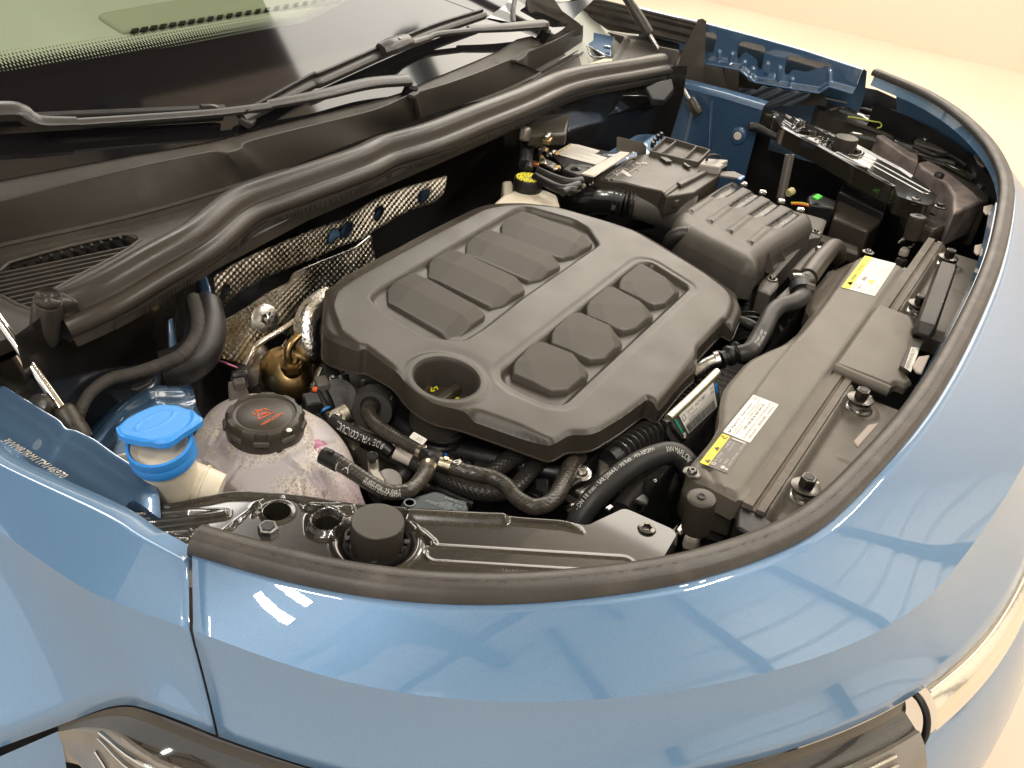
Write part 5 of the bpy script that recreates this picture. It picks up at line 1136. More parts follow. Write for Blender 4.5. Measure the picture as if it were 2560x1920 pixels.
bnp = [[wz(k14(*p), zB) for p in s] for s in bnd]
def ab_z(x, y, s):
    z = zB-.022*(1-np.sqrt(np.clip(1-(1-np.clip(s/.020, 0, 1))**2, 0, 1)))
    for q in scp: z = z-.0065*ss(-.0005, .006, sdf(x, y, q))
    for q in bnp: z = z+.0022*ss(-.0003, .0009, sdf(x, y, q))
    return z
relief('lid', abo, ab_z, MAB, ab, step=.0024, skirt=.035)
for q in scp:
    c = np.mean(q, axis=0); q2_ = [tuple(c+(np.array(p)-c)*.86) for p in q]
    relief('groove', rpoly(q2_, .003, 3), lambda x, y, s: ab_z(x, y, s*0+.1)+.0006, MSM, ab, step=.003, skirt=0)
zF = .815
flo = rpoly([wz(p, zF) for p in (k14(1200, 1640), k14(1480, 1600), k5(700, 700), k5(660, 800), k5(820, 870), k5(915, 760), k5(920, 700), k5(875, 640), k5(1290, 175), k5(1340, 160), k5(1420, 160), k5(1450, 100), k14(2040, 1190), k14(2100, 1025), k14(1990, 990), k14(1300, 800), k14(300, 1100))], .004, 3)
relief('flange', flo, lambda x, y, s: zF-.002*(1-ss(0, .003, s)), MAB, ab, step=.004, skirt=.035)
for t_, b_ in (((1385, 1425), (1440, 1640)), ((1500, 1330), (1580, 1500)), ((1625, 1240), (1700, 1370)), ((1745, 1150), (1815, 1250)), ((1865, 1075), (1920, 1125))):
    a = W(k14(*t_), zB-.010); b = W(k14(*b_), zF+.002); n = Vector((.8, .6, 0))*.004
    slab('fin', [a-n, a+n, b+n, b-n], .012, MAB, ab, .001, low=[a-n+Vector((0, 0, -.03)), a+n+Vector((0, 0, -.03)), b+n+Vector((0, 0, -.008)), b-n+Vector((0, 0, -.008))])
for p in ((385, 970), (625, 1095), (870, 1218), (1118, 1352)):
    a = W(k14(p[0]+10, p[1]-48), zB-.002); b = W(k14(p[0]+50, p[1]-20), zB-.002); c = W(k14(p[0]+5, p[1]+55), zB-.016); d = W(k14(p[0]-45, p[1]+30), zB-.016)
    mesh('clip', [v+Vector((-.003, -.004, .0055)) for v in (a, b, c, d)], [(0, 1, 2, 3)], MZN, ab, False)
for p in ((1075, 588), (1310, 690), (1540, 800), (1775, 905)): box('chrome_clip', W(k14(*p), zB-.002), (.008, .012, .006), MCR, ab, (0, 0, .5), .002)
for p in (k5(835, 680), k5(1375, 98)): torx('screw', W(p, zF), .0042, .005, MDS, ab, pan=True)
# side outlet with corrugated drain hose
tube('outlet_boss', [W(k14(1200, 1480), .835), W(k14(1130, 1590), .825), W(k14(1100, 1640), .820)], [.020, .021, .019], MAB, ab, 24, 4)
eh = thing('elbow_hose', 'black elbow with corrugated hose dropping from the front corner of the air filter box', 'hose')
tube('elbow', [W(k5(590, 510), .826), W(k5(490, 540), .822), W(k5(470, 640), .808), W(k5(480, 770), .792)], [.0165, .0175, .017, .0165], MDK, eh, 24, 6)
tube('collar', [W(k5(480, 760), .793), W(k5(480, 790), .789)], .0182, MDK, eh, 24, 1)
tube('bellows', [W(k5(480, 800), .788), W(k5(490, 900), .770), W(k5(495, 1000), .750), W(k5(500, 1120), .725)], .0142, MDK, eh, 22, 6, ridge=(.0052, .0022))
tube('clamp', [W(k5(560, 480), .828), W(k5(548, 500), .827)], .0192, MDK, eh, 24, 1)
bars('code_print', quad_uv(W(k5(415, 700), .812)+Vector((-.004, -.01, 0)), W(k5(500, 700), .812)+Vector((-.004, -.01, 0)), W(k5(415, 620), .812)+Vector((-.004, -.01, .012))), [(.1*i, .1*j, .1*i+.07, .1*j+.07) for i in range(10) for j in range(10) if (i*7+j*3) % 5 < 2], M('faint_code', (.06, .06, .06), .4), eh, 0)
# vent pipe on the rear left of the box
vp = thing('vent_pipe', 'curved vent pipe with foil wrapped bend beside the air filter box', 'pipe')
tube('hose', [W(k14(160, 1420), .80), W(k14(175, 1290), .825), W(k14(240, 1220), .838), W(k14(340, 1200), .842), (W(k14(460, 1215), .842))], [.0105, .0105, .0105, .0105, .0110], MHS, vp, 20, 6)
tube('sleeve', [W(k14(370, 1203), .842), W(k14(475, 1215), .842)], .0118, MGP, vp, 20, 1)
tube('foil_bend', [W(k14(470, 1215), .842), W(k14(550, 1270), .836), W(k14(600, 1350), .826), W(k14(620, 1430), .815)], [.0090, .0085, .0082, .0082], MZN, vp, 18, 6)
tube('socket', [W(k14(605, 1450), .813), W(k14(605, 1580), .790)], .0110, MDK, vp, 20, 1)
tube('socket_rim', [W(k14(605, 1445), .814), W(k14(605, 1470), .810)], .0122, MDK, vp, 20, 1)
# duct to the engine
du = thing('intake_duct', 'fat black intake duct with ribbed joint between engine cover and air filter box', 'intake duct')
tube('duct', [W(k13(2080, 1190), .815), W(k13(1850, 1110), .820), W(k13(1600, 1050), .824), W(k13(1370, 1000), .826)], [.036, .031, .027, .0262], MAB, du, 36, 8)
tube('elbow', [W(k13(1290, 990), .826), W(k13(1100, 950), .826), W(k13(900, 950), .822), W(k13(740, 1010), .808), W(k13(640, 1130), .78)], [.0262, .0270, .0270, .0262, .025], M('glossy_black_duct', (.012, .012, .012), .22, coat=.3), du, 36, 8)
for k, (f, r) in enumerate(((0, .0285), (.22, .0280), (.42, .0292), (.62, .0276), (.85, .0286), (1.0, .0275))):
    a = W(k13(1150, 962), .826); b = W(k13(1400, 1005), .826); p = a+(b-a)*f; d = (b-a).normalized(); tube('joint_ring', [p-d*.0016, p+d*.0016], r, MDK, du, 36, 1)
for p in ((1145, 1080), (1370, 1010)): box('ring_catch', W(k13(*p), .835), (.006, .006, .008), MDK, du, (0, .4, .2), .001)
# ------------------------------------------------------------------ battery
zQ = .850
bt = thing('battery', 'black battery with white warning label under a bare metal hold-down bar', 'battery')
slab('case', [W(k13(380, 430), zQ), W(k13(610, 275), zQ), W(k13(1190, 400), zQ), W(k13(1180, 520), zQ), W(k13(860, 700), zQ), W(k13(740, 650), zQ), W(k13(530, 600), zQ)], .12, MDK, bt, .003)
lbp = [W(k13(*p), zQ+.0016) for p in ((410, 405), (620, 290), (720, 302), (980, 375), (915, 415), (1075, 462), (945, 548), (640, 470))]
slab('label', lbp, .001, MWH, bt, 0)
F = quad_uv(lbp[0], lbp[6], lbp[1])
bars('print', F, [(.15, .1+.09*j, .15+.8*((j*37 % 10)/12+.2), .115+.09*j) for j in range(9)], M('label_print', (.45, .40, .36), .6), bt, .0006)
for k in range(4): poly('symbol', F, [(.03, .12+.22*k), (.10, .12+.22*k), (.065, .26+.22*k)], MYE if k else MOR, bt, .0008)
text('print', 'VARTA', W(k13(720, 560), zQ+.001), W(k13(885, 590), zQ+.001), Vector((.3, 1, 0)), MWI, bt, h=.006)
text('print', '12V', W(k13(1040, 435), zQ+.001), W(k13(1150, 440), zQ+.001), Vector((.3, 1, 0)), MWI, bt, h=.008)
slab('terminal_block', [W(k13(500, 600), .862), W(k13(620, 510), .862), W(k13(860, 590), .862), W(k13(740, 690), .862)], .03, MDK, bt, .004)
lathe('terminal_hole', [(.010, 0), (.010, .003), (.007, .004), (.006, .001), (0, .001)], W(k13(680, 650), .858), MSM, bt, 20, (-.5, -.5, .7))
hb = thing('battery_bracket', 'bare metal hold-down bar and upright plate across the battery', 'bracket')
MPL = M('bare_plate', (.30, .27, .235), .35, metal=.75, bump=.3, bscale=400, var=.1, vscale=30)
slab('bar', [W(k13(738, 655), .872), W(k13(1240, 372), .872), W(k13(1395, 390), .872), W(k13(905, 690), .872)], .003, MPL, hb, .0015)
slab('bar_foot', [W(k13(738, 660), .871), W(k13(905, 695), .871), W(k13(890, 775), .855), W(k13(740, 700), .858)], .003, MPL, hb, .001)
up0 = [W(k13(1180, 375), .868), W(k13(1440, 470), .862), W(k13(1530, 480), .862)]
ph = [W(k13(1185, 380), .866), W(k13(1530, 485), .862)]
dd = ph[1]-ph[0]
def upz(p, base): # point above the base line
    return p
vv = [WY(k13(*p), W(k13(1350, 440), .865).y) for p in ((1183, 375), (1185, 205), (1490, 268), (1540, 320), (1530, 485), (1445, 470), (1430, 400), (1380, 385), (1340, 395))]
o_pl = mesh('upright_plate', vv, [tuple(range(len(vv)))], MPL, hb, False); solid(o_pl, .002)
# ------------------------------------------------------------------ electronics cover next to it
fb = thing('fuse_box_cover', 'flat black electronics tray cover with white 68 print right of the battery bar', 'cover')
zU = .860
slab('cover', [W(p, zU) for p in (k13(905, 700), k13(1370, 445), k13(1620, 400), k14(180, 250), k14(640, 395), k14(790, 475), k14(470, 690), k14(130, 745), k13(1740, 872), k13(1500, 820), k13(1280, 762), k13(1060, 740))], .03, MPF, fb, .002)
slab('side_ledge', [W(p, .852) for p in (k14(290, 600), k14(690, 440), k14(790, 480), k14(258, 800), k14(110, 755), k14(105, 715))], .012, MPF, fb, .002)
slab('raised_rail', [W(p, .866) for p in (k14(250, 560), k14(590, 410), k14(640, 430), k14(310, 600))], .008, MPF, fb, .002)
slab('raised_rail', [W(p, .863) for p in (k14(90, 690), k14(245, 575), k14(300, 605), k14(115, 730))], .008, MPF, fb, .003)
tube('bead', [W(p, zU+.0005) for p in (k13(1075, 740), k13(1060, 700), k13(1340, 490), k13(1420, 480))], .0018, MPF, fb, 8, 4)
tube('bead', [W(p, zU+.0005) for p in (k13(1140, 740), k13(1130, 700), k13(1370, 520))], .0014, MPF, fb, 8, 4)
text('print', '68', W(k13(1430, 545), zU+.0006), W(k13(1575, 545), zU+.0006), Vector((.5, 1, 0)), MWI, fb, h=.010)
text('print', 'AGM', W(k13(1200, 690), zU+.0006), W(k13(1330, 610), zU+.0006), Vector((-.4, 1, 0)), MWI, fb, h=.013)
poly('print', quad_uv(W(k13(1210, 620), zU), W(k13(1330, 700), zU), W(k13(1260, 600), zU)), [(0, 0), (1, .0), (1.1, .7), (.5, .9), (.1, .8)], MWI, fb, .0006)
for a, b in (((1370, 540), (1450, 620)), ((1480, 560), (1340, 640))): tube('print', [W(k13(*a), zU+.0006), W(k13(*b), zU+.0006)], .0006, MWI, fb, 5, 1)
for pts in (((370, 655), (450, 680)), ((400, 600), (480, 600)), ((420, 590), (400, 620)), ((455, 585), (440, 612)), ((480, 540), (560, 560)), ((560, 510), (640, 520)), ((590, 480), (690, 480)), ((610, 470), (590, 500)), ((650, 455), (640, 490))): tube('slot_mark', [W(k14(*pts[0]), .8525), W(k14(*pts[1]), .8525)], .0009, MDK, fb, 5, 1)
box('moulding', W(k13(1790, 490), zU+.003), (.012, .022, .004), MPF, fb, (0, 0, -.6), .001); box('moulding', W(k14(375, 365), zU+.003), (.006, .018, .004), MPF, fb, (0, 0, -.6), .001)
# ribbed relay rack
rk = thing('relay_rack', 'open black tray with dividers behind the electronics cover', 'tray')
ro = [W(p, .868) for p in (k13(1605, 375), k13(1790, 205), k14(100, 18), k14(660, 165), k14(515, 315), k14(0, 185), k13(1760, 400))]
fl_ = [W(p, .860) for p in (k13(1605, 375), k13(1790, 205), k14(100, 18), k14(660, 165), k14(515, 315))]
slab('floor', fl_, .02, MAB, rk, .001)
def wall_strip(name, pts, h, w, mat, par):
    for a, b in zip(pts[:-1], pts[1:]):
        d = (b-a).normalized(); n = Vector((-d.y, d.x, 0))*w/2; slab(name, [a-n, b-n, b+n, a+n], h, mat, par, .0006, seg=1)
wall_strip('rim', [ro[0], ro[1], ro[3], ro[4], ro[0]], .012, .003, MAB, rk)
for a, b in (((80, 195), (245, 55)), ((350, 265), (500, 118)), ): wall_strip('divider', [W(k14(*a), .868), W(k14(*b), .868)], .010, .003, MAB, rk)
for a in ((1625, 300), (1650, 260), (1690, 215), (1730, 190)): box('lug', W(k13(*a), .872), (.010, .006, .010), MDK, rk, (0, 0, .5), .001)
cn = thing('white_connector', 'pale grey cable connector at the corner of the black tray', 'connector')
slab('body', [W(k14(530, 345), .872), W(k14(600, 270), .872), W(k14(890, 290), .872), W(k14(790, 385), .872)], .022, M('pale_connector', (.34, .31, .27), .4), cn, .002)
slab('dark_face', [W(k14(800, 330), .8735), W(k14(870, 305), .8735), W(k14(880, 370), .868), W(k14(800, 410), .866)], .01, MDK, cn, .001)
tube('cable', [W(k14(620, 300), .874), W(k14(650, 240), .880), W(k14(730, 235), .880), W(k14(780, 250), .874)], .0022, MDK, cn, 10)
slab('flat_lead', [W(k14(800, 430), .862), W(k14(960, 430), .862), W(k14(1090, 490), .860), W(k14(1050, 520), .860), W(k14(780, 480), .862)], .004, MGP, cn, .001)
slab('blue_tip', [W(k14(1000, 520), .8615), W(k14(1060, 480), .8615), W(k14(1095, 490), .8615), W(k14(1040, 535), .8615)], .002, M('blue_tip', (.15, .3, .6), .3), cn, .0006)
# terminals and wiring at the rear of the battery
tm = thing('battery_terminal', 'brass and steel battery clamp with cables between reservoir and battery label', 'terminal')
slab('clamp', [W(k13(*p), .868) for p in ((230, 385), (250, 390), (320, 470), (440, 530), (480, 590), (420, 600), (240, 510), (225, 470))], .006, MZN, tm, .002)
slab('clamp_wing', [W(k13(*p), .880) for p in ((235, 390), (300, 450), (330, 530), (240, 510))], .004, MCR, tm, .001)
box('brass_bolt', W(k13(340, 240), .892), (.026, .014, .008), MBR, tm, (0, 0, .3), .002); box('loop', W(k13(340, 190), .90), (.024, .010, .008), MZN, tm, (0, 0, .3), .003)
box('copper_tab', W(k13(190, 540), .866), (.012, .012, .006), M('copper', (.5, .2, .1), .35, metal=.9), tm, (0, 0, .2), .001); box('copper_tab', W(k13(460, 590), .866), (.012, .010, .006), MBR, tm, (0, 0, .6), .001)
for k in range(7): lathe('nut', [(.005, 0), (.005, .005), (.003, .006), (0, .006)], W(k13(200+40*k+rng.integers(-20, 20), 330+int(30*math.sin(k*2))+20*k), .872+.003*math.sin(k)), MZN if k % 3 else MBR, tm, 8, (rng.uniform(-.5, .5), rng.uniform(-.5, .5), 1))
for pts, r in (([(0, 60), (30, 200), (60, 380), (60, 560)], .010), ([(130, 60), (150, 220), (110, 400), (100, 620)], .007), ([(220, 620), (400, 700), (600, 760), (760, 740)], .006), ([(180, 700), (300, 760), (520, 850), (720, 800)], .007), ([(520, 890), (600, 860), (700, 870)], .006)):
    tube('cable', [W(k13(*p), .87-.0*i) for i, p in enumerate(pts)], r, MDK if r > .006 else MHS, tm, 14)
box('silver_cap', W(k13(60, 170), .905), (.020, .014, .022), MPL, tm, (0, .2, .2), .004)
for p in ((590, 880), (650, 830), (700, 850), (760, 800)): box('fitting', W(k13(*p), .858), (.010, .009, .008), M('dusty_fitting', (.30, .26, .22), .5), tm, (.3, .4, p[0]), .002)
# ------------------------------------------------------------------ brake fluid reservoir
rs = thing('brake_fluid_reservoir', 'milky brake fluid reservoir with black and yellow cap behind the engine cover', 'reservoir')
rc_ = W(kB(1280, 1100), .866)
slab('body', [W(kB(*p), .850) for p in ((1060, 1250), (1120, 1195), (1190, 1165), (1380, 1160), (1460, 1195), (1475, 1250), (1440, 1330), (1050, 1330))], .05, MNK, rs, .006, seg=3)
slab('side_lobe', [W(kB(*p), .845) for p in ((1120, 1110), (1180, 1105), (1200, 1190), (1130, 1190))], .03, MNK, rs, .004)
cr_ = .5*(W(kB(1365, 1110), .858)-W(kB(1192, 1110), .858)).length
rcap = lathe('cap', [(cr_*.98, -.020), (cr_, -.016), (cr_, -.001), (cr_*.94, .002), (0, .002)], rc_, MDK, rs, 72, fn=lambda a, j: 1-.025*(math.cos(24*a) > 0))
MYC = M('yellow_printed_cap', (.80, .72, .02), .45)
nt = MYC.node_tree; b = nt.nodes['Principled BSDF']; n = nt.nodes.new('ShaderNodeTexNoise'); n.inputs['Scale'].default_value = 420; n.inputs['Detail'].default_value = 2; tc = nt.nodes.new('ShaderNodeTexCoord'); nt.links.new(tc.outputs['Object'], n.inputs['Vector'])
cr = nt.nodes.new('ShaderNodeValToRGB'); cr.color_ramp.interpolation = 'CONSTANT'; cr.color_ramp.elements[0].color = (.80, .72, .02, 1); cr.color_ramp.elements[1].position = .55; cr.color_ramp.elements[1].color = (.03, .03, .02, 1); nt.links.new(n.outputs['Fac'], cr.inputs['Fac']); nt.links.new(cr.outputs['Color'], b.inputs['Base Color'])
lathe('yellow_disc', [(cr_*.84, .0022), (cr_*.83, .0032), (0, .0034)], rc_, MYC, rcap, 40)
# ------------------------------------------------------------------ far corner
lm = thing('far_headlamp_housing', 'dusty pale far headlamp housing between the far crossmember and the rubber seal', 'headlamp')
MLH = M('dusty_lamp_plastic', (.26, .21, .19), .5, bump=.5, bscale=60, var=.3, vscale=40)
slab('housing', [W(k15(*p), .872) for p in ((1200, 810), (1340, 785), (1500, 880), (1720, 1040), (1900, 1180), (1985, 1290), (1640, 1440), (1640, 1200), (1560, 1080), (1400, 960), (1260, 880))], .06, MLH, lm, .004)
slab('upper_housing', [W(k15(*p), .875) for p in ((690, 475), (780, 470), (1110, 680), (1210, 720), (1210, 800), (1080, 750), (860, 600), (740, 520))], .05, MLH, lm, .003)
slab('dark_shell', [W(k15(*p), .866) for p in ((-100, 30), (200, 60), (900, 380), (1500, 700), (1900, 900), (2080, 1100), (2080, 1300), (1980, 1290), (1500, 880), (1100, 660), (700, 460), (0, 180))], .08, MPD, lm, .003)
slab('shelf', [W(k15(*p), .885) for p in ((1160, 540), (1200, 510), (1450, 590), (1880, 710), (1850, 800), (1400, 640), (1170, 570))], .006, MAB, lm, .002)
torx('screw', W(k15(1290, 530), .886), .0045, .003, MZN, lm, pan=True)
for a, b, z in (((100, 60), (1500, 720), .868), ((500, 150), (1400, 480), .88), ((800, 260), (1500, 520), .874), ((1150, 700), (1850, 900), .874), ((1250, 760), (1830, 960), .868), ((0, 20), (500, 130), .885), ((300, 300), (900, 520), .87)):
    bar3('rib', W(k15(*a), z), W(k15(*b), z-.004), .010, .004, .006, MPD if a[0] % 200 else MSH, lm, .001)
for p in ((1500, 480), (1860, 760)): slab('support', [W(k15(p[0]-60, p[1]-60), .895), W(k15(p[0]+90, p[1]-30), .895), W(k15(p[0]+60, p[1]+100), .880), W(k15(p[0]-80, p[1]+80), .880)], .03, MDK, lm, .003)
slab('tape', [W(k15(*p), .889) for p in ((960, 175), (1000, 160), (1480, 370), (1480, 400), (970, 205))], .004, M('cream_strip', (.62, .54, .40), .5), lm, .001)
slab('tape', [W(k15(*p), .887) for p in ((1590, 440), (1700, 500), (1730, 535), (1600, 470))], .004, M('cream_strip2', (.55, .48, .38), .5), lm, .001)
wy = thing('yellow_wire', 'thin yellow-green wire lying behind the far hood stopper', 'wire')
tube('wire', [W(k15(*p), .885) for p in ((340, 255), (480, 275), (640, 310), (730, 325), (755, 355), (740, 385), (705, 392))], .0014, M('yellow_green', (.55, .62, .10), .45), wy, 8)
labs = ['small beige clip tab under the seal at the top right, uppermost of the tabs', 'small beige clip tab on the far curve of the seal', 'small square beige tab low on the right curve of the seal', 'beige clip tab beside the far carrier bolt', 'large rounded beige tab beside the white lever tag', 'beige tab flap on the seal between the two nearest carrier bolts']
tb = [[k15(970, 30), k15(1010, 20), k15(1270, 150), k15(1200, 165), k15(1120, 135)], [k15(1885, 725), k15(1960, 710), k15(2055, 860), k15(2000, 865), k15(1940, 820)], [k15(2010, 1350), k15(2125, 1325), k15(2110, 1445), k15(2040, 1450), k15(2005, 1410)], [k2(1950, 60), k2(2060, 40), k2(2040, 165), k2(1980, 180), k2(1940, 140)], [k2(1180, 1540), k2(1260, 1425), k2(1400, 1405), k2(1300, 1640), k2(1230, 1620)], [k3(850, 1090), k3(1030, 890), k3(1180, 860), k3(910, 1170)]]
for l_, p_ in zip(labs, tb):
    t = thing('seal_tab', l_, 'clip tab', 'clip tabs of the hood seal'); slab('tab', [W(p, .905 if l_[0] == 's' else .893) for p in p_], .0025, MSR, t, .002)
# black boxes and brackets below the far crossmember
bx_ = thing('relay_box', 'black electrical box with plug under the far crossmember', 'box')
slab('box', [W(k15(*p), .80) for p in ((180, 1380), (240, 1250), (760, 1450), (740, 1560), (600, 1659), (160, 1500))], .06, MPF, bx_, .004)
slab('upper_box', [W(k15(*p), .815) for p in ((230, 1170), (300, 1050), (840, 1250), (800, 1430))], .04, MDK, bx_, .004)
slab('plug', [W(k15(*p), .81) for p in ((-150, 1230), (-60, 1180), (220, 1290), (180, 1380), (-130, 1330))], .04, MDK, bx_, .003)
slab('lower_rail', [W(k14(*p), .775) for p in ((1900, 1150), (2500, 1350), (2500, 1450), (1900, 1250))], .02, MPF, bx_, .004)
gc = thing('green_clip', 'small bright green clip on the dark plug behind the air filter box', 'clip')
slab('clip', [W(k14(*p), .822) for p in ((1915, 740), (1985, 700), (2050, 735), (1985, 775))], .004, MGN, gc, .0015)
tube('wire', [W(k14(1660, 835), .80), W(k14(1780, 840), .805), W(k14(1880, 860), .806)], .0016, MOR, gc, 6); tube('wire', [W(k14(1660, 820), .80), W(k14(1790, 822), .805), W(k14(1880, 845), .806)], .0014, MYI, gc, 6)
ys = thing('yellow_lamp_socket', 'small yellowish bulb socket behind the air filter box', 'socket')
lathe('socket', [(.006, 0), (.007, .004), (.007, .014), (.004, .018), (0, .018)], W(k14(1620, 705), .80), M('yellowish', (.5, .45, .2), .5), ys, 16, (1, -.2, .1))
ts = thing('toothed_strip', 'grey toothed cable strip standing upright behind the air filter box', 'strip')
a, b = W(k14(1530, 760), .79), W(k14(1640, 220), .862)
tube('strip', [a, b], .0045, MGP, ts, 8, 1)
for k in range(22):
    p = a+(b-a)*((k+.5)/22); box('tooth', p+Vector((-.001, -.001, 0)), (.017, .005, .0022), MGP, ts, (0, 0, -.7), .0004, 1)
hr_ = thing('washer_line', 'dark rubber line running from the far blue wing along the crossmember', 'hose')
tube('line', [W(k12(600, 1255), .85), W(k12(700, 1270), .85), W(k12(900, 1370), .845), W(k12(1150, 1460), .84), W(k12(1320, 1520), .835)], [.008, .008, .0065, .0065, .006], MHS, hr_, 14)
# far strut tower, glossy black box under the cowl end
tf = thing('shock_tower', 'blue painted shock tower top behind the battery', 'body panel')
tfo = [wz(p, .86) for p in (k13(560, 200), k13(760, 270), k13(1100, 230), k13(1300, 110), k13(1480, 10), k13(1800, 20), k13(1960, 160), k13(1750, 400), k13(1500, 480), k13(1050, 480), k13(600, 320))]
relief('dome', rpoly(tfo, .015, 4), lambda x, y, s: .835+.03*ss(0, .08, s), MB, tf, step=.005, skirt=.05)
gb_ = thing('plenum_liner', 'glossy black moulded liner below the far end of the rubber seal', 'liner')
slab('liner', [W(k11(*p), .90) for p in ((270, 1150), (500, 1140), (900, 1090), (1300, 1100), (1330, 1180))], .10, MSH, gb_, .015, seg=4, low=[W(k11(*p), .845) for p in ((180, 1640), (500, 1620), (850, 1500), (1250, 1400), (1310, 1330))])
tube('drain', [W(k11(330, 1290), .895), W(k11(320, 1450), .87), W(k11(310, 1560), .85)], [.010, .006, .008], MSH, gb_, 14)
slab('panel', [W(k11(*p), .90) for p in ((-300, 1200), (270, 1150), (180, 1640), (-300, 1659))], .02, MPF, gb_, .004)
# more of the far lamp area: ribs, caps and leads between crossmember and seal
lx = thing('far_lamp_bracket', 'glossy dark ribbed brackets and caps packed behind the far hood stopper', 'bracket')
for a, b, z, w in (((60, 110), (620, 330), .880, .016), ((560, 40), (1000, 250), .880, .014), ((900, 560), (1250, 700), .874, .012), ((1300, 640), (1800, 820), .876, .016), ((1500, 830), (1880, 1040), .872, .012), ((1000, 330), (1420, 560), .872, .020), ((350, 470), (700, 560), .870, .012)):
    bar3('rib', W(k15(*a), z), W(k15(*b), z-.003), w, .005, .008, MGL, lx, .0015)
for p, r in (((820, 330), .012), ((1080, 410), .010), ((920, 330), .006), ((1450, 1000), .008), ((1960, 1140), .007), ((330, 70), .010), ((650, 200), .008)):
    lathe('cap', [(r, 0), (r, .006), (r*.85, .008), (r*.5, .008), (r*.45, .005), (0, .005)], W(k15(*p), .876), MSM, lx, 22, (.1, -.1, 1))
for pts in (((100, 180), (300, 150), (560, 260), (700, 240)), ((1150, 620), (1400, 720), (1600, 730), (1800, 860)), ((1250, 560), (1500, 640), (1850, 700))):
    tube('lead', [W(k15(*p), .882) for p in pts], .004, MHS, lx, 10)
for p in ((430, 60), (1130, 470), (1640, 620)): box('plug', W(k15(*p), .880), (.022, .030, .012), MPF, lx, (.1, .1, -.5), .002)
# ------------------------------------------------------------------ engine, shields, hoses
q3 = 450/1267
k17, k18, k19, k20 = kk(480, 560, q3), kk(560, 780, q3), kk(900, 1060, q3), kk(1280, 1060, q3)
def rp(p, z, wpx):
    "radius of something wpx photograph pixels across at that place"
    d = np.array(W(p, z))-CAM; return .5*wpx*float(d@(ROT@np.array([0, 0, 1.])))/FOC
MFO = M('dimpled_foil', (.80, .75, .66), .27, metal=1, bump=.3, bscale=500, var=.25, vscale=25, rvar=.1)
def hplate(name, pts, Y0, mat, par, holes=(), step=.002, thick=.003, zf=None, rad=.004):
    "sheet standing across the car in the plane y = Y0"
    P = rpoly([(WY(p, Y0).x, WY(p, Y0).z) for p in pts], rad, 4); H = [rpoly([(WY(p, Y0).x, WY(p, Y0).z) for p in h], .006, 4) for h in holes]
    o = relief(name, P, zf or (lambda x, y, s: 0*x), mat, par, step=step, holes=H, skirt=thick)
    o.data.transform(Matrix(((1, 0, 0, 0), (0, 0, -1, Y0), (0, 1, 0, 0), (0, 0, 0, 1)))); return o
def dimple(x, y, s): return .0016*np.cos(x*2*math.pi/.0095)*np.cos((y+x*.35)*2*math.pi/.0085)*ss(0, .003, s)+.004*np.sin(x*23+y*9)+.0025*np.sin(y*60-x*14)
hs_ = thing('heat_shield', 'silver dimpled heat shield strip with dark round holes along the firewall', 'heat shield')
up_o = [k17(155, 375), k17(330, 270), k17(520, 170), k17(800, 40), k17(920, 0), kB(130, 1350), kB(380, 1225), kB(560, 1150), kB(765, 1072), kB(740, 1190), kB(680, 1245), kB(560, 1290), kB(400, 1385), kB(250, 1470), k17(1050, 150), k17(880, 230), k17(700, 310), k17(520, 400), k17(330, 515), k17(240, 600), k17(185, 670), k17(150, 640), k17(122, 545), k17(165, 510)]
hl_ = [[k17(220, 450), k17(250, 428), k17(280, 440), k17(270, 500), k17(225, 560), k17(195, 545)], [k17(960, 50), k17(1000, 28), k17(1030, 40), k17(1060, 10), k17(1110, -10), k17(1145, 0), k17(1130, 50), k17(1080, 100), k17(1020, 90), k17(980, 140), k17(935, 140)], [kB(350, 1300), kB(390, 1268), kB(415, 1285), kB(385, 1345), kB(345, 1370)], [kB(605, 1185), kB(650, 1155), kB(672, 1165), kB(640, 1235), kB(600, 1250)]]
hplate('strip', up_o, .400, MFO, hs_, hl_, .0016, .002, dimple)
for p in (k17(990, 90), k17(1090, 50), kB(370, 1330), kB(640, 1200)): lathe('blue_stud', [(.012, 0), (.011, .003), (0, .004)], WY(p, .418), MB, hs_, 16, (0, -1, 0))
lo_o = [k17(160, 700), k17(300, 640), k17(400, 590), k17(560, 490), k17(700, 420), k17(720, 350), k17(900, 260), k17(1150, 160), kB(320, 1440), kB(340, 1700), k17(1267, 400), k17(950, 480), k17(880, 640), k17(860, 960), k18(500, 330), k18(560, 560), k18(200, 560), k18(150, 370), k17(120, 920), k17(110, 800)]
hs2 = thing('rear_heat_shield', 'large crumpled dimpled foil shield left of the engine cover', 'heat shield')
hplate('sheet', lo_o, .355, MFO, hs2, [[k18(190, 300), k18(240, 240), k18(430, 150), k18(470, 180), k18(350, 330), k18(250, 500), k18(200, 480)]], .0016, .002, dimple)
tube('rolled_edge', [WY(k17(*p), .345) for p in ((745, 665), (640, 740), (520, 810), (440, 870), (385, 960))]+[WY(k18(*p), .342) for p in ((200, 280), (150, 370))], .0035, MFO, hs2, 8)
d = WY(k17(510, 668), .338); lathe('fixing_disc', [(.016, 0), (.0165, .002), (.014, .0035), (.006, .004), (.004, .007), (0, .008)], d, MZN, hs2, 28, (-.2, -1, .5))
for a in range(3): box('disc_spoke', d+Vector((0, -.005, .002)), (.016, .0015, .002), MDK, hs2, (.3, a*1.05, 0), .0003)
fp_ = thing('foil_pipe', 'silver foil wrapped pipe rising beside the left edge of the engine cover', 'pipe')
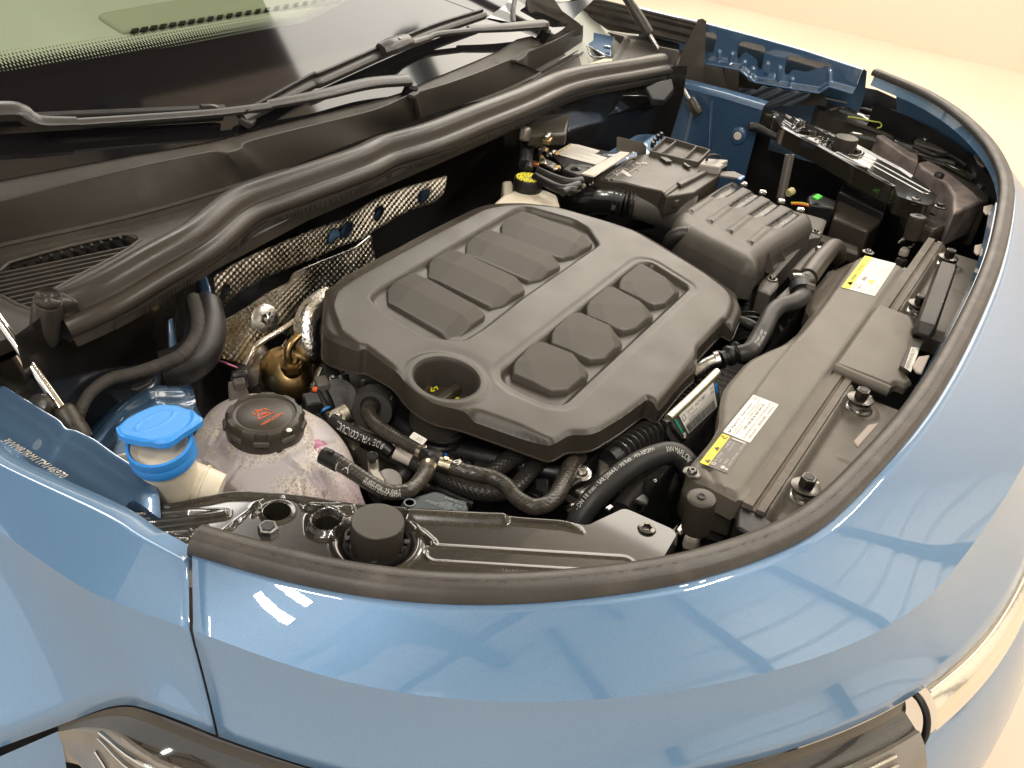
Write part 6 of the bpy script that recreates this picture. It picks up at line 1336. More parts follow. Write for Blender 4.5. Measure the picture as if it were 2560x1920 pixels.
tube('wrap', [W(k17(960, 480), .84), W(k17(900, 540), .835), W(k17(830, 640), .825), W(k17(810, 760), .81), W(k17(830, 900), .79), W(k18(600, 320), .775), W(k18(620, 370), .768)], [.008, .012, .0155, .016, .0155, .0150, .0135], M('bright_foil', (.72, .69, .62), .25, metal=1, bump=1.2, bscale=260, var=.15), fp_, 22, 8)
tube('ferrule', [W(k18(618, 375), .767), W(k18(630, 430), .758)], [.0125, .0125], MBR, fp_, 20, 1, ridge=(.006, .0012))
fu = thing('fuel_pump', 'brass coloured high pressure pump with bent pipe between tank and engine cover', 'pump')
pc = W(k18(460, 470), .775)
tube('body', [W(k18(380, 340), .78), W(k18(430, 430), .775), W(k18(520, 520), .765), W(k18(610, 580), .755)], [.022, .029, .026, .012], MBR, fu, 30, 8)
tube('nut', [W(k18(470, 360), .808), W(k18(480, 400), .800)], [.0115, .0125], MBR, fu, 6, 1)
lathe('collar', [(.0105, -.012), (.012, -.004), (.0125, .004), (.009, .006), (.007, .010), (0, .011)], W(k18(475, 370), .804), MBR, fu, 24, (-.3, -.2, 1))
tube('bent_pipe', [W(k18(462, 345), .815), W(k18(448, 290), .825), W(k18(465, 230), .833), W(k18(530, 165), .838)], .0042, MBR, fu, 14)
tube('curved_plate', [W(k18(330, 400), .77), W(k18(340, 480), .765), W(k18(400, 560), .755)], [.012, .016, .012], MSM, fu, 18)
tube('ring', [W(k18(400, 470), .775), W(k18(408, 440), .785), W(k18(440, 415), .79)], .002, MCR, fu, 8)
slab('bracket', [W(k18(640, 90), .80), W(k18(680, 80), .80), W(k18(670, 260), .79), W(k18(630, 200), .79)], .01, MBR, fu, .002)
ep = thing('exhaust_shell', 'dull steel curved shell behind the sensor plug', 'pipe')
tube('shell', [W(k18(170, 260), .78), W(k18(190, 380), .765), W(k18(240, 470), .75), W(k18(330, 540), .74)], [.022, .030, .033, .028], M('dull_steel', (.20, .17, .14), .35, metal=.9, bump=.3, bscale=90), ep, 26)
# aluminium engine parts in view beside and below the cover
en = thing('engine_block', 'cast aluminium engine head and dark engine parts visible around the cover edges', 'engine')
MAL = M('bright_cast_alloy', (.50, .45, .36), .42, metal=.85, bump=1.2, bscale=120, var=.25, vscale=50)
slab('block', [(-.40, .28, .775), (.05, .28, .775), (.05, -.04, .775), (-.36, -.04, .775), (-.42, .12, .775)], .20, MBK, en, .01)
cst = rpoly([wz(p, .775) for p in (k18(730, 560), k18(800, 520), k18(1000, 540), k18(1200, 600), k18(1267, 800), kL(950, 1090), kL(900, 1150), kL(700, 1060), kL(560, 1060), k18(900, 800), k18(760, 740))], .01, 4)
def cz(x, y, s): return .755+.018*ss(0, .02, s)+.010*np.sin(x*150)*np.sin(y*130+x*60)+.006*np.sin(x*330+1)*np.cos(y*290)
relief('casting', cst, cz, MAL, en, step=.0022, skirt=.05)
tube('sensor_can', [W(k18(790, 620), .77), W(k18(800, 600), .795)], .020, MSM, en, 26, 1)
tube('port', [W(k18(1060, 650), .785), W(k18(1040, 700), .790)], [.0235, .0215], M('matt_port', (.06, .055, .05), .45), en, 28, 2)
for p, r in ((k18(800, 735), .008), (k18(1145, 600), .006), (k18(770, 470), .004)): torx('bolt', W(p, .80), r*.6, .006, MZN, en, (-.5, -.3, 1), pan=True)
tube('stud_pipe', [W(k18(760, 760), .795), W(k18(870, 700), .80)], .009, MAL, en, 18, 1)
for pts, r, m_ in (([(690, 400), (640, 500), (620, 560)], .0035, MCR), ([(980, 480), (975, 540), (1000, 580)], .0025, MZN), ([(820, 450), (840, 530), (850, 570)], .009, MDK), ([(720, 430), (740, 470), (730, 540)], .014, MDK), ([(640, 570), (700, 670), (760, 760)], .0065, MHS), ([(700, 560), (740, 640), (770, 700)], .005, MDK)):
    tube('sensor_lead' if m_ is MHS else 'stud', [W(k18(*p), .80-.01*i) for i, p in enumerate(pts)], r, m_, en, 12, 4)
tube('blue_band', [W(k18(706, 682), .794), W(k18(714, 696), .7925)], .0072, M('blue_band', (.02, .18, .5), .4), en, 14, 1)
box('red_lock', W(k18(640, 545), .808), (.006, .005, .004), MOR, en, (0, 0, .4), .001); box('plug', W(k18(620, 640), .800), (.018, .022, .014), MDK, en, (0, 0, -.6), .002); box('plug', W(k18(690, 530), .800), (.014, .018, .02), MGP, en, (0, 0, -.6), .002)
# filler tube under the well
tube('filler_tube', [(welc[0], welc[1], .80), (welc[0], welc[1], .70)], .026, MDK, en, 32, 1, ridge=(.009, .0012))
tube('filler_base', [W(k19(600, 200), .765), W(k19(600, 230), .755)], [.030, .033], MSM, en, 32, 1)
tube('bright_boss', [W(k19(680, 230), .765), W(k19(700, 270), .758)], [.006, .009], MZN, en, 18, 2); tube('bright_post', [W(k19(740, 180), .77), W(k19(735, 300), .75)], .0055, MAL, en, 14, 1)
box('blue_mark', W(k19(600, 230), .772), (.010, .004, .003), M('blue_mark', (.02, .15, .6), .4), en, (0, 0, .5), .0005)
slab('front_casting', [W(k20(*p), .760) for p in ((520, 240), (640, 200), (640, 400), (520, 490), (420, 440), (450, 330))], .04, MMT, en, .006)
slab('edge_casting', [W(k20(*p), .780) for p in ((615, 235), (660, 190), (800, 90), (812, 120), (745, 160), (760, 180), (680, 240), (690, 320), (615, 380))], .03, MAL, en, .003)
slab('bolt_lug', [W(k20(*p), .785) for p in ((440, 340), (480, 305), (530, 315), (545, 350), (520, 380), (410, 440), (405, 410))], .012, MDK, en, .004); torx('lug_bolt', W(k20(490, 345), .7855), .0055, .004, MZN, en, (-.2, -.2, 1), pan=True)
slab('dark_flap', [W(k19(*p), .765) for p in ((800, 260), (860, 230), (1000, 200), (1060, 260), (900, 330), (820, 330))], .01, MSM, en, .002)
for k in range(26):
    p = (rng.uniform(100, 520), rng.uniform(260, 620)); box('small_part', W(k20(*p), .74+rng.uniform(-.01, .015)), tuple(rng.uniform(.006, .02, 3)), [MDK, MSM, MZN, MPF, MAL][k % 5], en, tuple(rng.uniform(-1, 1, 3)), .001)
for k in range(14):
    p = (rng.uniform(560, 1000), rng.uniform(300, 640)); box('small_part', W(k20(*p), .72+rng.uniform(-.02, .015)), tuple(rng.uniform(.012, .035, 3)), [MDK, MSM, MPF][k % 3], en, tuple(rng.uniform(-1, 1, 3)), .002)
# ribbed conduit
cd_ = thing('ribbed_conduit', 'black conduit with thin wire rings running under the front edge of the engine cover', 'conduit')
cp_ = [W(k20(*p), z) for p, z in (((680, 260), .785), ((780, 200), .785), ((900, 110), .783), ((1030, 40), .78), ((1090, 10), .778))]
tube('tube', cp_, .0125, MDK, cd_, 18)
cpl = resample(catmull([np.array(p) for p in cp_], 8), 60)
for k in range(9, 56, 5):
    t = cpl[k+1]-cpl[k-1]; t /= np.linalg.norm(t); tube('ring', [cpl[k]-t*.0008, cpl[k]+t*.0008], .0165, MSM, cd_, 24, 1)
# coolant hoses
def braid(o, amp=.0005, na=10, pitch=.006): pass
def rib_hose(name, lab, pts, wpx, mat=None, prt='hose', group=None, seg=22, cat='hose'):
    t = thing(name, lab, cat, group); P = [W(p, z) for p, z in pts]; R = [rp(p, z, w) for (p, z), w in zip(pts, wpx)]
    tube(prt, P, R, mat or MHS, t, seg, 10); return t, P, R
MBH = M('braid_marked_rubber', (.050, .044, .034), .30, bump=.2, bscale=300, var=.25, vscale=90, rvar=.1)
def add_wave(m, sc=170, st=.35):
    nt = m.node_tree; b = nt.nodes['Principled BSDF']; tc = nt.nodes.new('ShaderNodeTexCoord'); h = None
    for rot in (.7, -.7):
        mp = nt.nodes.new('ShaderNodeMapping'); mp.inputs['Rotation'].default_value = (rot, rot, rot); w = nt.nodes.new('ShaderNodeTexWave'); w.inputs['Scale'].default_value = sc; nt.links.new(tc.outputs['Object'], mp.inputs[0]); nt.links.new(mp.outputs[0], w.inputs[0])
        if h is None: h = w.outputs['Fac']
        else:
            a = nt.nodes.new('ShaderNodeMath'); a.operation = 'ADD'; nt.links.new(h, a.inputs[0]); nt.links.new(w.outputs['Fac'], a.inputs[1]); h = a.outputs[0]
    bp = nt.nodes.new('ShaderNodeBump'); bp.inputs['Strength'].default_value = st; bp.inputs['Distance'].default_value = .0012; nt.links.new(h, bp.inputs['Height']); nt.links.new(bp.outputs[0], b.inputs['Normal'])
add_wave(MBH, 95, .16)
hA, PA, RA = rib_hose('coolant_hose', 'thick ribbed-look hose running from the engine port down to the T-piece', [(kL(545, 850), .795), (kL(520, 930), .800), (kL(590, 1040), .803), (kL(740, 1140), .803), (kL(880, 1220), .803), (k19(470, 215), .803)], [42, 40, 38, 36, 35, 34], MBH)
tube('end_collar', [PA[0], PA[0]+(PA[1]-PA[0])*.35], RA[0]*1.22, MDK, hA, 28, 1)
hB, PB, RB = rib_hose('coolant_hose', 'curved hose from the pink inlet of the coolant tank to the T-piece', [(kE(50, 1340), .838), (kE(150, 1392), .837), (kE(330, 1505), .832), (kE(440, 1552), .830), (kE(560, 1530), .828), (kE(635, 1450), .820), (kE(662, 1395), .812)], [40]*7, MBH)
hC, PC, RC = rib_hose('coolant_hose', 'long S-curved hose from the T-piece passing under the front of the engine cover', [(kE(745, 1380), .808), (kE(850, 1410), .808), (kE(960, 1438), .806), (kE(1060, 1460), .803), (kE(1150, 1515), .800), (kE(1215, 1590), .798), (kE(1320, 1640), .797), (kE(1430, 1600), .797), (kE(1495, 1490), .795), (kE(1540, 1390), .790), (kE(1590, 1330), .785)], [38, 39, 40, 40, 41, 42, 44, 44, 44, 44, 44], MBH)
text('print', '9', PC[1]+Vector((-.006, .000, RC[1]+.0005)), PC[1]+Vector((.002, -.004, RC[1]+.0005)), Vector((.3, 1, 0)), MWI, hC, h=.008)
tp_ = thing('hose_tee', 'black plastic T-piece with metal spring clamps joining three hoses', 'fitting')
tc_ = W(kE(705, 1350), .806); tube('body', [W(kE(640, 1310), .804), tc_, W(kE(770, 1385), .808)], .0075, MDK, tp_, 18, 3); tube('branch', [tc_, W(kE(670, 1400), .811)], .0075, MDK, tp_, 18, 2)
lathe('hub', [(.008, -.009), (.0105, -.004), (.0105, .004), (.007, .008), (0, .009)], tc_, MDK, tp_, 20)
def clampr(P0, P1, r, mat, par, w=.006):
    P0, P1 = Vector(P0), Vector(P1); d = (P1-P0).normalized(); c = (P0+P1)/2; o = tube('clamp', [c-d*w, c+d*w], r*1.10, mat, par, 30, 1); box('clamp_ear', c+Vector((0, 0, r*1.12)), (.006, .005, .004), mat, par, (0, 0, math.atan2(d.y, d.x)), .001); return o
MCB = M('spring_clamp', (.52, .46, .34), .3, metal=1, bump=.3, bscale=150)
clampr(PA[-1], PA[-2]+(PA[-1]-PA[-2])*.7, RA[-1], MCB, tp_); clampr(PB[-1], PB[-2]+(PB[-1]-PB[-2])*.7, RB[-1], MCB, tp_); clampr(PC[0], PC[0]+(PC[1]-PC[0])*.5, RC[0], MCB, tp_)
clampr(PB[0], PB[0]+(PB[1]-PB[0])*.3, RB[0]*1.02, MDK, tp_, .009); c = PB[0]+(PB[1]-PB[0])*.4
tube('white_mark', [PB[0]+(PB[1]-PB[0])*.75, PB[0]+(PB[1]-PB[0])*.80], RB[0]*1.01, MWI, hB, 22, 1)
def text_on(name, s, P, R, s0, s1, h, mat, par, flip=False, phi=0.0):
    "print bent along a hose; s0..s1 fractions of its path"
    Q = resample(catmull([np.r_[np.array(p), r] for p, r in zip(P, R)], 8), 300); o = text(name, s, (0, 0, 0), (1, 0, 0), (0, 1, 0), mat, par, h=1, off=0)
    T = np.gradient(Q[:, :3], axis=0); T /= np.linalg.norm(T, axis=1)[:, None]; co = np.array([v.co[:] for v in o.data.vertices]); co[:, 1] = co[:, 1]-.36
    for i, (u, v, _) in enumerate(co):
        if flip: u, v = 1-u, -v
        k = (s0+(s1-s0)*u)*299; k0 = int(max(0, min(298, k))); f = k-k0; c = Q[k0]*(1-f)+Q[k0+1]*f; t = T[k0]; toc = CAM-c[:3]; n = toc-t*(toc@t); n /= np.linalg.norm(n); b = np.cross(n, t)
        ang = phi+v*h/c[3]; p = c[:3]+(n*math.cos(ang)+b*math.sin(ang))*(c[3]+.0004); o.data.vertices[i].co = p
    return o
text_on('print', '23 HE02 8036  25 F68.7', PB, RB, .30, .52, .0042, MWI, hB); text_on('print', 'FKM ECO 3DSU N45H', PB, RB, .30, .52, .0036, MWI, hB, phi=-.35); text_on('print', 'A', PB, RB, .14, .19, .010, MWI, hB)
hD, PD, RD = rib_hose('printed_hose', 'black sleeve with white CONDUC print running beside the coolant tank', [(k18(760, 760), .80), (k18(850, 820), .798), (k18(980, 885), .795), (k18(1100, 930), .79), (k19(220, 200), .785)], [36, 36, 36, 36, 34], MDK)
text_on('print', 'CONDUC...', PD, RD, .14, .50, .008, MWI, hD, flip=True); text_on('print', '9 DE VR1', PD, RD, .52, .88, .007, MWI, hD, flip=True)
tube('white_tape', [W(k19(245, 200), .786), W(k19(360, 255), .782)], RD[-1]*.98, M('white_tape', (.62, .56, .48), .5), hD, 20, 1)
MBD = M('braided_sleeve', (.022, .020, .018), .35, bump=0); 
def braided(name, lab, pts, w):
    t = thing(name, lab, 'wiring', 'braided wiring sleeves'); P = [np.r_[np.array(W(p, z)), rp(p, z, w_)] for (p, z), w_ in zip(pts, w)]
    Q = catmull(P, 8); L = np.linalg.norm(np.diff(np.array(Q)[:, :3], axis=0), axis=1).sum(); Q = resample(Q, int(L/.0011)); Pc, T, N, B = frames(Q[:, :3]); seg = 44; a = np.linspace(0, 2*math.pi, seg, endpoint=False)
    s = np.arange(len(Q))[:, None]*.0011/.0052*math.pi; rr = Q[:, 3][:, None]+.0009*np.sin(11*a[None, :]/2*1.0+s)**2*np.sin(11*a[None, :]/2-s)**2*1.6
    V = (Pc[:, None]+rr[:, :, None]*(N[:, None]*np.cos(a)[None, :, None]+B[:, None]*np.sin(a)[None, :, None])).reshape(-1, 3)
    F = [(i*seg+k, i*seg+(k+1) % seg, (i+1)*seg+(k+1) % seg, (i+1)*seg+k) for i in range(len(Q)-1) for k in range(seg)]
    mesh('sleeve', V, F, MBD, t, True); return t
MBD.node_tree.nodes['Principled BSDF'].inputs['Base Color'].default_value = (.035, .031, .027, 1)
braided('braided_loom', 'braided black loom curving below the S-shaped hose', [(k19(330, 240), .778), (k19(500, 330), .775), (k19(700, 430), .772), (k19(880, 480), .77), (k19(1040, 470), .77), (k19(1110, 430), .772), (k19(1200, 330), .775), (k19(1290, 240), .775)], [38, 40, 44, 46, 44, 40, 40, 42])
braided('braided_loom', 'thick braided sleeve disappearing under the front corner of the engine cover', [(k19(900, 380), .770), (k19(960, 320), .775), (k19(1060, 250), .78), (k19(1160, 200), .78)], [42, 44, 46, 46])
# white data label tag
dt = thing('paper_label', 'small white paper label with printed code square beside the hose T-piece', 'label')
F = quad_uv(W(k19(345, 95), .822), W(k19(440, 150), .822), W(k19(380, 55), .826)); label_plate('paper', F, MWH, dt)
bars('print', F, [(.45+.05*i, .15+.08*j, .49+.05*i, .22+.08*j) for i in range(7) for j in range(7) if (i*5+j*7+i*j) % 3 == 0], MIK, dt, .0006)
# bracket and lower hoses
bk = thing('hose_bracket', 'grey metal bracket with bolt between coolant tank and hoses', 'bracket')
slab('plate', [W(k19(*p), .80) for p in ((50, 200), (80, 185), (125, 200), (140, 330), (180, 390), (170, 430), (110, 400), (60, 330))], .003, MPL, bk, .0015); torx('bolt', W(k19(85, 245), .802), .0055, .006, MDK, bk, (-.3, -.3, 1))
h5, P5, R5 = rib_hose('bypass_hose', 'short dark elbow hose below the printed sleeve', [(k19(40, 120), .77), (k19(180, 200), .77), (k19(290, 260), .765), (k19(310, 340), .76), (k19(240, 400), .755), (k19(100, 520), .75)], [40, 42, 44, 44, 44, 44], MHS)
tube('label_ring', [W(k19(150, 410), .765), W(k19(250, 400), .765)], .0135, MWI, h5, 20, 1) if 0 else lathe('label_ring', [(.013, 0), (.013, .004), (.010, .005), (0, .005)], W(k19(200, 410), .772), M('white_ring_label', (.45, .43, .40), .45), h5, 24, (-.3, -.4, 1))
h6, P6, R6 = rib_hose('lower_hose', 'smooth dark hose passing behind the dark printed plate', [(k19(380, 400), .755), (k19(480, 440), .755), (k19(620, 480), .75), (k19(800, 560), .745)], [34, 34, 34, 34], MHS)
pl_ = thing('type_plate', 'dark teal printed module with upside-down grey lettering behind the near crossmember', 'module')
pt = [W(k19(*p), .825) for p in ((290, 545), (400, 500), (520, 465), (580, 478), (760, 555), (765, 590), (720, 680), (280, 640))]
slab('plate', pt, .02, M('teal_plate', (.030, .042, .046), .28, coat=.4, bump=.1), pl_, .003)
MTK2 = M('teal_plate_print', (.22, .26, .26), .5)
for s, a, b in (('5Q5.201.040.A', (750, 553), (600, 512)), ('H1.2   502.2', (716, 578), (604, 546)), ('*ITU MDN037T0D01*', (688, 597), (562, 545)), ('MADE IN CHINA', (640, 600), (563, 565)), ('/29.03.24', (552, 560), (470, 532))):
    p0, p1 = W(k19(*a), .8256), W(k19(*b), .8256); text('print', s, p0, p1, (p1-p0).cross(Vector((0, 0, -1))), MTK2, pl_, h=.0036)
lathe('ring_print', [(.005, 0), (.0055, .0003), (.0042, .0003), (.0040, 0)], W(k19(350, 553), .8254), MTK2, pl_, 20)
# refrigerant hose
ac, PR, RR = rib_hose('refrigerant_hose', 'thick black refrigerant hose with white lettering arching beside the radiator cover', [(k20(440, 760), .785), (k20(490, 640), .800), (k20(600, 500), .815), (k20(760, 360), .826), (k20(920, 260), .832), (k20(1100, 205), .834), (k20(1200, 240), .830), (k20(1255, 330), .818), (k20(1260, 420), .79)], [58, 60, 61, 60, 59, 58, 57, 57, 57], M('soft_black_hose', (.022, .021, .020), .45, bump=.1, bscale=500, rvar=.05))
for c_ in ac.children: pass
text_on('print', '- DN 18 mm - SAE J2064-E - All Refr. >PA-EPDM<', PR, RR, .10, .575, .0052, MWI, ac, phi=.62)
text_on('print', 'AVV MAFLOW', PR, RR, .63, .775, .0060, MWI, ac, phi=.25)
sw = thing('pressure_valve', 'dark rounded hose fitting below the lettered refrigerant hose', 'fitting')
tube('body', [W(k20(1140, 330), .80), W(k20(1090, 400), .79), W(k20(1030, 450), .775), W(k20(1020, 500), .765)], [.012, .013, .016, .014], MSM, sw, 20); tube('rim', [W(k20(1000, 410), .79), W(k20(1050, 390), .793)], .003, MZN, sw, 8, 2)
tube('lower_arm', [W(k20(960, 450), .75), W(k20(860, 520), .745), W(k20(780, 620), .74)], .014, MHS, sw, 16)
slab('ledge', [W(k20(*p), .775) for p in ((850, 530), (920, 480), (1000, 540), (960, 570))], .006, MSM, sw, .002); slab('clip', [W(k20(*p), .79) for p in ((650, 590), (690, 560), (720, 580), (690, 605))], .004, MZN, sw, .001)
# engine control module with label
ecu = thing('control_module', 'silver film-wrapped module with white barcode label at the front of the engine cover', 'module')
A, B_, Cc, D_ = W(k1(60, 715), .836), W(k1(650, 150), .836), W(k1(700, 545), .802), W(k1(225, 985), .802)
F = quad_uv(A, B_, D_); Fe = lambda u, v: A+(B_-A)*u+(D_-A)*v+(Cc-B_-D_+A)*u*v
MFW = M('clear_film_metal', (.16, .15, .13), .25, metal=.4, coat=.6, bump=.9, bscale=45)
n_ = (B_-A).cross(D_-A).normalized(); n_ = n_ if n_.z > 0 else -n_
slab('body', [Fe(0, 0), Fe(.5, 0), Fe(1, 0), Fe(1.02, .5), Fe(1, .92), Fe(.93, 1), Fe(.02, 1), Fe(-.03, .85)], .018, MFW, ecu, .002)
slab('rear_film', [W(k1(350, 400), .838), W(k1(640, 150), .838), B_, A], .006, MFW, ecu, .001)
tube('silver_edge', [Fe(-.01, .0), Fe(.5, .02), Fe(1.0, .0)], .0048, M('brushed_edge', (.70, .64, .46), .28, metal=.9), ecu, 14, 4)
tube('side_edge', [Fe(-.02, .02), Fe(-.03, .5), Fe(-.01, .93), Fe(.05, 1.0)], .0028, MZN, ecu, 10, 4)
bars('green_stripe', Fe, [(.045, .12, .075, .80)], M('green_stripe', (.02, .35, .2), .4), ecu, .0012)
bars('blue_stripe', Fe, [(.90, .25, .95, .55)], M('blue_stripe', (.02, .2, .6), .4), ecu, .0012)
bars('white_dab', Fe, [(.05, .78, .10, .92)], MWH, ecu, .0014)
G = lambda u, v: Fe(.14+.74*u, .94-.80*v)
lpz = label_plate('label', G, MWH, ecu, lift=.0012)
put('print', '*DYL 167128*', G, .14, .74, .72, .74, .12, MIK, ecu, .0018); put('print', '12 34 85 04 08', G, .14, .60, .42, .60, .07, MIK, ecu, .0018); put('print', '85 457 L', G, .14, .49, .30, .49, .06, MIK, ecu, .0018)
u = .03; rc__ = []
while u < .93: w = rng.uniform(.006, .018); rc__.append((u, .05, u+w, .38)); u += w+rng.uniform(.006, .016)
bars('barcode', G, rc__+[(.03, .43, .97, .44)], MIK, ecu, .0018); bars('print', G, [(.86+.016*i, .66+.05*j, .872+.016*i, .69+.05*j) for i in range(6) for j in range(5) if (i+j*i) % 3], MIK, ecu, .0018)
tube('print', [G(*p)+n_*.0018 for p in ((.03, .62), (.10, .62), (.10, .86), (.03, .86), (.03, .62))], .0003, MIK, ecu, 4, 1)
# pipe along the right of the cover
rp_ = thing('coolant_pipe', 'black pipe with silver end snaking between engine cover, filter box and radiator cover', 'pipe')
tube('silver_tube', [W(kM(1590, 585), .800), W(kM(1700, 500), .808), W(kM(1820, 445), .815)], [.0085, .0088, .0092], MZN, rp_, 20); tube('silver_collar', [W(kM(1800, 452), .814), W(kM(1840, 440), .816)], .0115, MZN, rp_, 20, 1)
tube('coupling', [W(kM(1840, 440), .816), W(kM(2010, 370), .822)], [.010, .0125], MDK, rp_, 20, 1, ridge=(.012, .0014))
tube('rubber', [W(k5(420, 1600), .824), W(k5(560, 1560), .828), W(k5(650, 1440), .832), W(k5(740, 1280), .838), W(k5(820, 1110), .843), W(k5(930, 1010), .846), W(k5(1100, 960), .848), W(k5(1210, 880), .850), W(k5(1190, 800), .852)], [.0105, .0112, .0112, .0112, .0112, .011, .011, .0118, .0125], MHS, rp_, 24, 8)
tube('joint', [W(k5(1200, 850), .851), W(k5(1190, 770), .853)], .0148, MDK, rp_, 24, 1); tube('joint', [W(k5(1150, 740), .853), W(k5(1280, 690), .855)], .0125, MPF, rp_, 20, 1)
tube('upper_tube', [W(k5(1270, 660), .855), W(k5(1400, 480), .857), W(k5(1530, 330), .858), W(k5(1590, 280), .857), W(k5(1640, 310), .85), W(k5(1640, 420), .83)], [.0135, .0135, .0125, .0118, .0118, .0118], MPF, rp_, 24, 8)
tube('side_tube', [W(k5(1130, 640), .845), W(k5(1250, 500), .845), W(k5(1380, 370), .845)], .010, MPD, rp_, 18); slab('guard', [W(k5(890, 880), .83), W(k5(1080, 720), .835), W(k5(1100, 880), .83), W(k5(980, 960), .83), W(k5(885, 960), .825)], .02, MPF, rp_, .004)
for p in ((1130, 640), (1425, 305)): tube('shiny_pin', [W(k5(*p), .862)+Vector((-.004, .004, 0)), W(k5(*p), .862)+Vector((.004, -.004, 0))], .0042, MZN, rp_, 14, 1)
for p in ((1180, 670), (1270, 650), (1300, 770)): box('lock_clip', W(k5(*p), .862), (.008, .012, .008), MGP, rp_, (.2, .3, .8), .001)
text_on('print', '2Q0 121 049 BG  2305', [W(k5(560, 1560), .828), W(k5(650, 1440), .832), W(k5(740, 1280), .838)], [.0125]*3, .05, .62, .0034, MWI, rp_, phi=-.3); text_on('print', 'COOLANT 2.3 EPDM', [W(k5(560, 1560), .828), W(k5(650, 1440), .832), W(k5(740, 1280), .838)], [.0125]*3, .05, .62, .0030, MWI, rp_, phi=.05)
h7, P7, R7 = rib_hose('radiator_hose', 'wide black radiator hose with ridges under the right edge of the engine cover', [(k5(430, 1180), .80), (k5(560, 1230), .80), (k5(690, 1300), .795)], [24, 26, 24], MHS)
tube('bellows', [W(k5(480, 1250), .775), W(k5(520, 1450), .765), W(k5(540, 1560), .76)], .030, MDK, h7, 30, 6, ridge=(.009, .0022))
fn = thing('fan_guard', 'thin black fan guard wires beside the radiator cover', 'fan guard')
cc_ = Vector(W(k1(560, 560), .76))
for R__ in (.055, .068, .081, .094): tube('ring_wire', [cc_+Vector((.05*0+R__*math.cos(a), R__*math.sin(a), 0)) for a in np.linspace(-.6, 1.9, 16)], .0012, MPD, fn, 6, 3)
for a in np.linspace(-.4, 1.8, 9): tube('spoke_wire', [cc_+Vector((.03*math.cos(a), .03*math.sin(a), .001)), cc_+Vector((.10*math.cos(a+.3), .10*math.sin(a+.3), .001))], .0010, MPD, fn, 6, 2)
for a, b in (((930, 1250), (975, 1370)), ((1040, 1180), (1090, 1290)), ((960, 1280), (1020, 1370))): tube('slot_edge', [W(k5(*a), .80), W(k5(*b), .80)], .0012, MPD, fn, 6, 1)
# taped cable
tcb = thing('taped_cable', 'thick cable wrapped in dark cloth tape curving down to the near gas strut', 'cable')
cpts = [(k10(710, 1420), .845), (k10(735, 1290), .858), (k10(830, 1120), .866), (k10(1010, 990), .872), (k10(1250, 930), .876), (k10(1500, 850), .882), (k10(1680, 760), .886), (k10(1800, 600), .890), (k10(1825, 420), .896), (k10(1780, 230), .905)]
CP = [W(p, z) for p, z in cpts]; CR = [rp(p, z, w)*.9 for (p, z), w in zip(cpts, [34, 33, 33, 34, 35, 38, 38, 38, 36, 34])]
tube('core', CP, CR, MCL, tcb, 24, 10)
Qt = resample(catmull([np.r_[np.array(p), r] for p, r in zip(CP, CR)], 8), 400)
for k in list(range(20, 390, 17)):
    p, q = Qt[k], Qt[k+1]; d_ = (q-p)[:3]; d_ /= np.linalg.norm(d_); tilt = Vector(d_)+Vector((0, 0, .25*(-1)**k)); c = Vector(p[:3]); tube('tape_turn', [c-Vector(d_)*.004, c+Vector(d_)*.004], [p[3]*1.025, p[3]*1.045], MCL, tcb, 24, 1)
slab('clip', [W(k10(*p), .868) for p in ((1200, 1050), (1260, 1020), (1430, 975), (1400, 1010), (1260, 1080), (1210, 1080))], .004, MDK, tcb, .001)
cg = thing('cable_guide', 'black curved cable guide under the taped cable', 'guide')
tube('guide', [W(k10(1500, 900), .865), W(k10(1700, 850), .868), W(k10(1850, 720), .872), W(k10(1900, 520), .878), W(k10(1880, 300), .888)], [.018, .020, .020, .020, .018], MDK, cg, 18)
slab('blue_web', [W(k10(1540, 430), .885), W(k10(1600, 400), .885), W(k10(1630, 700), .86), W(k10(1550, 700), .86)], .01, MBI, cg, .003)
slab('blue_tab', [W(k10(1820, 60), .90), W(k10(1900, 0), .905), W(k10(1950, 170), .895), W(k10(1860, 240), .885)], .01, MB, cg, .003)
kn = thing('rubber_knob', 'small dark rubber knob beside the near gas strut', 'buffer'); lathe('knob', [(.006, -.01), (.009, 0), (.0105, .004), (.009, .009), (.005, .011), (0, .0115)], W(k10(395, 1240), .875), MSM, kn, 20, (-.6, -.2, .7))
wt = thing('wing_trim', 'grey moulded trim behind the near gas strut at the left edge', 'trim')
slab('trim', [W(k10(*p), .835) for p in ((-200, 560), (0, 640), (120, 700), (300, 985), (290, 1020), (140, 1110), (90, 1060), (-60, 960), (-200, 950))], .03, MPD, wt, .006)
slab('trim_low', [W(k10(*p), .83) for p in ((150, 1110), (300, 1000), (480, 900), (540, 950), (480, 1060), (270, 1190))], .03, MPF, wt, .005)
slab('cowl_corner', [W(kD(*p), .885) for p in ((-260, 420), (0, 385), (180, 470), (205, 500), (170, 620), (120, 620), (0, 560), (-260, 640))], .02, MCW, wt, .005)
for x0, x1 in ((60, 1), ): torx('fixing', W(kD(140, 468), .887), .004, .003, MDS, wt, pan=True)
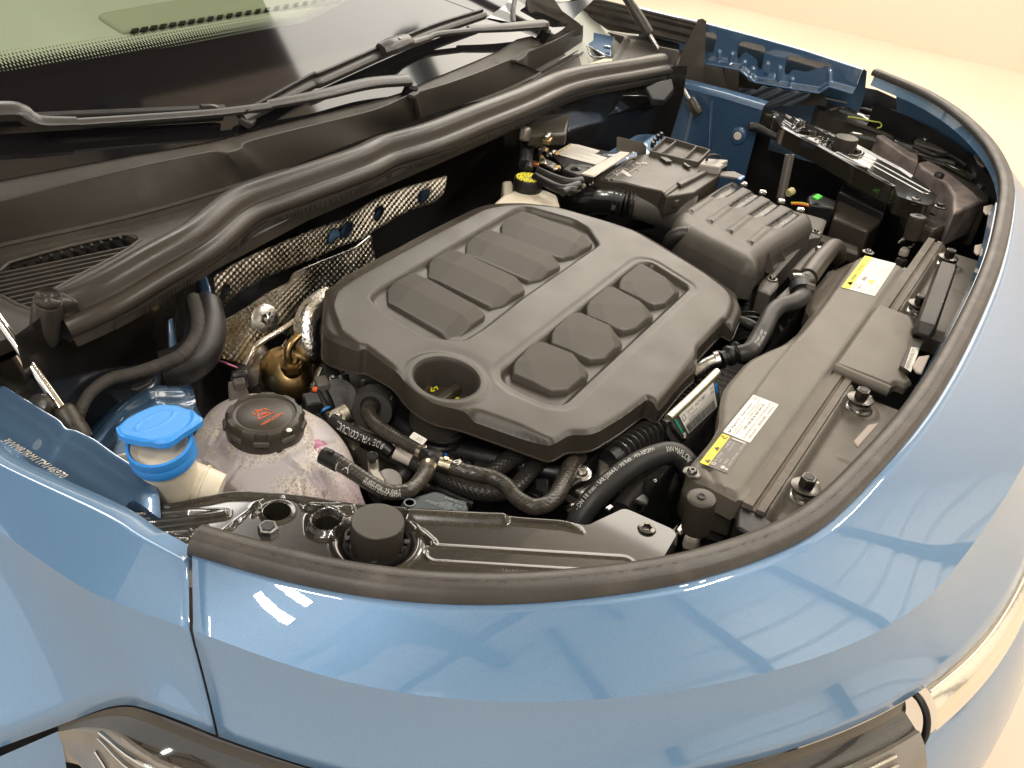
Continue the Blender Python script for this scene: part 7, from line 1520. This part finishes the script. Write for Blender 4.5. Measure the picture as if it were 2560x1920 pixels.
# lock stubs and clips
for sgn in (1, -1):
    t = thing('hood_buffer', ['round topped black rubber buffer on the carrier corner nearest the camera', 'round topped black rubber buffer on the far carrier corner'][0 if sgn == 1 else 1], 'buffer', 'tall rubber buffers at the carrier corners')
    c0 = W(k4(560, 400), .868); c1 = WY(k4(485, 790), c0.y-.002); pts = [c1, c1+(c0-c1)*.5, c0-(c0-c1)*.10, c0-(c0-c1)*.02, c0]; rr = [.0128, .0132, .0132, .0115, .006]
    if sgn < 0: pts = [Vector((-p.x, p.y, p.z)) for p in pts]
    tube('buffer', pts, rr, MPF, t, 30, 6); e = pts[-1]; lathe('dimple', [(.0042, 0), (.004, .0006), (.0025, .0006), (.002, -.0004), (0, -.0004)], e+Vector((0, 0, .0004)), MDK, t, 16)
    def sx_(p): return Vector((p.x*sgn, p.y, p.z))
    slab('clip_seat', [sx_(W(k4(*p), .815)) for p in ((350, 880), (400, 790), (520, 840), (560, 900), (500, 960), (360, 930))], .012, M('beige_clip', (.50, .43, .35), .45), t, .002)
    slab('clip_arm', [sx_(W(k4(*p), .825)) for p in ((610, 700), (660, 750), (560, 900), (530, 860))], .004, MZN, t, .001); slab('clip_arm', [sx_(W(k4(*p), .825)) for p in ((370, 640), (385, 770), (300, 860), (250, 800))], .004, MZN, t, .001)
    slab('clip_tail', [sx_(W(k4(*p), .800)) for p in ((350, 930), (500, 970), (540, 900), (560, 1060), (440, 1060), (360, 990))], .03, MPF, t, .002)
fx_ = thing('carrier_bracket', 'black carrier foot with round torx screw below the near corner of the radiator cover', 'bracket')
slab('foot', [W(k4(*p), .800) for p in ((640, 560), (800, 540), (1000, 680), (970, 850), (660, 760), (620, 700))], .02, MSM, fx_, .004); lathe('screw', [(.012, 0), (.012, .002), (.010, .004), (.004, .0055), (.0035, .003), (0, .003)], W(k4(880, 710), .803), MDS, fx_, 30, (0, 0, 1))
slab('carrier_side', [W(k4(*p), .846) for p in ((1060, 450), (1180, 510), (1470, 730), (1180, 880), (980, 770), (1010, 560))], .08, MDK, fx_, .003)
slab('mould_mark', [W(k4(*p), .8008) for p in ((720, 680), (790, 660), (785, 725), (735, 720))], .001, MDK, fx_, .0003)
slab('corner_under', [W(k4(*p), .825) for p in ((320, 240), (560, 300), (1020, 560), (1000, 640), (700, 540), (330, 380))], .03, MPF, fx_, .004)
nf = thing('far_carrier_parts', 'black shield and clips beside the far carrier corner', 'bracket')
slab('shield', [W(k15(*p), .835) for p in ((1030, 1270), (1240, 1290), (1290, 1420), (1550, 1500), (1600, 1600), (1400, 1650), (1150, 1520), (1040, 1400))], .03, MPF, nf, .006)
for p in ((1150, 1190), (1475, 1360)): lathe('button', [(.012, 0), (.012, .002), (.007, .003), (.007, .006), (0, .0065)], W(k15(*p), .860), MDS, nf, 20)
